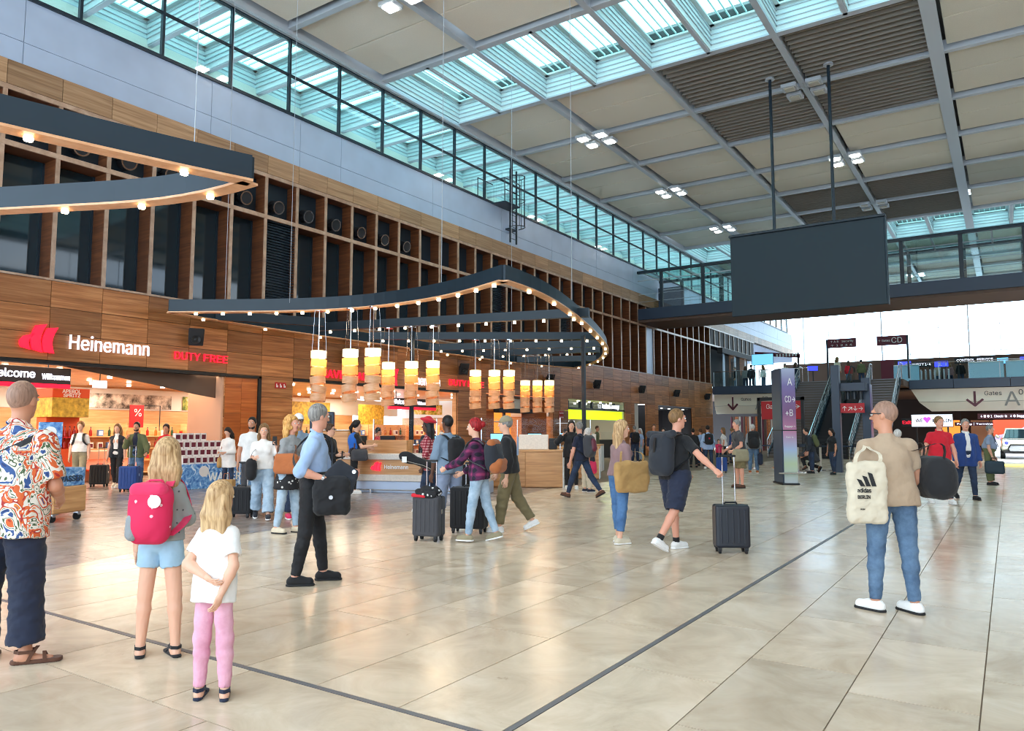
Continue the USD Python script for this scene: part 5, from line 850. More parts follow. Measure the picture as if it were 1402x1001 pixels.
def person(label, pos, face, H=1.76, skin_='skin_light', hair=('short', 'hair_brown'), top=('tee', 'c_white'), bottom=('long', 'd_dark'), shoes=('shoe', 'c_white'), legs=None, arms=None, lean=4, head=(0, 0), res=.014,
           w=1., belly=0., female=False, hs=1., extra=(), hands=('relaxed', 'relaxed'), crouch=0, child=False, feet=(0, 0)):
    """face: compass of the facing direction, degrees from +X. legs: ((flex, out, knee), ...) left, right. arms: ((upper direction), (fore direction)) left, right; local frame: +y ahead, +x right"""
    s = H / 1.76; t = thing('person', label, 'person', (pos[0], pos[1], pos[2] if len(pos) > 2 else 0), face - 90)
    legs = legs or ((0, 3, 0), (0, 3, 0)); arms = arms or (((-.22, -.04, -1), (-.06, .22, -1)), ((.22, -.04, -1), (.06, .22, -1)))
    lf = .95 if child else 1.; LT, LS = .43 * s * lf, .42 * s * lf
    up = unit(v3(0, math.sin(math.radians(lean)), math.cos(math.radians(lean)))); fw = unit(np.cross(up, (1, 0, 0))); fw = fw if fw[1] > 0 else -fw; X = v3(1, 0, 0)
    P = v3(0, 0, .0); J = {}; lows = []
    for i, sd in enumerate((-1, 1)):
        fl, ab, kn = legs[i]; hip = P + X * sd * .088 * s * w; f, a, k = map(math.radians, (fl, ab, fl - kn))
        th = v3(sd * math.sin(a), math.sin(f), -math.cos(f) * math.cos(a)); sh = v3(sd * math.sin(a) * .6, math.sin(k), -math.cos(k) * math.cos(a)); kne = hip + unit(th) * LT; an = kne + unit(sh) * LS
        pitch = max(0, -(fl - kn)) * .75 if (fl - kn) < -12 else (-12 if fl > 18 and kn < 12 else 0)
        yaw = math.radians(feet[i]) * 1.; pr = math.radians(pitch); fd = v3(math.sin(yaw) * sd, math.cos(yaw), 0) * math.cos(pr) + v3(0, 0, -math.sin(pr)); J[i] = [hip, kne, an, unit(fd)]
        lows.append(min((an + fd * .17 * s - v3(0, 0, .075 * s * math.cos(pr)))[2], (an - fd * .05 * s - v3(0, 0, .075 * s))[2]))
    dz = -min(lows)
    P = P + v3(0, 0, dz)
    for i in (0, 1): J[i][:3] = [q + v3(0, 0, dz) for q in J[i][:3]]
    tl = (.97 if child else 1.) * s; B = P + up * .04 * s; chest = P + up * .33 * tl; neck = P + up * .52 * tl; shy = .425 * tl; sw = (.145 if female else .163) * s * w * (.86 if child else 1)
    HD = neck + up * .06 * s + fw * (.015 + .0006 * max(0, lean)) * s + v3(0, 0, .095 * s * hs + .02 * s); hr = .1 * s * hs
    yw, pt = math.radians(head[0]), math.radians(head[1]); R = np.array([[math.cos(yw), -math.sin(yw), 0], [math.sin(yw), math.cos(yw), 0], [0, 0, 1]]) @ np.array([[1, 0, 0], [0, math.cos(pt), -math.sin(pt)], [0, math.sin(pt), math.cos(pt)]])
    def hp(x, y, z): return HD + R @ (v3(x, y, z) * s * hs)
    RT = np.stack([X, fw, up], 1)
    S = [P + up * shy + X * sd * sw for sd in (-1, 1)]; E, Wr = [], []
    for i in (0, 1):
        u, f = unit(v3(*arms[i][0])), unit(v3(*arms[i][1])); al = .92 if child else 1.; E.append(S[i] + u * .285 * s * al); Wr.append(E[i] + f * .25 * s * al)
    # ---- body: one surface
    b = Blob(.035 * s)
    b.ell(B, v3(.155 * w, .105, .125) * s, RT).ell(P + up * .19 * tl, v3(.132 * w - (.012 if female else 0), .095 + belly, .15) * s, RT).ell(chest, v3(.155 * w, .11 + belly * .2, .17) * s, RT)
    b.cone(S[0] * .9 + S[1] * .1, S[1] * .9 + S[0] * .1, .042 * s, .042 * s, k=.04 * s).cone(neck - up * .05 * s, S[0], .045 * s, .04 * s, k=.03 * s).cone(neck - up * .05 * s, S[1], .045 * s, .04 * s, k=.03 * s).cone(neck - up * .03 * s, HD - up * .05 * s, .058 * s * (.9 if female else 1), .05 * s * (.88 if female else 1), k=.03 * s)
    for i, sd in enumerate((-1, 1)):
        h, k, a, fd = J[i]; b.cone(h, k, .082 * s * w, .056 * s, k=.04 * s); m = k + (a - k) * .28; b.cone(k, m, .052 * s, .052 * s, k=.015 * s).cone(m, a, .052 * s, .034 * s, k=.02 * s)
        b.cone(a, a - v3(0, 0, .03 * s), .037 * s, .034 * s, k=.01).cone(a - fd * .03 * s - v3(0, 0, .042 * s), a + fd * .13 * s - v3(0, 0, .055 * s), .034 * s, .022 * s, k=.03 * s)
        b.cone(S[i], E[i], .046 * s * w, .039 * s, k=.025 * s).cone(E[i], E[i] + (Wr[i] - E[i]) * .3, .04 * s, .041 * s, k=.02 * s).cone(E[i] + (Wr[i] - E[i]) * .3, Wr[i], .041 * s, .027 * s, k=.02 * s)
    if female and not child:
        for sd in (-1, 1): b.ell(chest + X * sd * .07 * s + fw * .085 * s + up * .02 * s, v3(.062, .055, .06) * s, k=.04 * s)
    b.ell(hp(0, -.012, .022), v3(.076, .096, .098) * s * hs, R, k=.02).ell(hp(0, .018, -.045), v3(.058, .07, .07) * s * hs, R, k=.03 * s).ell(hp(0, .062, -.098), v3(.026, .022, .02) * s * hs, R, k=.03 * s)
    b.cone(hp(0, .088, .01), hp(0, .106, -.028), .009 * s * hs, .014 * s * hs, k=.014).cone(hp(-.04, .08, .03), hp(.04, .08, .03), .012 * s * hs, .012 * s * hs, k=.015)
    for sd in (-1, 1): b.ell(hp(sd * .032, .098, .006), v3(.017, .012, .011) * s * hs, R, k=.02, sub=True); b.ell(hp(sd * .077, -.008, -.012), v3(.008, .018, .03) * s * hs, R, k=.006)
    bm = b.mesh(res if not (top is None) else res); parts = [bm]
    for i, sd in enumerate((-1, 1)):
        f = unit(Wr[i] - E[i]); hm = hand_mesh(hands[i], .005 if res < .013 else .0075).copy(); z = -f; tow = v3(-sd, .25, 0); y = unit(tow - (tow @ z) * z); x = np.cross(y, z)
        M = np.eye(4); M[:3, 0], M[:3, 1], M[:3, 2] = x * (1 if x[1] > -.2 else -1), y, z
        if np.linalg.det(M[:3, :3]) < 0: hm.vertices[:, 0] *= 1; hm.faces = hm.faces[:, ::-1]
        M[:3, :3] *= s * (.86 if female else .96) * (.92 if child else 1); M[:3, 3] = Wr[i] - z * .012 * s; hm.vertices = hm.vertices @ M[:3, :3].T + M[:3, 3]; parts.append(hm)
    obj('body', cat_(parts), skin_, t, True)
    for sd in (-1, 1): e_ = obj('eye', mv(trimesh.creation.icosphere(1, .0105 * s * hs), hp(sd * .032, .088, .006)), 'c_white', t, True); obj('iris', mv(trimesh.creation.icosphere(1, .0058 * s * hs), hp(sd * .032, .0945, .0055)), 'eye_dark', e_, True)
    lp = trimesh.creation.icosphere(1, 1.); lp.vertices = lp.vertices * (v3(.024, .008, .007) * s * hs) @ R.T + hp(0, .086, -.062); obj('lips', lp, 'lips', t, True)
    # ---- clothes
    def legs_cloth(cut_, loose, flare=0.):
        g = Blob(.03 * s); g.ell(B, v3(.166 * w, .118, .13) * s, RT).ell(P + up * .12 * s, v3(.145 * w, .108 + belly * .9, .1) * s, RT)
        for i in (0, 1):
            h, k, a, fd = J[i]; L = cut_
            e1 = h + (k - h) * min(1, L); g.cone(h, e1, (.092 * w + loose) * s, (.092 * w + (.068 - .092 * w) * min(1, L) + loose * 1.2) * s, k=(.035 if bt != 'hotpants' else .008) * s)
            if L > 1: e2 = k + (a - k) * (L - 1); m = k + (a - k) * min(.3, L - 1.05); g.cone(k, m, (.066 + loose) * s, (.064 + loose * 1.05) * s, k=.02 * s).cone(m, e2, (.064 + loose * 1.05) * s, (.064 - .018 * (L - 1) + loose * 1.1 + flare) * s, k=.02 * s); end, dr = e2, unit(a - k)
            else: end, dr = e1, unit(k - h)
            J[i].append((end, dr))
        return g
    res_c = res
    bt, bmat = bottom[0], bottom[1]; lo_ = dict(long=(1.9, .008, .004), slim=(1.93, .0, .0), wide=(1.8, .024, .03), shorts=(.95, .022, .0), kneeshorts=(.9, .034, .0), hotpants=(.40, .012, .0), crop=(1.72, .006, .0), loose=(1.86, .02, .0))[bt]
    g = legs_cloth(*lo_); ends = [J[i][4] for i in (0, 1)]
    # open each leg end with a plane cut by subtracting a capped ball
    for (e, d) in ends: g.ell(e + d * .075 * s, v3(.11, .11, .075) * s, np.linalg.svd(np.outer(d, d))[0][:, [1, 2, 0]], k=.004, sub=True)
    g.cut(up, (P + up * .17 * s) @ up); gm = wrinkle(g.mesh(res_c), .015 * s if bt in ('wide', 'loose', 'kneeshorts') else .009 * s, np.array([13., 13., 20.]), int(H * 100)); obj('trousers' if 'short' not in bt and bt != 'hotpants' else 'shorts', gm, bmat, t, True)
    if top:
        kind, tmat = top[0], top[1]; SL, loose, hem = dict(tee=(.62, .016, -.06), polo=(.55, .018, -.08), long=(1.93, .014, -.07), shirt=(1.92, .018, -.08), rolled=(1.18, .016, .12), jacket=(1.92, .032, -.12), blazer=(1.93, .028, -.2), coat=(1.9, .03, -.55), loose=(.62, .03, -.14), hoodie=(1.2, .034, -.1), vest=(.0, .024, -.1), aloha=(.75, .034, -.16), tucked=(.6, .014, .1))[kind]
        if len(top) > 2: hem = top[2]
        g = Blob(.035 * s); lo2 = loose
        g.ell(P + up * .19 * tl, v3(.136 * w + lo2, .1 + belly + lo2, .16) * s, RT).ell(chest, v3(.157 * w + lo2, .113 + belly * .25 + lo2 * .8, .178) * s, RT).cone(S[0] * .92 + S[1] * .08, S[1] * .92 + S[0] * .08, (.045 + lo2 * .6) * s, (.045 + lo2 * .6) * s, k=.04 * s).cone(neck - up * .05 * s, S[0], (.05 + lo2 * .4) * s, (.043 + lo2 * .5) * s, k=.03 * s).cone(neck - up * .05 * s, S[1], (.05 + lo2 * .4) * s, (.043 + lo2 * .5) * s, k=.03 * s).cone(neck - up * .075 * s, neck - up * .02 * s, .078 * s, .062 * s)
        if hem < .1:
            g.ell(B + up * .0, v3(.172 * w + lo2, .118 + belly * .6 + lo2, .17) * s, RT)
            for sd in (-1, 1): g.cone(P + X * sd * .07 * s * w + up * .16 * s, P + X * sd * .085 * s * w + up * min(hem, -.02) * s, (.082 * w + lo2 + belly * .3) * s, (.102 * w + lo2) * s, k=.05 * s)
        if hem < -.3: g.cone(B, B - up * (.4 * s), .17 * s, .2 * s)
        if female and not child:
            for sd in (-1, 1): g.ell(chest + X * sd * .07 * s + fw * .09 * s + up * .02 * s, v3(.07, .06, .068) * s, k=.05 * s)
        sl_ends = []; n0 = len(g.p)
        for i in (0, 1):
            if SL > 0:
                e = S[i] + (E[i] - S[i]) * min(1, SL); g.cone(S[i], e, (.05 * w + lo2 * .65) * s, (.046 + lo2 * .85) * s, k=.02 * s); d = unit(E[i] - S[i])
                if SL > 1: e2 = E[i] + (Wr[i] - E[i]) * (SL - 1); g.cone(E[i], e2, (.049 + lo2 * .8) * s, (.037 + lo2 * .6) * s, k=.025 * s); e, d = e2, unit(Wr[i] - E[i])
                sl_ends.append((e, d))
        for e, d in sl_ends: g.ell(e + d * .062 * s, v3(.085, .085, .06) * s, np.linalg.svd(np.outer(d, d))[0][:, [1, 2, 0]], k=.004, sub=True)
        g.p = g.p[n0:] + g.p[:n0]; g.cut(-up, -(P + up * hem * s) @ up)
        if kind in ('blazer', 'jacket', 'vest') and len(top) > 3:       # open front showing what is worn below
            o2 = (.105 + belly * .8 + lo2) * s; g.cone(P + fw * (o2 + .028 * s) + up * -.22 * s, chest + fw * (o2 + .022 * s) + up * .02 * s, .085 * s, .07 * s, k=.008, sub=True); g.cone(chest + fw * (o2 + .022 * s), neck + fw * .085 * s + up * .02 * s, .07 * s, .055 * s, k=.008, sub=True)
            u = Blob(.035 * s); u.ell(P + up * .19 * tl, v3(.142 * w, .112 + belly, .16) * s, RT).ell(chest, v3(.155 * w, .125, .17) * s, RT).ell(B, v3(.168 * w, .122, .12) * s, RT).cone(neck - up * .06 * s, neck + up * .01 * s, .07 * s, .062 * s).cut(-up, -(P + up * -.02 * s) @ up); obj('undershirt', u.mesh(res_c), top[3], t, True)
        gm = wrinkle(g.mesh(res_c), .013 * s, np.array([12., 12., 8.]), int(H * 77) + len(label)); obj({'jacket': 'jacket', 'blazer': 'blazer', 'coat': 'coat', 'vest': 'waistcoat'}.get(kind, 'shirt'), gm, tmat, t, True)
        if kind in ('polo', 'shirt', 'rolled', 'blazer', 'aloha'):
            c = Blob(.015); n_ = 10
            for q in range(n_): a0, a1 = 2 * math.pi * q / n_, 2 * math.pi * (q + 1) / n_; f_ = lambda a: neck + up * (.012 - .03 * math.sin(a)) * s + X * math.cos(a) * .066 * s + fw * (math.sin(a) * .06 + .004) * s; c.cone(f_(a0), f_(a1), .011 * s, .011 * s)
            obj('collar', c.mesh(min(res, .011)), tmat if len(top) < 4 else top[3], t, True)
    # ---- shoes
    sk, smat = shoes
    for i in (0, 1):
        h, k, a, fd = J[i][:4]; upf = unit(v3(0, 0, 1) - fd * fd[2]); side = np.cross(fd, upf); base = a - upf * .075 * s
        if sk == 'sandal':
            so = Blob(.02); so.cone(base - fd * .045 * s + upf * .012 * s, base + fd * .16 * s + upf * .012 * s, .036 * s, .042 * s).cut(upf, (base + upf * .026 * s) @ upf); so.cut(-upf, -(base - upf * .0) @ upf); sm = obj('sandal', so.mesh(.009), smat, t, True)
            st = [ribbon([base + side * sd2 * .042 * s + upf * .02 * s + fd * .11 * s if sd2 else base + upf * .065 * s + fd * .1 * s for sd2 in (-1, 0, 1)], fd * .022, upf * .006), ribbon([base + side * x * .042 * s + upf * z * s + fd * y * s for x, y, z in ((-1, .02, .02), (-.95, .045, .075), (0, .065, .1), (.95, .045, .075), (1, .02, .02))], fd * .02, upf * .006), ribbon([base + side * x * .04 * s + upf * .075 * s + fd * y * s for x, y in ((-.95, .04), (-.9, -.03), (0, -.062), (.9, -.03), (.95, .04))], upf * .02, side * .006)]
            for q in st: obj('sandal_strap', q, smat, sm)
            continue
        so = Blob(.02); so.cone(base - fd * .035 * s + upf * .042 * s, base + fd * .135 * s + upf * .036 * s, .045 * s, .042 * s).cone(base + fd * .06 * s + upf * .05 * s, a - upf * .01 * s - fd * .005 * s, .042 * s, .047 * s); so.cut(-upf, -(base + upf * .016 * s) @ upf)
        if sk != 'boot': so.ell(a + upf * .045 * s, v3(.05, .05, .045) * s, k=.004, sub=True)
        sm = obj('shoe', so.mesh(min(res, .011)), smat, t, True)
        sl = Blob(.015); sl.cone(base - fd * .038 * s + upf * .012 * s, base + fd * .142 * s + upf * .012 * s, .047 * s, .046 * s).cut(upf, (base + upf * .022 * s) @ upf); sl.cut(-upf, -base @ upf); obj('sole', sl.mesh(min(res, .011)), 'c_white' if smat in ('c_white', 'c_cream', 'c_straw', 'c_black') and sk == 'trainer' else 'rubber' if sk == 'shoe' else 'c_white', sm, True)
    # ---- hair, hats, glasses
    hk, hm_ = hair; 
    if hk != 'bald':
        g = Blob(.012); o = .006 if hk in ('short', 'stubble') else .014
        if hk == 'stubble': o = .0015
        g.ell(hp(0, -.014, .024 + o * .6), v3(.0765 + o, .0965 + o, .098 + o) * s * hs, R)
        n_ = R @ unit(v3(0, 1, -.62 if hk not in ('short', 'stubble') else -.5)); d_ = hp(0, .058, .045) @ n_
        g.cut(n_, d_)
        n2 = R @ unit(v3(0, .35, -1)); g.cut(n2, hp(0, -.06, -.055 if hk in ('short', 'stubble', 'cap') else -.16) @ n2)
        hair_parts = [g.mesh(min(res, .010))]
        if hk in ('long', 'longer', 'bun', 'pony', 'bob', 'curly'):
            q = Blob(.03 * s)
            ln_ = dict(long=.26, longer=.34, bob=.12, bun=.0, pony=.0, curly=.17)[hk]
            if ln_:
                for x in np.linspace(-.062, .062, 5): q.cone(hp(x * 1.05, -.055 - .035 * (1 - (x / .062) ** 2), .03), hp(x * 1.25, -.085, -.1), .032 * s, .036 * s).cone(hp(x * 1.25, -.085, -.1), hp(x * (1.35 if hk != 'bob' else 1.2), -.1, -.1 - ln_), .036 * s, .022 * s)
                for sd in (-1, 1): q.cone(hp(sd * .074, -.01, .03), hp(sd * .085, -.035, -.12), .022 * s, .026 * s).cone(hp(sd * .085, -.035, -.12), hp(sd * .085, -.06, -.09 - ln_ * .8), .026 * s, .016 * s)
            if hk == 'bun': q.ell(hp(0, -.12, .04), v3(.05, .045, .05) * s)
            if hk == 'pony': q.cone(hp(0, -.105, .03), hp(0, -.15, -.06), .035 * s, .04 * s).cone(hp(0, -.15, -.06), hp(0, -.13, -.22), .04 * s, .015 * s)
            if hk == 'curly':
                rr = random.Random(2)
                for _ in range(46):
                    a_, e_ = rr.uniform(-2.4, 2.4), rr.uniform(-.9, 1.3); q.ell(hp(.1 * math.sin(a_) * math.cos(e_), -.025 - .1 * math.cos(a_) * math.cos(e_), .01 + .12 * math.sin(e_)), v3(.035, .035, .035) * s, k=.01)
            hm2 = q.mesh(min(res, .010)); 
            if hk in ('long', 'longer', 'curly', 'bob'): V = hm2.vertices; hm2 = wrinkle(hm2, .006 * s, np.array([38., 38., 5.]) if hk != 'curly' else 26., 4)
            hair_parts.append(hm2)
        obj('hair', cat_(hair_parts), hm_, t, True)
    for ex in extra:
        if ex[0] == 'cap':
            g = Blob(.01); g.ell(hp(0, -.014, .03), v3(.088, .106, .105) * s * hs, R); n_ = R @ unit(v3(0, -.18, -1)); g.cut(n_, hp(0, 0, .028) @ n_); c = obj('cap', g.mesh(.009), ex[1], t, True)
            br_ = Blob(.02); br_.ell(hp(0, .105, .036), v3(.07, .075, .012) * s, R); br_.cut(R @ v3(0, -1, 0), hp(0, .06, 0) @ (R @ v3(0, -1, 0))); obj('cap_peak', br_.mesh(.008), ex[1], c, True)
        if ex[0] == 'beret':
            g = Blob(.02); g.ell(hp(0, -.02, .105), v3(.16, .165, .045) * s, R @ np.array([[1, 0, 0], [0, .97, -.25], [0, .25, .97]])).cone(hp(0, -.01, .06), hp(0, -.015, .09), .088 * s, .1 * s); obj('beret', g.mesh(.012), ex[1], t, True)
        if ex[0] == 'glasses': obj('glasses', cat_([tube([hp(sd * .078, -.005, .012), hp(sd * .068, .075, .014), hp(sd * .03, .104, .014)], .004, 5) for sd in (-1, 1)] + [tube([hp(sd * (.035 + .022 * math.cos(a)), .104 - .004, .006 + .017 * math.sin(a)) for a in np.linspace(0, 6.28, 11)], .003, 5) for sd in (-1, 1)] + [tube([hp(-.012, .106, .012), hp(.012, .106, .012)], .003, 5)]), ex[1], t)
        if ex[0] == 'beard': g = Blob(.02); g.ell(hp(0, .026, -.072), v3(.061, .068, .056) * s * hs, R); n_ = R @ unit(v3(0, .55, 1)); g.cut(n_, hp(0, .07, -.076) @ n_); obj('beard', g.mesh(.009), ex[1], t, True)
        if ex[0] == 'moustache': g = Blob(.01); g.cone(hp(-.022, .096, -.052), hp(.022, .096, -.052), .01 * s, .01 * s); obj('moustache', g.mesh(.006), ex[1], t, True)
        if ex[0] == 'watch': obj('wristwatch', lathe([(.031, -.012), (.036, -.012), (.036, .012), (.031, .012), (.031, -.012)], 14).apply_transform(trimesh.geometry.align_vectors((0, 0, 1), unit(Wr[ex[1]] - E[ex[1]]))).apply_translation(Wr[ex[1]] - unit(Wr[ex[1]] - E[ex[1]]) * .03), 'chrome', t)
        if ex[0] == 'skirt': g = Blob(.03); g.cone(B + up * .05 * s, B - up * (.3 * s), .155 * s, .2 * s).cut(-up, -(P - up * .27 * s) @ up); obj('skirt', wrinkle(g.mesh(res), .02, 9., 3), ex[1], t, True)
        if ex[0] == 'belt': obj('belt', lathe([(.0, -.02), (.0, .02)], 4) if 0 else mv(extr(sg.Point(0, 0).buffer(1, 24).difference(sg.Point(0, 0).buffer(.94, 24)), .04), (0, 0, 0)).apply_transform(np.diag([.158 * w * s, (.118 + belly * .9) * s, 1, 1])).apply_translation(P + up * .115 * s), ex[1], t)
        if ex[0] == 'tie': obj('necktie', ribbon([neck + fw * .1 * s - up * .03 * s, chest + fw * (.15 + belly * .3) * s, P + up * .2 * s + fw * (.145 + belly) * s], X * .07 * s, fw * .008), ex[1], t)
        if ex[0] == 'phone': obj('phone', mv(bbox(-.036, .036, -.005, .005, -.075, .075, .004), Wr[ex[1]] + unit(Wr[ex[1]] - E[ex[1]]) * .1 * s + v3(0, .02, 0)), 'black', t)
        if ex[0] == 'socks': 
            for i in (0, 1): k_, a_ = J[i][1], J[i][2]; obj('sock', cyl(a_ - unit(a_ - k_) * .07 * s, a_ + v3(0, 0, -.01), .043 * s, 12, .042 * s), ex[1], t, 40)
        if ex[0] == 'print': obj('back_print', mv(bbox(-.09, .09, -.004, .004, -.14, .14, .003), chest - fw * (.155) * s + up * .02), ex[1], t)
    info = dict(prim=t, pos=np.array([pos[0], pos[1], pos[2] if len(pos) > 2 else 0.]), rz=face - 90, s=s, P=P, up=up, fw=fw, chest=chest, neck=neck, S=S, E=E, W=Wr, HD=HD, B=B, J=J)
    return info
def held(name, label, cat, who, parts, group=None):
    """a thing drawn in its carrier's frame, put at its own base in the world. parts: (name, mesh, material[, smooth[, label]])"""
    al = np.vstack([p[1].vertices for p in parts]); o = np.array([(al[:, 0].min() + al[:, 0].max()) / 2, (al[:, 1].min() + al[:, 1].max()) / 2, al[:, 2].min()]); a = math.radians(who['rz'])
    wpos = who['pos'] + np.array([o[0] * math.cos(a) - o[1] * math.sin(a), o[0] * math.sin(a) + o[1] * math.cos(a), o[2]])
    t = thing(name, label, cat, wpos, who['rz'], group); last = {}
    for p in parts: last[p[0]] = obj(p[0], mv(p[1], -o), p[2], t, p[3] if len(p) > 3 else False)
    return t
def backpack(who, label, mat='charcoal', size=(.30, .16, .46), strap='black', extra_parts=(), dz=0., back=.13):
    s = who['s']; c = who['chest'] - who['fw'] * (back + size[1] / 2) * 1. + who['up'] * (-.08 + dz) * s; w, d, h = size
    b = Blob(.03); R = np.stack([v3(1, 0, 0), who['fw'], who['up']], 1)
    f = lambda x, y, z: c + R @ v3(x, y, z)
    for z0 in np.linspace(-h / 2 + d * .45, h / 2 - d * .5, max(4, int(h / d / .45))):
        b.cone(f(-w / 2 + d * .42, 0, z0), f(w / 2 - d * .42, 0, z0), d * .48, d * .48, k=.05)
    b.ell(f(0, -d * .42, -h * .14), v3(w * .38, d * .28, h * .28), R, k=.02)
    parts = [('pack_body', wrinkle(b.mesh(.012), .005, 14.), mat, True)]
    for sd in (-1, 1):
        pts = [f(sd * w * .3, d * .5, h * .42), who['S'][(sd + 1) // 2] * .72 + who['neck'] * .28 + who['up'] * .055 * s - who['fw'] * .05 * s, who['S'][(sd + 1) // 2] * .7 + who['neck'] * .3 + who['up'] * .05 * s + who['fw'] * .05 * s, who['chest'] + v3(sd * .115, 0, 0) * s + who['fw'] * .15 * s, who['chest'] + v3(sd * .175, 0, 0) * s - who['up'] * .12 * s + who['fw'] * .04 * s, f(sd * w * .42, d * .45, -h * .38)]
        parts.append(('shoulder_strap', ribbon(smooth_path(pts, 18), v3(.055, 0, 0), who['fw'] * .012), strap))
    parts.append(('grab_handle', tube([f(-.05, d * .35, h * .46), f(-.04, d * .3, h * .52), f(.04, d * .3, h * .52), f(.05, d * .35, h * .46)], .009, 6), strap))
    parts.append(('zip_line', tube([f(-w * .4, -d * .42, h * .1), f(-w * .34, -d * .36, h * .36), f(w * .34, -d * .36, h * .36), f(w * .4, -d * .42, h * .1)], .005, 5), 'charcoal' if mat != 'charcoal' else 'chrome'))
    for nm, fn, m_ in extra_parts: parts.append((nm, fn(f, w, d, h), m_))
    return held('backpack', label, 'backpack', who, parts)
def bag_blob(pts, k=.05, res=.012, amp=.006):
    b = Blob(k)
    for a, c, ra, rb in pts: b.cone(a, c, ra, rb)
    return wrinkle(b.mesh(res), amp, 12.)
def shoulder_bag(who, label, side, mat, size=(.34, .12, .28), drop=.62, strap='black', name='handbag', fwd=.0, out=.06, across=False, slouch=False):
    s = who['s']; i = (side + 1) // 2; w, d, h = size; top = who['S'][i] * 1. + who['up'] * .05 * s; c = v3(side * (who['S'][1][0] + out * s), who['B'][1] + fwd * s, top[2] - drop * s - h / 2)
    b = Blob(.03); tp = -.14 if slouch else .12
    for z in np.linspace(-h / 2 + d * .4, h / 2 - d * .35, max(4, int(h / d / .42))): q = 1 - tp * (z / h + .5); b.cone(c + v3(0, -w / 2 * q + d * .4, z), c + v3(0, w / 2 * q - d * .4, z), d * .45, d * .45)
    parts = [('bag_body', wrinkle(b.mesh(.012), .028 if slouch else .008, 7. if slouch else 11.), mat, True)]
    src = top if not across else who['S'][1 - i] + who['up'] * .05 * s
    for q in ((-1, 1)):
        a = c + v3(0, q * w * .36, h * .45)
        if across: parts.append(('strap', ribbon(smooth_path([a, c + v3(-side * .02, q * .14, h / 2 + .16 * s), who['chest'] + v3(0, q * .155 * s, .02), src + v3(0, q * .05, 0), src + v3(0, 0, .02)], 14), who['up'] * .035, v3(.01, .004, 0)), strap))
        else: parts.append(('strap', ribbon(smooth_path([a, a + v3(-side * .02, -q * .02, .15 * s), src + v3(-side * .03, q * .05, -.08), src + v3(-side * .05, 0, .015)], 12), v3(.0, .028, 0), v3(.008, 0, 0)), strap))
    parts.append(('top_seam', tube([c + v3(0, -w * .4, h * .44), c + v3(0, w * .4, h * .44)], .008, 6), strap)); return held(name, label, 'bag', who, parts)
def suitcase(loc, rz, label, mat, size=(.40, .24, .56), handle=.5, ribs=True, extra=None):
    t = thing('suitcase', label, 'suitcase', loc, rz); w, d, h = size
    obj('shell', mv(rbox(w, d, h - .06, .035, 14), (0, 0, .07)), mat, t, 40)
    if ribs:
        for k in range(5): x = -w * .34 + k * w * .17; r = obj('shell_rib', bbox(x - .012, x + .012, -d / 2 - .007, d / 2 + .007, .13, h - .04, .005), mat, t)
    obj('zip_band', mv(rbox(w + .006, .02, h - .055, .008, 8), (0, 0, .068)), 'black', t)
    for a in (-1, 1):
        for b_ in (-1, 1): wl = obj('castor', mv(cyl((-.014, 0, .03), (.014, 0, .03), .03, 12), (a * (w / 2 - .05), b_ * (d / 2 - .04), 0)), 'rubber', t); obj('castor_fork', mv(box(-.022, .022, -.02, .02, .035, .075), (a * (w / 2 - .05), b_ * (d / 2 - .04), 0)), 'charcoal', wl)
    obj('grab_handle', tube([(-.08, 0, h), (-.07, 0, h + .035), (.07, 0, h + .035), (.08, 0, h)], .011, 8), 'black', t)
    if handle: obj('telescopic_handle', cat_([cyl((a * .075, d * .3, h - .02), (a * .075, d * .3, h + handle), .009, 8) for a in (-1, 1)]), 'chrome', t); obj('handle_grip', mv(rbox(.19, .03, .03, .012, 8), (0, d * .3, h + handle - .01)), 'black', t)
    obj('lock_plate', bbox(w / 2 - .002, w / 2 + .006, -.02, .02, h * .62, h * .72, .002), 'chrome', t); return t
# ------------------------------------------------------------------ the people and what they carry (left arm first)
NEAR, MID, FAR = .0115, .0162, .027
def at(name, **k): return dict(**k)
q = person('bald man seen from behind in a colourful floral shirt and dark trousers', (-5.50, 2.30), 118, 1.86, 'skin_tan', ('stubble', 'hair_stubble'), ('aloha', 'floral'), ('wide', 'c_navy'), ('sandal', 'c_brown'), legs=((0, 5, 0), (2, 4, 2)), arms=(((-.25, .05, -1), (.1, .9, -.5)), ((.2, .18, -1), (-.45, .8, -.4))), res=NEAR, w=1.1, belly=.03, feet=(10, 62), head=(4, 0))
shoulder_bag(q, 'black shoulder bag at the left hip of the man in the floral shirt', -1, 'c_black', (.36, .16, .34), .42, 'black', across=True, fwd=-.12, out=.02)
q = person('tall girl with long blond hair in a grey knit cardigan and light blue shorts', (-4.80, 2.94), 124, 1.50, 'skin_light', ('longer', 'hair_blonde'), ('long', 'knit_grey', .02), ('hotpants', 'c_shortsblue'), ('sandal', 'c_black'), legs=((0, 5, 0), (3, 5, 3)), arms=(((-.34, -.04, -1), (-.06, .04, -1)), ((.2, .35, -1), (-.3, .9, .1))), res=NEAR, w=.86, female=True, hs=1.08, child=True, head=(8, 3), feet=(25, -40))
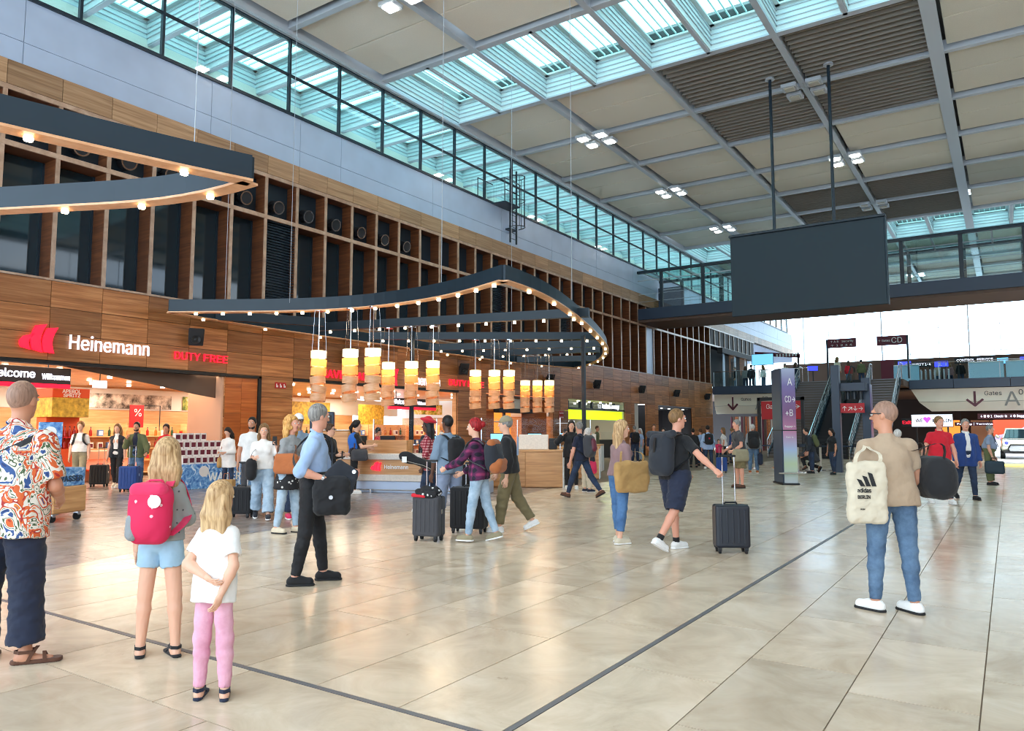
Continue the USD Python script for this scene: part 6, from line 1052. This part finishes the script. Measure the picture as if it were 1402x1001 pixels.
backpack(q, 'bright pink school backpack with white badge and pale stars on the tall girl', 'pack_pink', (.245, .16, .40), 'c_hotpink', [('round_badge', lambda f, w, d, h: cyl(f(w * .26, -d * .56, h * .18), f(w * .26, -d * .6, h * .18), .042, 20), 'c_white'), ('side_pocket', lambda f, w, d, h: bag_blob([(f(-w * .34, -d * .3, -h * .34), f(-w * .34, -d * .3, -h * .12), .045, .045)], .02, .01, .002), 'c_grey'), ('front_flap', lambda f, w, d, h: bag_blob([(f(-w * .3, -d * .25, h * .36), f(w * .3, -d * .25, h * .36), .05, .05)], .02, .01, .003), 'c_hotpink')], back=.11)
person('small girl with long blond hair in white shirt and pink trousers, hands behind back', (-3.80, 2.66), 112, 1.24, 'skin_light', ('longer', 'hair_blonde'), ('loose', 'c_white', -.12), ('slim', 'd_pink'), ('sandal', 'c_navy'), legs=((0, 3, 0), (3, 3, 3)), arms=(((-.35, -.5, -1), (.85, -.25, -.35)), ((.35, -.35, -1), (-.25, -.32, -.9))), res=.0095, w=.82, hs=1.12, child=True, head=(-6, 4), feet=(20, -30))
q = person('grey haired man in a light blue rolled sleeve shirt and black trousers looking away', (-5.84, 5.15), 42, 1.80, 'skin_rosy', ('short', 'hair_grey'), ('rolled', 'c_lightblue', .1), ('slim', 'd_black'), ('shoe', 'c_black'), legs=((9, 3, 2), (-5, 3, 6)), arms=(((-.25, .35, -.9), (.35, .9, -.1)), ((.28, -.42, -1), (-.05, .95, -.32))), res=NEAR, head=(34, -4), w=1.03, belly=.015, extra=[('belt', 'black'), ('watch', 1)], hands=('grip', 'grip'))
def slab(c, w, d, h, res=.012, amp=.006, taper=0., n=None):
    b = Blob(.03); c = np.array(c, float)
    for z in np.linspace(-h / 2 + d * .4, h / 2 - d * .4, n or max(3, int(h / d / .42))): u = w * (1 - taper * (z / h + .5)); b.cone(c + v3(0, -u / 2 + d * .4, z), c + v3(0, u / 2 - d * .4, z), d * .45, d * .45)
    return wrinkle(b.mesh(res), amp, 11.)
held('messenger_bag', 'large black messenger bag held open by the man in the light blue shirt', 'bag', q, [('bag_body', slab((.22, .22, .87), .34, .14, .37, amp=.022), 'c_black', True), ('open_flap', mv(slab((0, 0, 0), .33, .045, .24, amp=.014, taper=.35), (.20, .32, 1.06), rx=-30), 'c_jacket', True), ('clasp', mv(cyl((.29, .22, .86), (.303, .22, .86), .02, 12)), 'chrome'), ('clasp', mv(cyl((.215, .43, 1.1), (.235, .43, 1.1), .02, 12)), 'chrome'),
     ('strap', ribbon(smooth_path([(.18, .22, 1.08), (.15, .21, 1.24), (.03, .195, 1.36), (-.1, .13, 1.44), (-.125, .02, 1.465), (-.06, -.135, 1.36), (.1, -.165, 1.2), (.2, -.06, 1.08), (.2, .14, 1.06)], 26), (.0, .012, .034), (.008, .006, .0)), 'black')])
q = person('woman with curly blond hair in a grey tee and black dotted skirt', (-8.93, 7.43), 12, 1.74, 'skin_rosy', ('curly', 'hair_curly'), ('tee', 'c_grey', .02), ('slim', 'd_light'), ('shoe', 'c_cream'), legs=((6, 2, 2), (-4, 2, 6)), arms=(((-.2, .1, -1), (.2, .8, -.4)), ((.2, -.1, -1), (-.25, .9, .1))), res=MID, female=True, extra=[('skirt', 'skirt_dots')], head=(-10, 6), w=1.04)
shoulder_bag(q, 'brown leather tote on the arm of the curly haired woman', 1, 'c_tan', (.42, .14, .28), .22, 'c_brown', fwd=.12)
q = person('woman in white top and wide pale jeans holding a phone to her ear', (-10.68, 8.34), 322, 1.64, 'skin_light', ('long', 'hair_darkblond'), ('loose', 'c_white', .0), ('wide', 'd_light'), ('trainer', 'c_jacket'), legs=((14, 2, 2), (-14, 2, 14)), arms=(((-.55, .2, -.8), (.35, .3, 1)), ((.2, .1, -1), (-.2, .85, .2))), res=MID, female=True, extra=[('phone', 0)], hands=('grip', 'relaxed'))
shoulder_bag(q, 'large black cloth bag on the arm of the phoning woman in white', 1, 'c_black', (.42, .2, .34), .3, 'black', fwd=.1); suitcase((-11.19, 8.3, 0), 30, 'upright black suitcase with raised handle beside the phoning woman', 'c_black', (.42, .25, .52), .42)
person('bearded man in a white tee standing behind the phoning woman', (-12.66, 9.6), 318, 1.80, 'skin_tan', ('short', 'hair_black'), ('tee', 'c_white'), ('slim', 'c_darkgrey'), ('trainer', 'c_white'), res=MID, extra=[('beard', 'hair_black')], head=(-12, 0))
q = person('woman with black bob in a long white coat looking down before the blue plinth', (-16.75, 12.0), 285, 1.60, 'skin_light', ('bob', 'hair_black'), ('coat', 'c_white', -.3), ('slim', 'd_dark'), ('shoe', 'c_black'), arms=(((-.2, .05, -1), (.35, .9, -.1)), ((.2, .05, -1), (-.35, .9, -.1))), res=MID, female=True, head=(0, -22))
shoulder_bag(q, 'beige shoulder bag of the woman in the long white coat', 1, 'c_straw', (.34, .13, .26), .5, 'c_tan'); bg = thing('paper_bag', 'tan paper carrier bag beside the woman in the long white coat', 'bag', (-15.4, 11.0, 0), 20); obj('bag_body', bbox(-.2, .2, -.08, .08, .0, .36, .01), 'c_straw', bg); obj('bag_handle', tube([(-.08, 0, .36), (-.06, 0, .5), (.06, 0, .5), (.08, 0, .36)], .006, 6), 'c_tan', bg)
person('young man in white cap and glasses behind the curly haired woman', (-10.3, 8.75), 330, 1.82, 'skin_tan', ('short', 'hair_black'), ('tee', 'c_bluegrey'), ('long', 'd_dark'), ('trainer', 'c_hotpink'), res=MID, extra=[('cap', 'c_white'), ('glasses', 'black')])
person('person in black looking at a phone behind the man in the light blue shirt', (-11.07, 10.15), 20, 1.66, 'skin_light', ('short', 'hair_brown'), ('jacket', 'c_black'), ('slim', 'd_black'), ('trainer', 'c_hotpink'), arms=(((-.2, .1, -1), (.2, 1, .1)), ((.2, .1, -1), (-.1, 1, .1))), res=MID, extra=[('glasses', 'black'), ('phone', 1)])
q = person('dark haired woman in a blue vest reaching over the layered counter', (-13.2, 12.95), 52, 1.78, 'skin_light', ('pony', 'hair_black'), ('tee', 'c_black'), ('slim', 'd_black'), ('trainer', 'c_white'), arms=(((-.2, .3, -.9), (.1, 1, -.1)), ((.2, .45, -.9), (-.1, 1, .12))), res=MID, female=True, w=.95)
held('blue_vest', 'bright blue sleeveless vest worn by the woman at the counter', 'vest', q, [('vest_body', Blob(.03).ell(q['chest'] - v3(0, .03, 0), v3(.19, .155, .2)).ell(q['P'] + q['up'] * .17, v3(.175, .14, .2)).ell(q['P'] + q['up'] * .02, v3(.19, .14, .15)).cut((0, 1, 0), .06).cut((0, 0, -1), -q['P'][2] + .05).mesh(.014), 'c_vest', True)])
shoulder_bag(q, 'grey leather handbag on the right arm of the woman in the blue vest', 1, 'c_darkgrey', (.40, .16, .26), .36, 'c_brown', fwd=.1)
person('grey haired man in dark jacket seated behind the layered counter', (-12.9, 15.4), 300, 1.72, 'skin_rosy', ('short', 'hair_white'), ('jacket', 'c_jacket'), ('long', 'c_black'), ('shoe', 'c_black'), res=MID); person('white haired cashier low behind the layered counter, right of the grey haired man', (-12.25, 15.1), 320, 1.48, 'skin_rosy', ('bob', 'hair_white'), ('jacket', 'c_jacket'), ('long', 'c_black'), ('shoe', 'c_black'), res=MID, female=True); person('dark haired person at the middle shop, right of the woman in the blue vest', (-15.6, 16.2), 60, 1.62, 'skin_tan', ('short', 'hair_black'), ('tee', 'c_red'), ('long', 'd_dark'), ('shoe', 'c_black'), res=MID)
q = person('person with red beret and long dark hair in a red plaid shirt carrying an instrument', (-8.96, 10.72), 206, 1.72, 'skin_dark', ('long', 'hair_black'), ('rolled', 'plaid_red', -.14), ('long', 'd_dark'), ('trainer', 'c_white'), legs=((10, 2, 2), (-8, 2, 10)), arms=(((-.2, .05, -1), (0, .25, -1)), ((.2, .1, -1), (0, .3, -1))), res=MID, female=True, extra=[('beret', 'c_red')], hands=('grip', 'grip'), w=1.08)
gb = thing('guitar_case', 'black soft instrument case carried low beside the red beret', 'instrument case', (-8.02, 9.9, .42), 33.6)
def gm_(z): return z
b = Blob(.04); b.ell((.38, 0, .26), (.27, .09, .25), np.array([[.85, 0, -.53], [0, 1, 0], [.53, 0, .85]])).ell((.08, 0, .40), (.19, .085, .17)).cone((-.05, 0, .44), (-.5, 0, .6), .075, .07).ell((-.58, 0, .63), (.15, .07, .10), np.array([[.95, 0, .3], [0, 1, 0], [-.3, 0, .95]]))
obj('case_body', wrinkle(b.mesh(.014), .006, 9.), 'c_black', gb, True); obj('case_handle', tube([(-.02, -.06, .52), (0, -.05, .6), (.16, -.05, .56), (.2, -.06, .48)], .014, 6), 'black', gb); obj('case_zip', tube([(-.7, -.05, .6), (-.3, -.08, .5), (0, -.09, .36), (.2, -.09, .2), (.4, -.1, .1)], .006, 5), 'chrome', gb); obj('case_patch', mv(bbox(-.04, .04, -.012, 0, -.05, .05, .003), (-.62, -.07, .6)), 'white', gb)
q = person('tall man in a grey blue hooded top and matching trousers seen from behind', (-7.38, 9.3), 168, 1.77, 'skin_dark', ('short', 'hair_black'), ('hoodie', 'c_bluegrey'), ('loose', 'c_steel'), ('trainer', 'c_white'), legs=((6, 3, 2), (-5, 3, 6)), arms=(((-.25, .05, -1), (0, .3, -1)), ((.25, .1, -1), (-.2, .8, -.5))), res=MID, w=1.1)
backpack(q, 'small black backpack of the man in the grey blue hooded top', 'c_black', (.28, .13, .40))
q = person('woman with red tied hair in a purple plaid shirt and light jeans', (-6.06, 8.3), 196, 1.68, 'skin_light', ('bun', 'hair_red'), ('long', 'plaid_purple', -.06), ('slim', 'd_light'), ('trainer', 'c_olive'), legs=((10, 2, 3), (-10, 2, 10)), arms=(((-.28, .62, -.8), (.1, .95, -.42)), ((.2, .2, -1), (-.2, .7, -.4))), res=.0125, female=True, w=1.02, hands=('grip', 'relaxed'), head=(10, 0), lean=6)
backpack(q, 'grey backpack with brown leather bottom worn over the purple plaid shirt', 'c_jacket', (.31, .20, .42), 'c_darkgrey', [('leather_base', lambda f, w, d, h: bag_blob([(f(-w * .36, -d * .25, -h * .36), f(w * .36, -d * .25, -h * .36), .085, .085), (f(-w * .3, -d * .55, -h * .2), f(w * .3, -d * .55, -h * .2), .05, .05)], .04, .012, .003), 'c_tan'), ('top_flap', lambda f, w, d, h: bag_blob([(f(-w * .34, -d * .1, h * .42), f(w * .34, -d * .1, h * .42), .06, .06)], .03, .012, .003), 'c_tan')])
gs = suitcase((-6.7, 8.0, 0), 12, 'dark grey hard suitcase with a patterned scarf on top', 'c_darkgrey', (.40, .25, .60), .48); sk = thing('scarf', 'black and white patterned scarf lying on the dark grey suitcase', 'scarf', (-6.7, 8.0, .6), 12); obj('scarf_folds', bag_blob([(v3(-.14, -.02, .05), v3(.12, .02, .05), .06, .06), (v3(-.1, -.1, .03), v3(.12, -.1, .03), .05, .05), (v3(-.05, -.03, .1), v3(.1, .0, .1), .05, .05)], .02, .010, .02), 'skirt_dots', sk, True); obj('scarf_fringe', bag_blob([(v3(-.18, -.12, .02), v3(.0, -.14, .01), .03, .02)], .02, .010, .008), 'c_red', sk, True)
q = person('man in olive cap, black jacket and khaki trousers walking past the counter', (-6.3, 9.4), 206, 1.76, 'skin_light', ('short', 'hair_grey'), ('jacket', 'c_black', -.04), ('loose', 'c_khaki'), ('trainer', 'c_white'), legs=((12, 2, 4), (-14, 2, 20)), arms=(((-.22, -.18, -1), (-.05, .12, -1)), ((.22, .3, -1), (0, .5, -1))), res=MID, extra=[('cap', 'c_olive'), ('print', 'c_lightblue')], hands=('relaxed', 'grip'), lean=5)
suitcase((-6.72, 8.95, 0), 20, 'large black suitcase behind the light jeans of the red haired woman', 'c_black', (.52, .3, .66), .35)
q = person('man with grey rucksack, navy tee and dark jeans striding to the left', (-8.07, 14.95), 176, 1.78, 'skin_rosy', ('stubble', 'hair_grey'), ('tee', 'c_navy'), ('slim', 'd_dark'), ('shoe', 'c_brown'), legs=((22, 2, 3), (-24, 2, 14)), arms=(((-.25, .15, -1), (-.05, .3, -1)), ((.28, -.3, -1), (.05, .05, -1))), res=MID, head=(-30, 0)); backpack(q, 'grey and maroon rucksack of the striding man', 'c_darkgrey', (.31, .2, .50), 'black', [('front_panel', lambda f, w, d, h: bag_blob([(f(0, -d * .5, -h * .1), f(0, -d * .5, h * .2), .09, .07)], .03, .012, .003), 'maroon')])
person('woman in black jacket and leggings lifting a phone to her face', (-9.5, 17.05), 305, 1.78, 'skin_light', ('long', 'hair_black'), ('jacket', 'c_black'), ('slim', 'd_black'), ('trainer', 'c_white'), arms=(((-.2, .1, -1), (.5, .7, -.2)), ((.75, .2, -.5), (-.6, .35, .8))), res=MID, female=True, extra=[('phone', 1)])
q = person('fair haired person in dark top and pale trousers behind the striding man', (-8.7, 16.4), 60, 1.58, 'skin_light', ('long', 'hair_white'), ('jacket', 'c_jacket'), ('loose', 'c_cream'), ('trainer', 'c_navy'), res=MID, female=True); shoulder_bag(q, 'bright pink bag hanging behind the striding man', 1, 'c_hotpink', (.3, .14, .3), .55, 'c_hotpink')
person('person in an olive green shirt and dark trousers before the snack counter', (-16.1, 31.3), 10, 1.76, 'skin_tan', ('stubble', 'hair_brown'), ('long', 'c_green'), ('long', 'c_black'), ('shoe', 'c_black'), res=FAR)
tc = thing('travel_trolley', 'dark wheeled travel bag right of the olive green shirt', 'bag', (-15.2, 31.5, 0)); obj('bag_body', mv(rbox(.4, .3, .6, .08, 10), (0, 0, .08)), 'c_brown', tc, 40); obj('bag_wheels', cat_([cyl((a, -.1, .05), (a + .04, -.1, .05), .05, 10) for a in (-.2, .16)]), 'rubber', tc)
q = person('woman with long blond hair in a mauve sweater and cropped blue jeans', (-4.42, 9.25), 56, 1.66, 'skin_light', ('longer', 'hair_blonde'), ('long', 'c_mauve', .02), ('crop', 'd_blue'), ('trainer', 'c_cream'), legs=((4, 2, 2), (-3, 2, 4)), arms=(((-.22, .1, -1), (.3, .9, .0)), ((.24, -.1, -1), (-.25, .85, -.15))), res=.0125, female=True, w=1.08, head=(-16, 0))
shoulder_bag(q, 'woven straw coloured tote on the shoulder of the woman in mauve', 1, 'c_straw', (.46, .14, .40), .24, 'c_straw', fwd=.05, out=.1, slouch=True)
q = person('man in a black tee and navy shorts pulling a black suitcase', (-3.55, 9.05), 62, 1.81, 'skin_rosy', ('short', 'hair_darkblond'), ('tee', 'c_black'), ('kneeshorts', 'c_navy'), ('trainer', 'c_white'), legs=((10, 3, 4), (-16, 3, 22)), arms=(((-.25, .2, -1), (.1, .8, -.5)), ((.95, .15, -.85), (.92, .1, -.62))), res=NEAR, w=1.1, belly=.02, extra=[('socks', 'c_black')], hands=('relaxed', 'grip'), head=(-18, 0))
backpack(q, 'large black roll top backpack of the man in navy shorts', 'c_jacket', (.35, .19, .54), 'black', [('rolled_top', lambda f, w, d, h: bag_blob([(f(-w * .62, -.02, h * .44), f(0, -.0, h * .40), .05, .06), (f(0, 0, h * .40), f(w * .62, -.02, h * .46), .06, .05)], .02, .012, .006), 'c_jacket'), ('buckle_strap', lambda f, w, d, h: ribbon([f(0, -d * .62, h * .36), f(0, -d * .66, h * .1), f(0, -d * .6, -h * .1)], (.04, 0, 0), (0, .008, 0)), 'black')])
suitcase((-2.93, 9.3, 0), 30, 'glossy black ribbed suitcase with long handle on the open floor', 'case_black' if 'case_black' in MAT and 0 else plain('case_black', (26, 30, 38), .3), (.42, .25, .58), .60)
# crowd before the right end of the wooden wall
CR = [((-14.6, 32.3), 130, 1.76, 'man with dark backpack and navy shirt, far left of the crowd by the wooden wall', ('short', 'hair_grey'), ('tee', 'c_navy'), ('long', 'd_dark')), ((-15.1, 34.1), 250, 1.64, 'fair woman in pale top and light jeans far by the wooden wall', ('long', 'hair_white'), ('tee', 'c_lightblue'), ('long', 'd_light')), ((-12.26, 29.0), 300, 1.80, 'brown haired man in a navy jacket behind the black roll top backpack', ('short', 'hair_brown'), ('jacket', 'c_navy'), ('long', 'd_dark')), ((-11.98, 29.4), 280, 1.64, 'dark haired person at the shoulder of the man in the navy jacket', ('long', 'hair_black'), ('jacket', 'c_black'), ('long', 'd_dark')),
      ((-10.9, 29.9), 120, 1.62, 'person in black with dark luggage left of the white shirt', ('short', 'hair_black'), ('jacket', 'c_black'), ('long', 'c_black')), ((-11.1, 31.4), 140, 1.62, 'person in pale blue with a blue cap behind the white shirt', ('short', 'hair_brown'), ('tee', 'c_lightblue'), ('long', 'd_dark')), ((-10.44, 31.7), 300, 1.2, 'child in a bright pink top right of the white shirt', ('short', 'hair_brown'), ('tee', 'c_hotpink'), ('long', 'd_dark')), ((-10.67, 33.2), 200, 1.66, 'person in a white tee far behind the pink child', ('long', 'hair_darkblond'), ('tee', 'c_white'), ('long', 'c_black')), ((-10.9, 35), 40, 1.66, 'person in a navy top left of the grey shirt man', ('short', 'hair_darkblond'), ('tee', 'c_blue'), ('long', 'd_dark')),
      ((-1.9, 17.2), 124, 1.55, 'grey haired person hidden behind the beige tee of the bald man', ('short', 'hair_white'), ('tee', 'c_grey'), ('long', 'c_black')), ((-5.9, 28.1), 200, 1.66, 'dark dressed person bending with a green backpack before the stairs', ('short', 'hair_black'), ('jacket', 'c_jacket'), ('long', 'd_dark')), ((-5.1, 27.6), 230, 1.6, 'person in a black tee and dark jeans right of the green backpack', ('pony', 'hair_black'), ('tee', 'c_black'), ('long', 'd_dark'))]
cr = []
for k, (p, f, h, lb, hr_, tp, bt_) in enumerate(CR): cr.append(person(lb, p, f, h, ['skin_light', 'skin_rosy', 'skin_tan'][k % 3], hr_, tp, bt_, ('shoe', 'c_black'), res=FAR, female=hr_[0] in ('long', 'pony'), child=h < 1.3, lean=16 if 'bending' in lb else 4, legs=((5, 2, 2), (-5, 2, 6)) if k % 2 else None))
backpack(cr[0], 'dark backpack of the navy shirted man far by the wooden wall', 'c_black'); backpack(cr[10], 'olive green backpack of the bending person before the stairs', 'c_green')
q = person('man in a white shirt with a black backpack in the crowd by the wooden wall', (-10.0, 29.1), 120, 1.74, 'skin_tan', ('short', 'hair_black'), ('long', 'c_lightblue', -.16), ('slim', 'd_dark'), ('trainer', 'c_white'), res=.02); backpack(q, 'black backpack with red patch on the white shirt', 'c_black', (.3, .15, .42), 'black', [('red_patch', lambda f, w, d, h: mv(trimesh.creation.icosphere(1, .035), f(0, -d * .62, .02)), 'c_red')])
suitcase((-8.6, 26.4, 0), 20, 'small blue suitcase left of the grey shirted man in shorts', 'c_blue', (.38, .24, .55), .4); suitcase((-11.3, 28.2, 0), 20, 'black suitcase standing in the crowd left of the white shirt', 'c_black', (.42, .28, .62), .3); suitcase((-11.9, 28.2, 0), 20, 'second black suitcase in the crowd, under the black dressed person', 'c_black', (.42, .28, .66), .3)
q = person('stocky man in grey tee and olive shorts standing in profile', (-6.0, 19.9), 222, 1.82, 'skin_rosy', ('short', 'hair_grey'), ('tee', 'c_darkgrey', -.06), ('kneeshorts', 'c_khaki'), ('shoe', 'c_brown'), arms=(((-.22, .1, -1), (.1, .9, -.5)), ((.22, .1, -1), (-.1, .9, -.5))), res=MID, w=1.12, belly=.035, hands=('grip', 'grip')); shoulder_bag(q, 'grey olive shoulder bag of the stocky man in shorts', -1, 'c_olive', (.46, .18, .30), .42, 'c_darkgrey', across=True, fwd=.08)
q = person('white haired person in jeans seen from behind with a big black backpack', (-7.64, 27.0), 112, 1.76, 'skin_light', ('short', 'hair_white'), ('long', 'c_grey'), ('long', 'd_mid'), ('boot', 'c_tan'), res=.02); backpack(q, 'big black backpack left of the tall info column', 'c_black', (.36, .24, .62)); shoulder_bag(q, 'navy drum shaped bag right of the big black backpack', 1, 'c_navy', (.4, .2, .4), .7, 'c_navy')
person('person in a dark grey jacket squatting before the stairs', (-5.94, 28.66), 150, 1.72, 'skin_tan', ('stubble', 'hair_black'), ('jacket', 'c_darkgrey'), ('long', 'c_black'), ('shoe', 'c_brown'), legs=((100, 12, 130), (60, 12, 135)), lean=22, arms=(((-.2, .5, -.8), (.2, .9, -.2)), ((.2, .5, -.8), (-.2, .9, -.2))), res=.02)
q = person('bald man with glasses in a beige tee and blue jeans seen from behind', (-.86, 7.05), 122, 1.78, 'skin_tan', ('stubble', 'hair_stubble'), ('tee', 'c_beige', -.06), ('slim', 'd_mid'), ('shoe', 'c_white'), legs=((3, 4, 2), (-2, 3, 3)), arms=(((-.28, .12, -1), (.25, .92, -.05)), ((.3, .12, -1), (-.15, .85, -.35))), res=NEAR, w=1.12, belly=.03, head=(48, 0), extra=[('glasses', 'black')], feet=(35, -20))
plain('print_black', (24, 24, 26), .7)
TB = v3(-.27, -.17, 0); tb_ = mv(slab((0, 0, 0), .30, .10, .50, amp=.020, taper=-.06), (TB[0], TB[1], .995), rz=90)
pf = lambda m, x, z: mv(to_wall_y(m, 0, 0, 0), (TB[0] + x, TB[1] - .052, z))
held('tote_bag', 'cream cotton tote with black print on the left shoulder of the bald man', 'bag', q, [('bag_body', tb_, 'c_cream', True)] + [('strap', ribbon(smooth_path([TB + v3(sx, dy, 1.22), TB + v3(sx * .8 + .03, dy + .03, 1.32), q['S'][0] + v3(-.02 + sx * .15, -.075, .0), q['S'][0] + v3(.0, -.01, .065), q['S'][0] + v3(.0, .06, .02)], 12), v3(.03, 0, 0), v3(0, .006, .002)), 'c_cream') for sx, dy in ((-.10, -.02), (.10, -.02))]
     + [('lettering', pf(text_fit(s_, h_, w_, .004, True), x_, z_), 'print_black') for s_, h_, w_, x_, z_ in (('adidas', .034, .11, -.1, 1.00), ('BERLIN', .027, .1, -.1, .95), ('RUN', .01, .034, -.08, .86))]
     + [('stripe_mark', pf(extr(sg.Polygon([(.045 * k, 0), (.035 + .045 * k, 0), (.035 + .045 * k - .03, .05 + .026 * k), (.045 * k - .03, .06 + .026 * k)]), .004), -.07, 1.05), 'print_black') for k in range(3)])
shoulder_bag(q, 'black sports duffle hanging at the right side of the bald man', 1, 'c_black', (.46, .27, .32), .15, 'black', fwd=.04, out=.2)
q = person('man in a red polo shirt and dark jeans walking towards the viewer', (-1.23, 17.84), 296, 1.82, 'skin_rosy', ('short', 'hair_darkblond'), ('polo', 'c_red', -.06), ('slim', 'd_dark'), ('trainer', 'c_white'), legs=((10, 3, 4), (-10, 3, 14)), arms=(((-.28, .1, -1), (.05, .5, -.9)), ((.5, .1, -1), (.35, .5, -.7))), res=MID, w=1.05, belly=.045, head=(10, 0))
suitcase((-2.2, 18.2, 0), 20, 'black suitcase mostly hidden behind the black duffle', 'c_black', (.4, .25, .55), .5)
person('man in a blue blazer, white shirt and dark jeans walking beside the red polo', (-.83, 19.3), 298, 1.79, 'skin_rosy', ('short', 'hair_grey'), ('blazer', 'c_blue', -.2, 'c_white'), ('slim', 'd_dark'), ('shoe', 'c_black'), legs=((8, 2, 4), (-14, 2, 16)), res=MID, w=1.06, belly=.03, head=(-14, 0))
q = person('heavy grey haired man in a pale blue shirt and dark trousers in profile', (-.5, 24.8), 350, 1.68, 'skin_rosy', ('short', 'hair_grey'), ('tee', 'c_steel', .1), ('loose', 'c_green'), ('shoe', 'c_black'), arms=(((-.22, .0, -1), (0, .2, -1)), ((.2, .05, -1), (-.02, .3, -1))), res=MID, w=1.08, belly=.08, extra=[('tie', 'c_navy')], hands=('relaxed', 'grip'))
held('laptop_bag', 'dark teal laptop bag in the hand of the heavy man in the pale blue shirt', 'bag', q, [('bag_body', slab((.26, .16, .50), .46, .14, .34), plain('teal_dark', (26, 46, 58), .6), True), ('bag_handle', tube([(.26, .06, .65), (.26, .1, .76), (.26, .2, .76), (.26, .24, .65)], .012, 6), 'black')])
# left shop
q = person('woman in a white tee and olive trousers walking out of the left shop', (-20.05, 9.94), 318, 1.76, 'skin_light', ('bun', 'hair_darkblond'), ('tee', 'c_white', .04), ('long', 'c_olive'), ('boot', 'c_brown'), legs=((12, 2, 2), (-12, 2, 14)), res=MID, female=True); backpack(q, 'black backpack of the woman walking out of the left shop', 'c_black', (.3, .16, .42))
q = person('woman in dark vest and black trousers beside the man in the green jacket', (-19.76, 10.75), 312, 1.69, 'skin_light', ('long', 'hair_darkblond'), ('vest', 'c_jacket', -.1, 'c_white'), ('slim', 'd_black'), ('trainer', 'c_cream'), legs=((12, 2, 2), (-10, 2, 12)), res=MID, female=True); suitcase((-20.5, 10.7, 0), 40, 'black suitcase left of the woman in the dark vest', 'c_black', (.44, .26, .58), .45)
person('dark haired man in an olive green jacket with a hand at his chin', (-18.75, 10.7), 312, 1.75, 'skin_tan', ('short', 'hair_black'), ('jacket', 'c_green', -.1, 'c_navy'), ('long', 'd_mid'), ('shoe', 'c_brown'), arms=(((-.45, .2, -1), (-.2, .7, -.6)), ((.15, .5, -.8), (-.3, .5, .9))), res=MID, extra=[('beard', 'hair_black')], hands=('grip', 'grip'))
suitcase((-18.2, 10.25, 0), 34, 'dark blue suitcase in front of the man in the olive green jacket', 'c_blue', (.45, .28, .62), .5)
person('dark haired woman in a red top behind the head of the tall girl', (-18.9, 11.6), 312, 1.70, 'skin_tan', ('pony', 'hair_black'), ('tee', 'c_red'), ('long', 'd_dark'), ('shoe', 'c_black'), res=.02, female=True)
# upper level
UP = [((-9.2, 56.5), 100, 'person in a red jacket at the escalator top', 'c_red'), ((-8.4, 56.6), 95, 'person with an olive backpack at the escalator top', 'c_green'), ((-9.6, 54.5), 60, 'fair person in a pale top arriving on the left escalator', 'c_cream'), ((-17.3, 57), 200, 'person in black first from the wall on the balcony', 'c_black'), ((-16.7, 57.5), 90, 'person in grey with bag second on the balcony', 'c_grey'), ((-16.1, 57), 120, 'person in black third on the balcony', 'c_jacket'), ((-15.1, 56.6), 150, 'person in a white sweater centre on the balcony', 'c_white'), ((-13.5, 56.5), 110, 'person in a pale top right of the info column on the balcony', 'c_cream'), ((-12.9, 57), 70, 'person in dark blue last on the balcony', 'c_navy'), ((-4.1, 62), 250, 'person in a pale coat behind the right glass railing', 'c_cream'), ((-3.4, 62.5), 100, 'person in maroon behind the right glass railing', 'c_mauve'), ((-2.7, 62), 90, 'person in black behind the right glass railing', 'c_black')]
for k, (p, f, lb, m_) in enumerate(UP): r_ = person(lb, (*p, 4.7), f, 1.72 + .06 * (k % 3), ['skin_light', 'skin_tan', 'skin_rosy'][k % 3], ('short' if k % 2 else 'long', ['hair_brown', 'hair_black', 'hair_darkblond', 'hair_grey'][k % 4]), ('jacket', m_), ('long', 'd_dark' if k % 3 else 'd_mid'), ('shoe', 'c_black'), res=.034, female=k % 2 == 0)
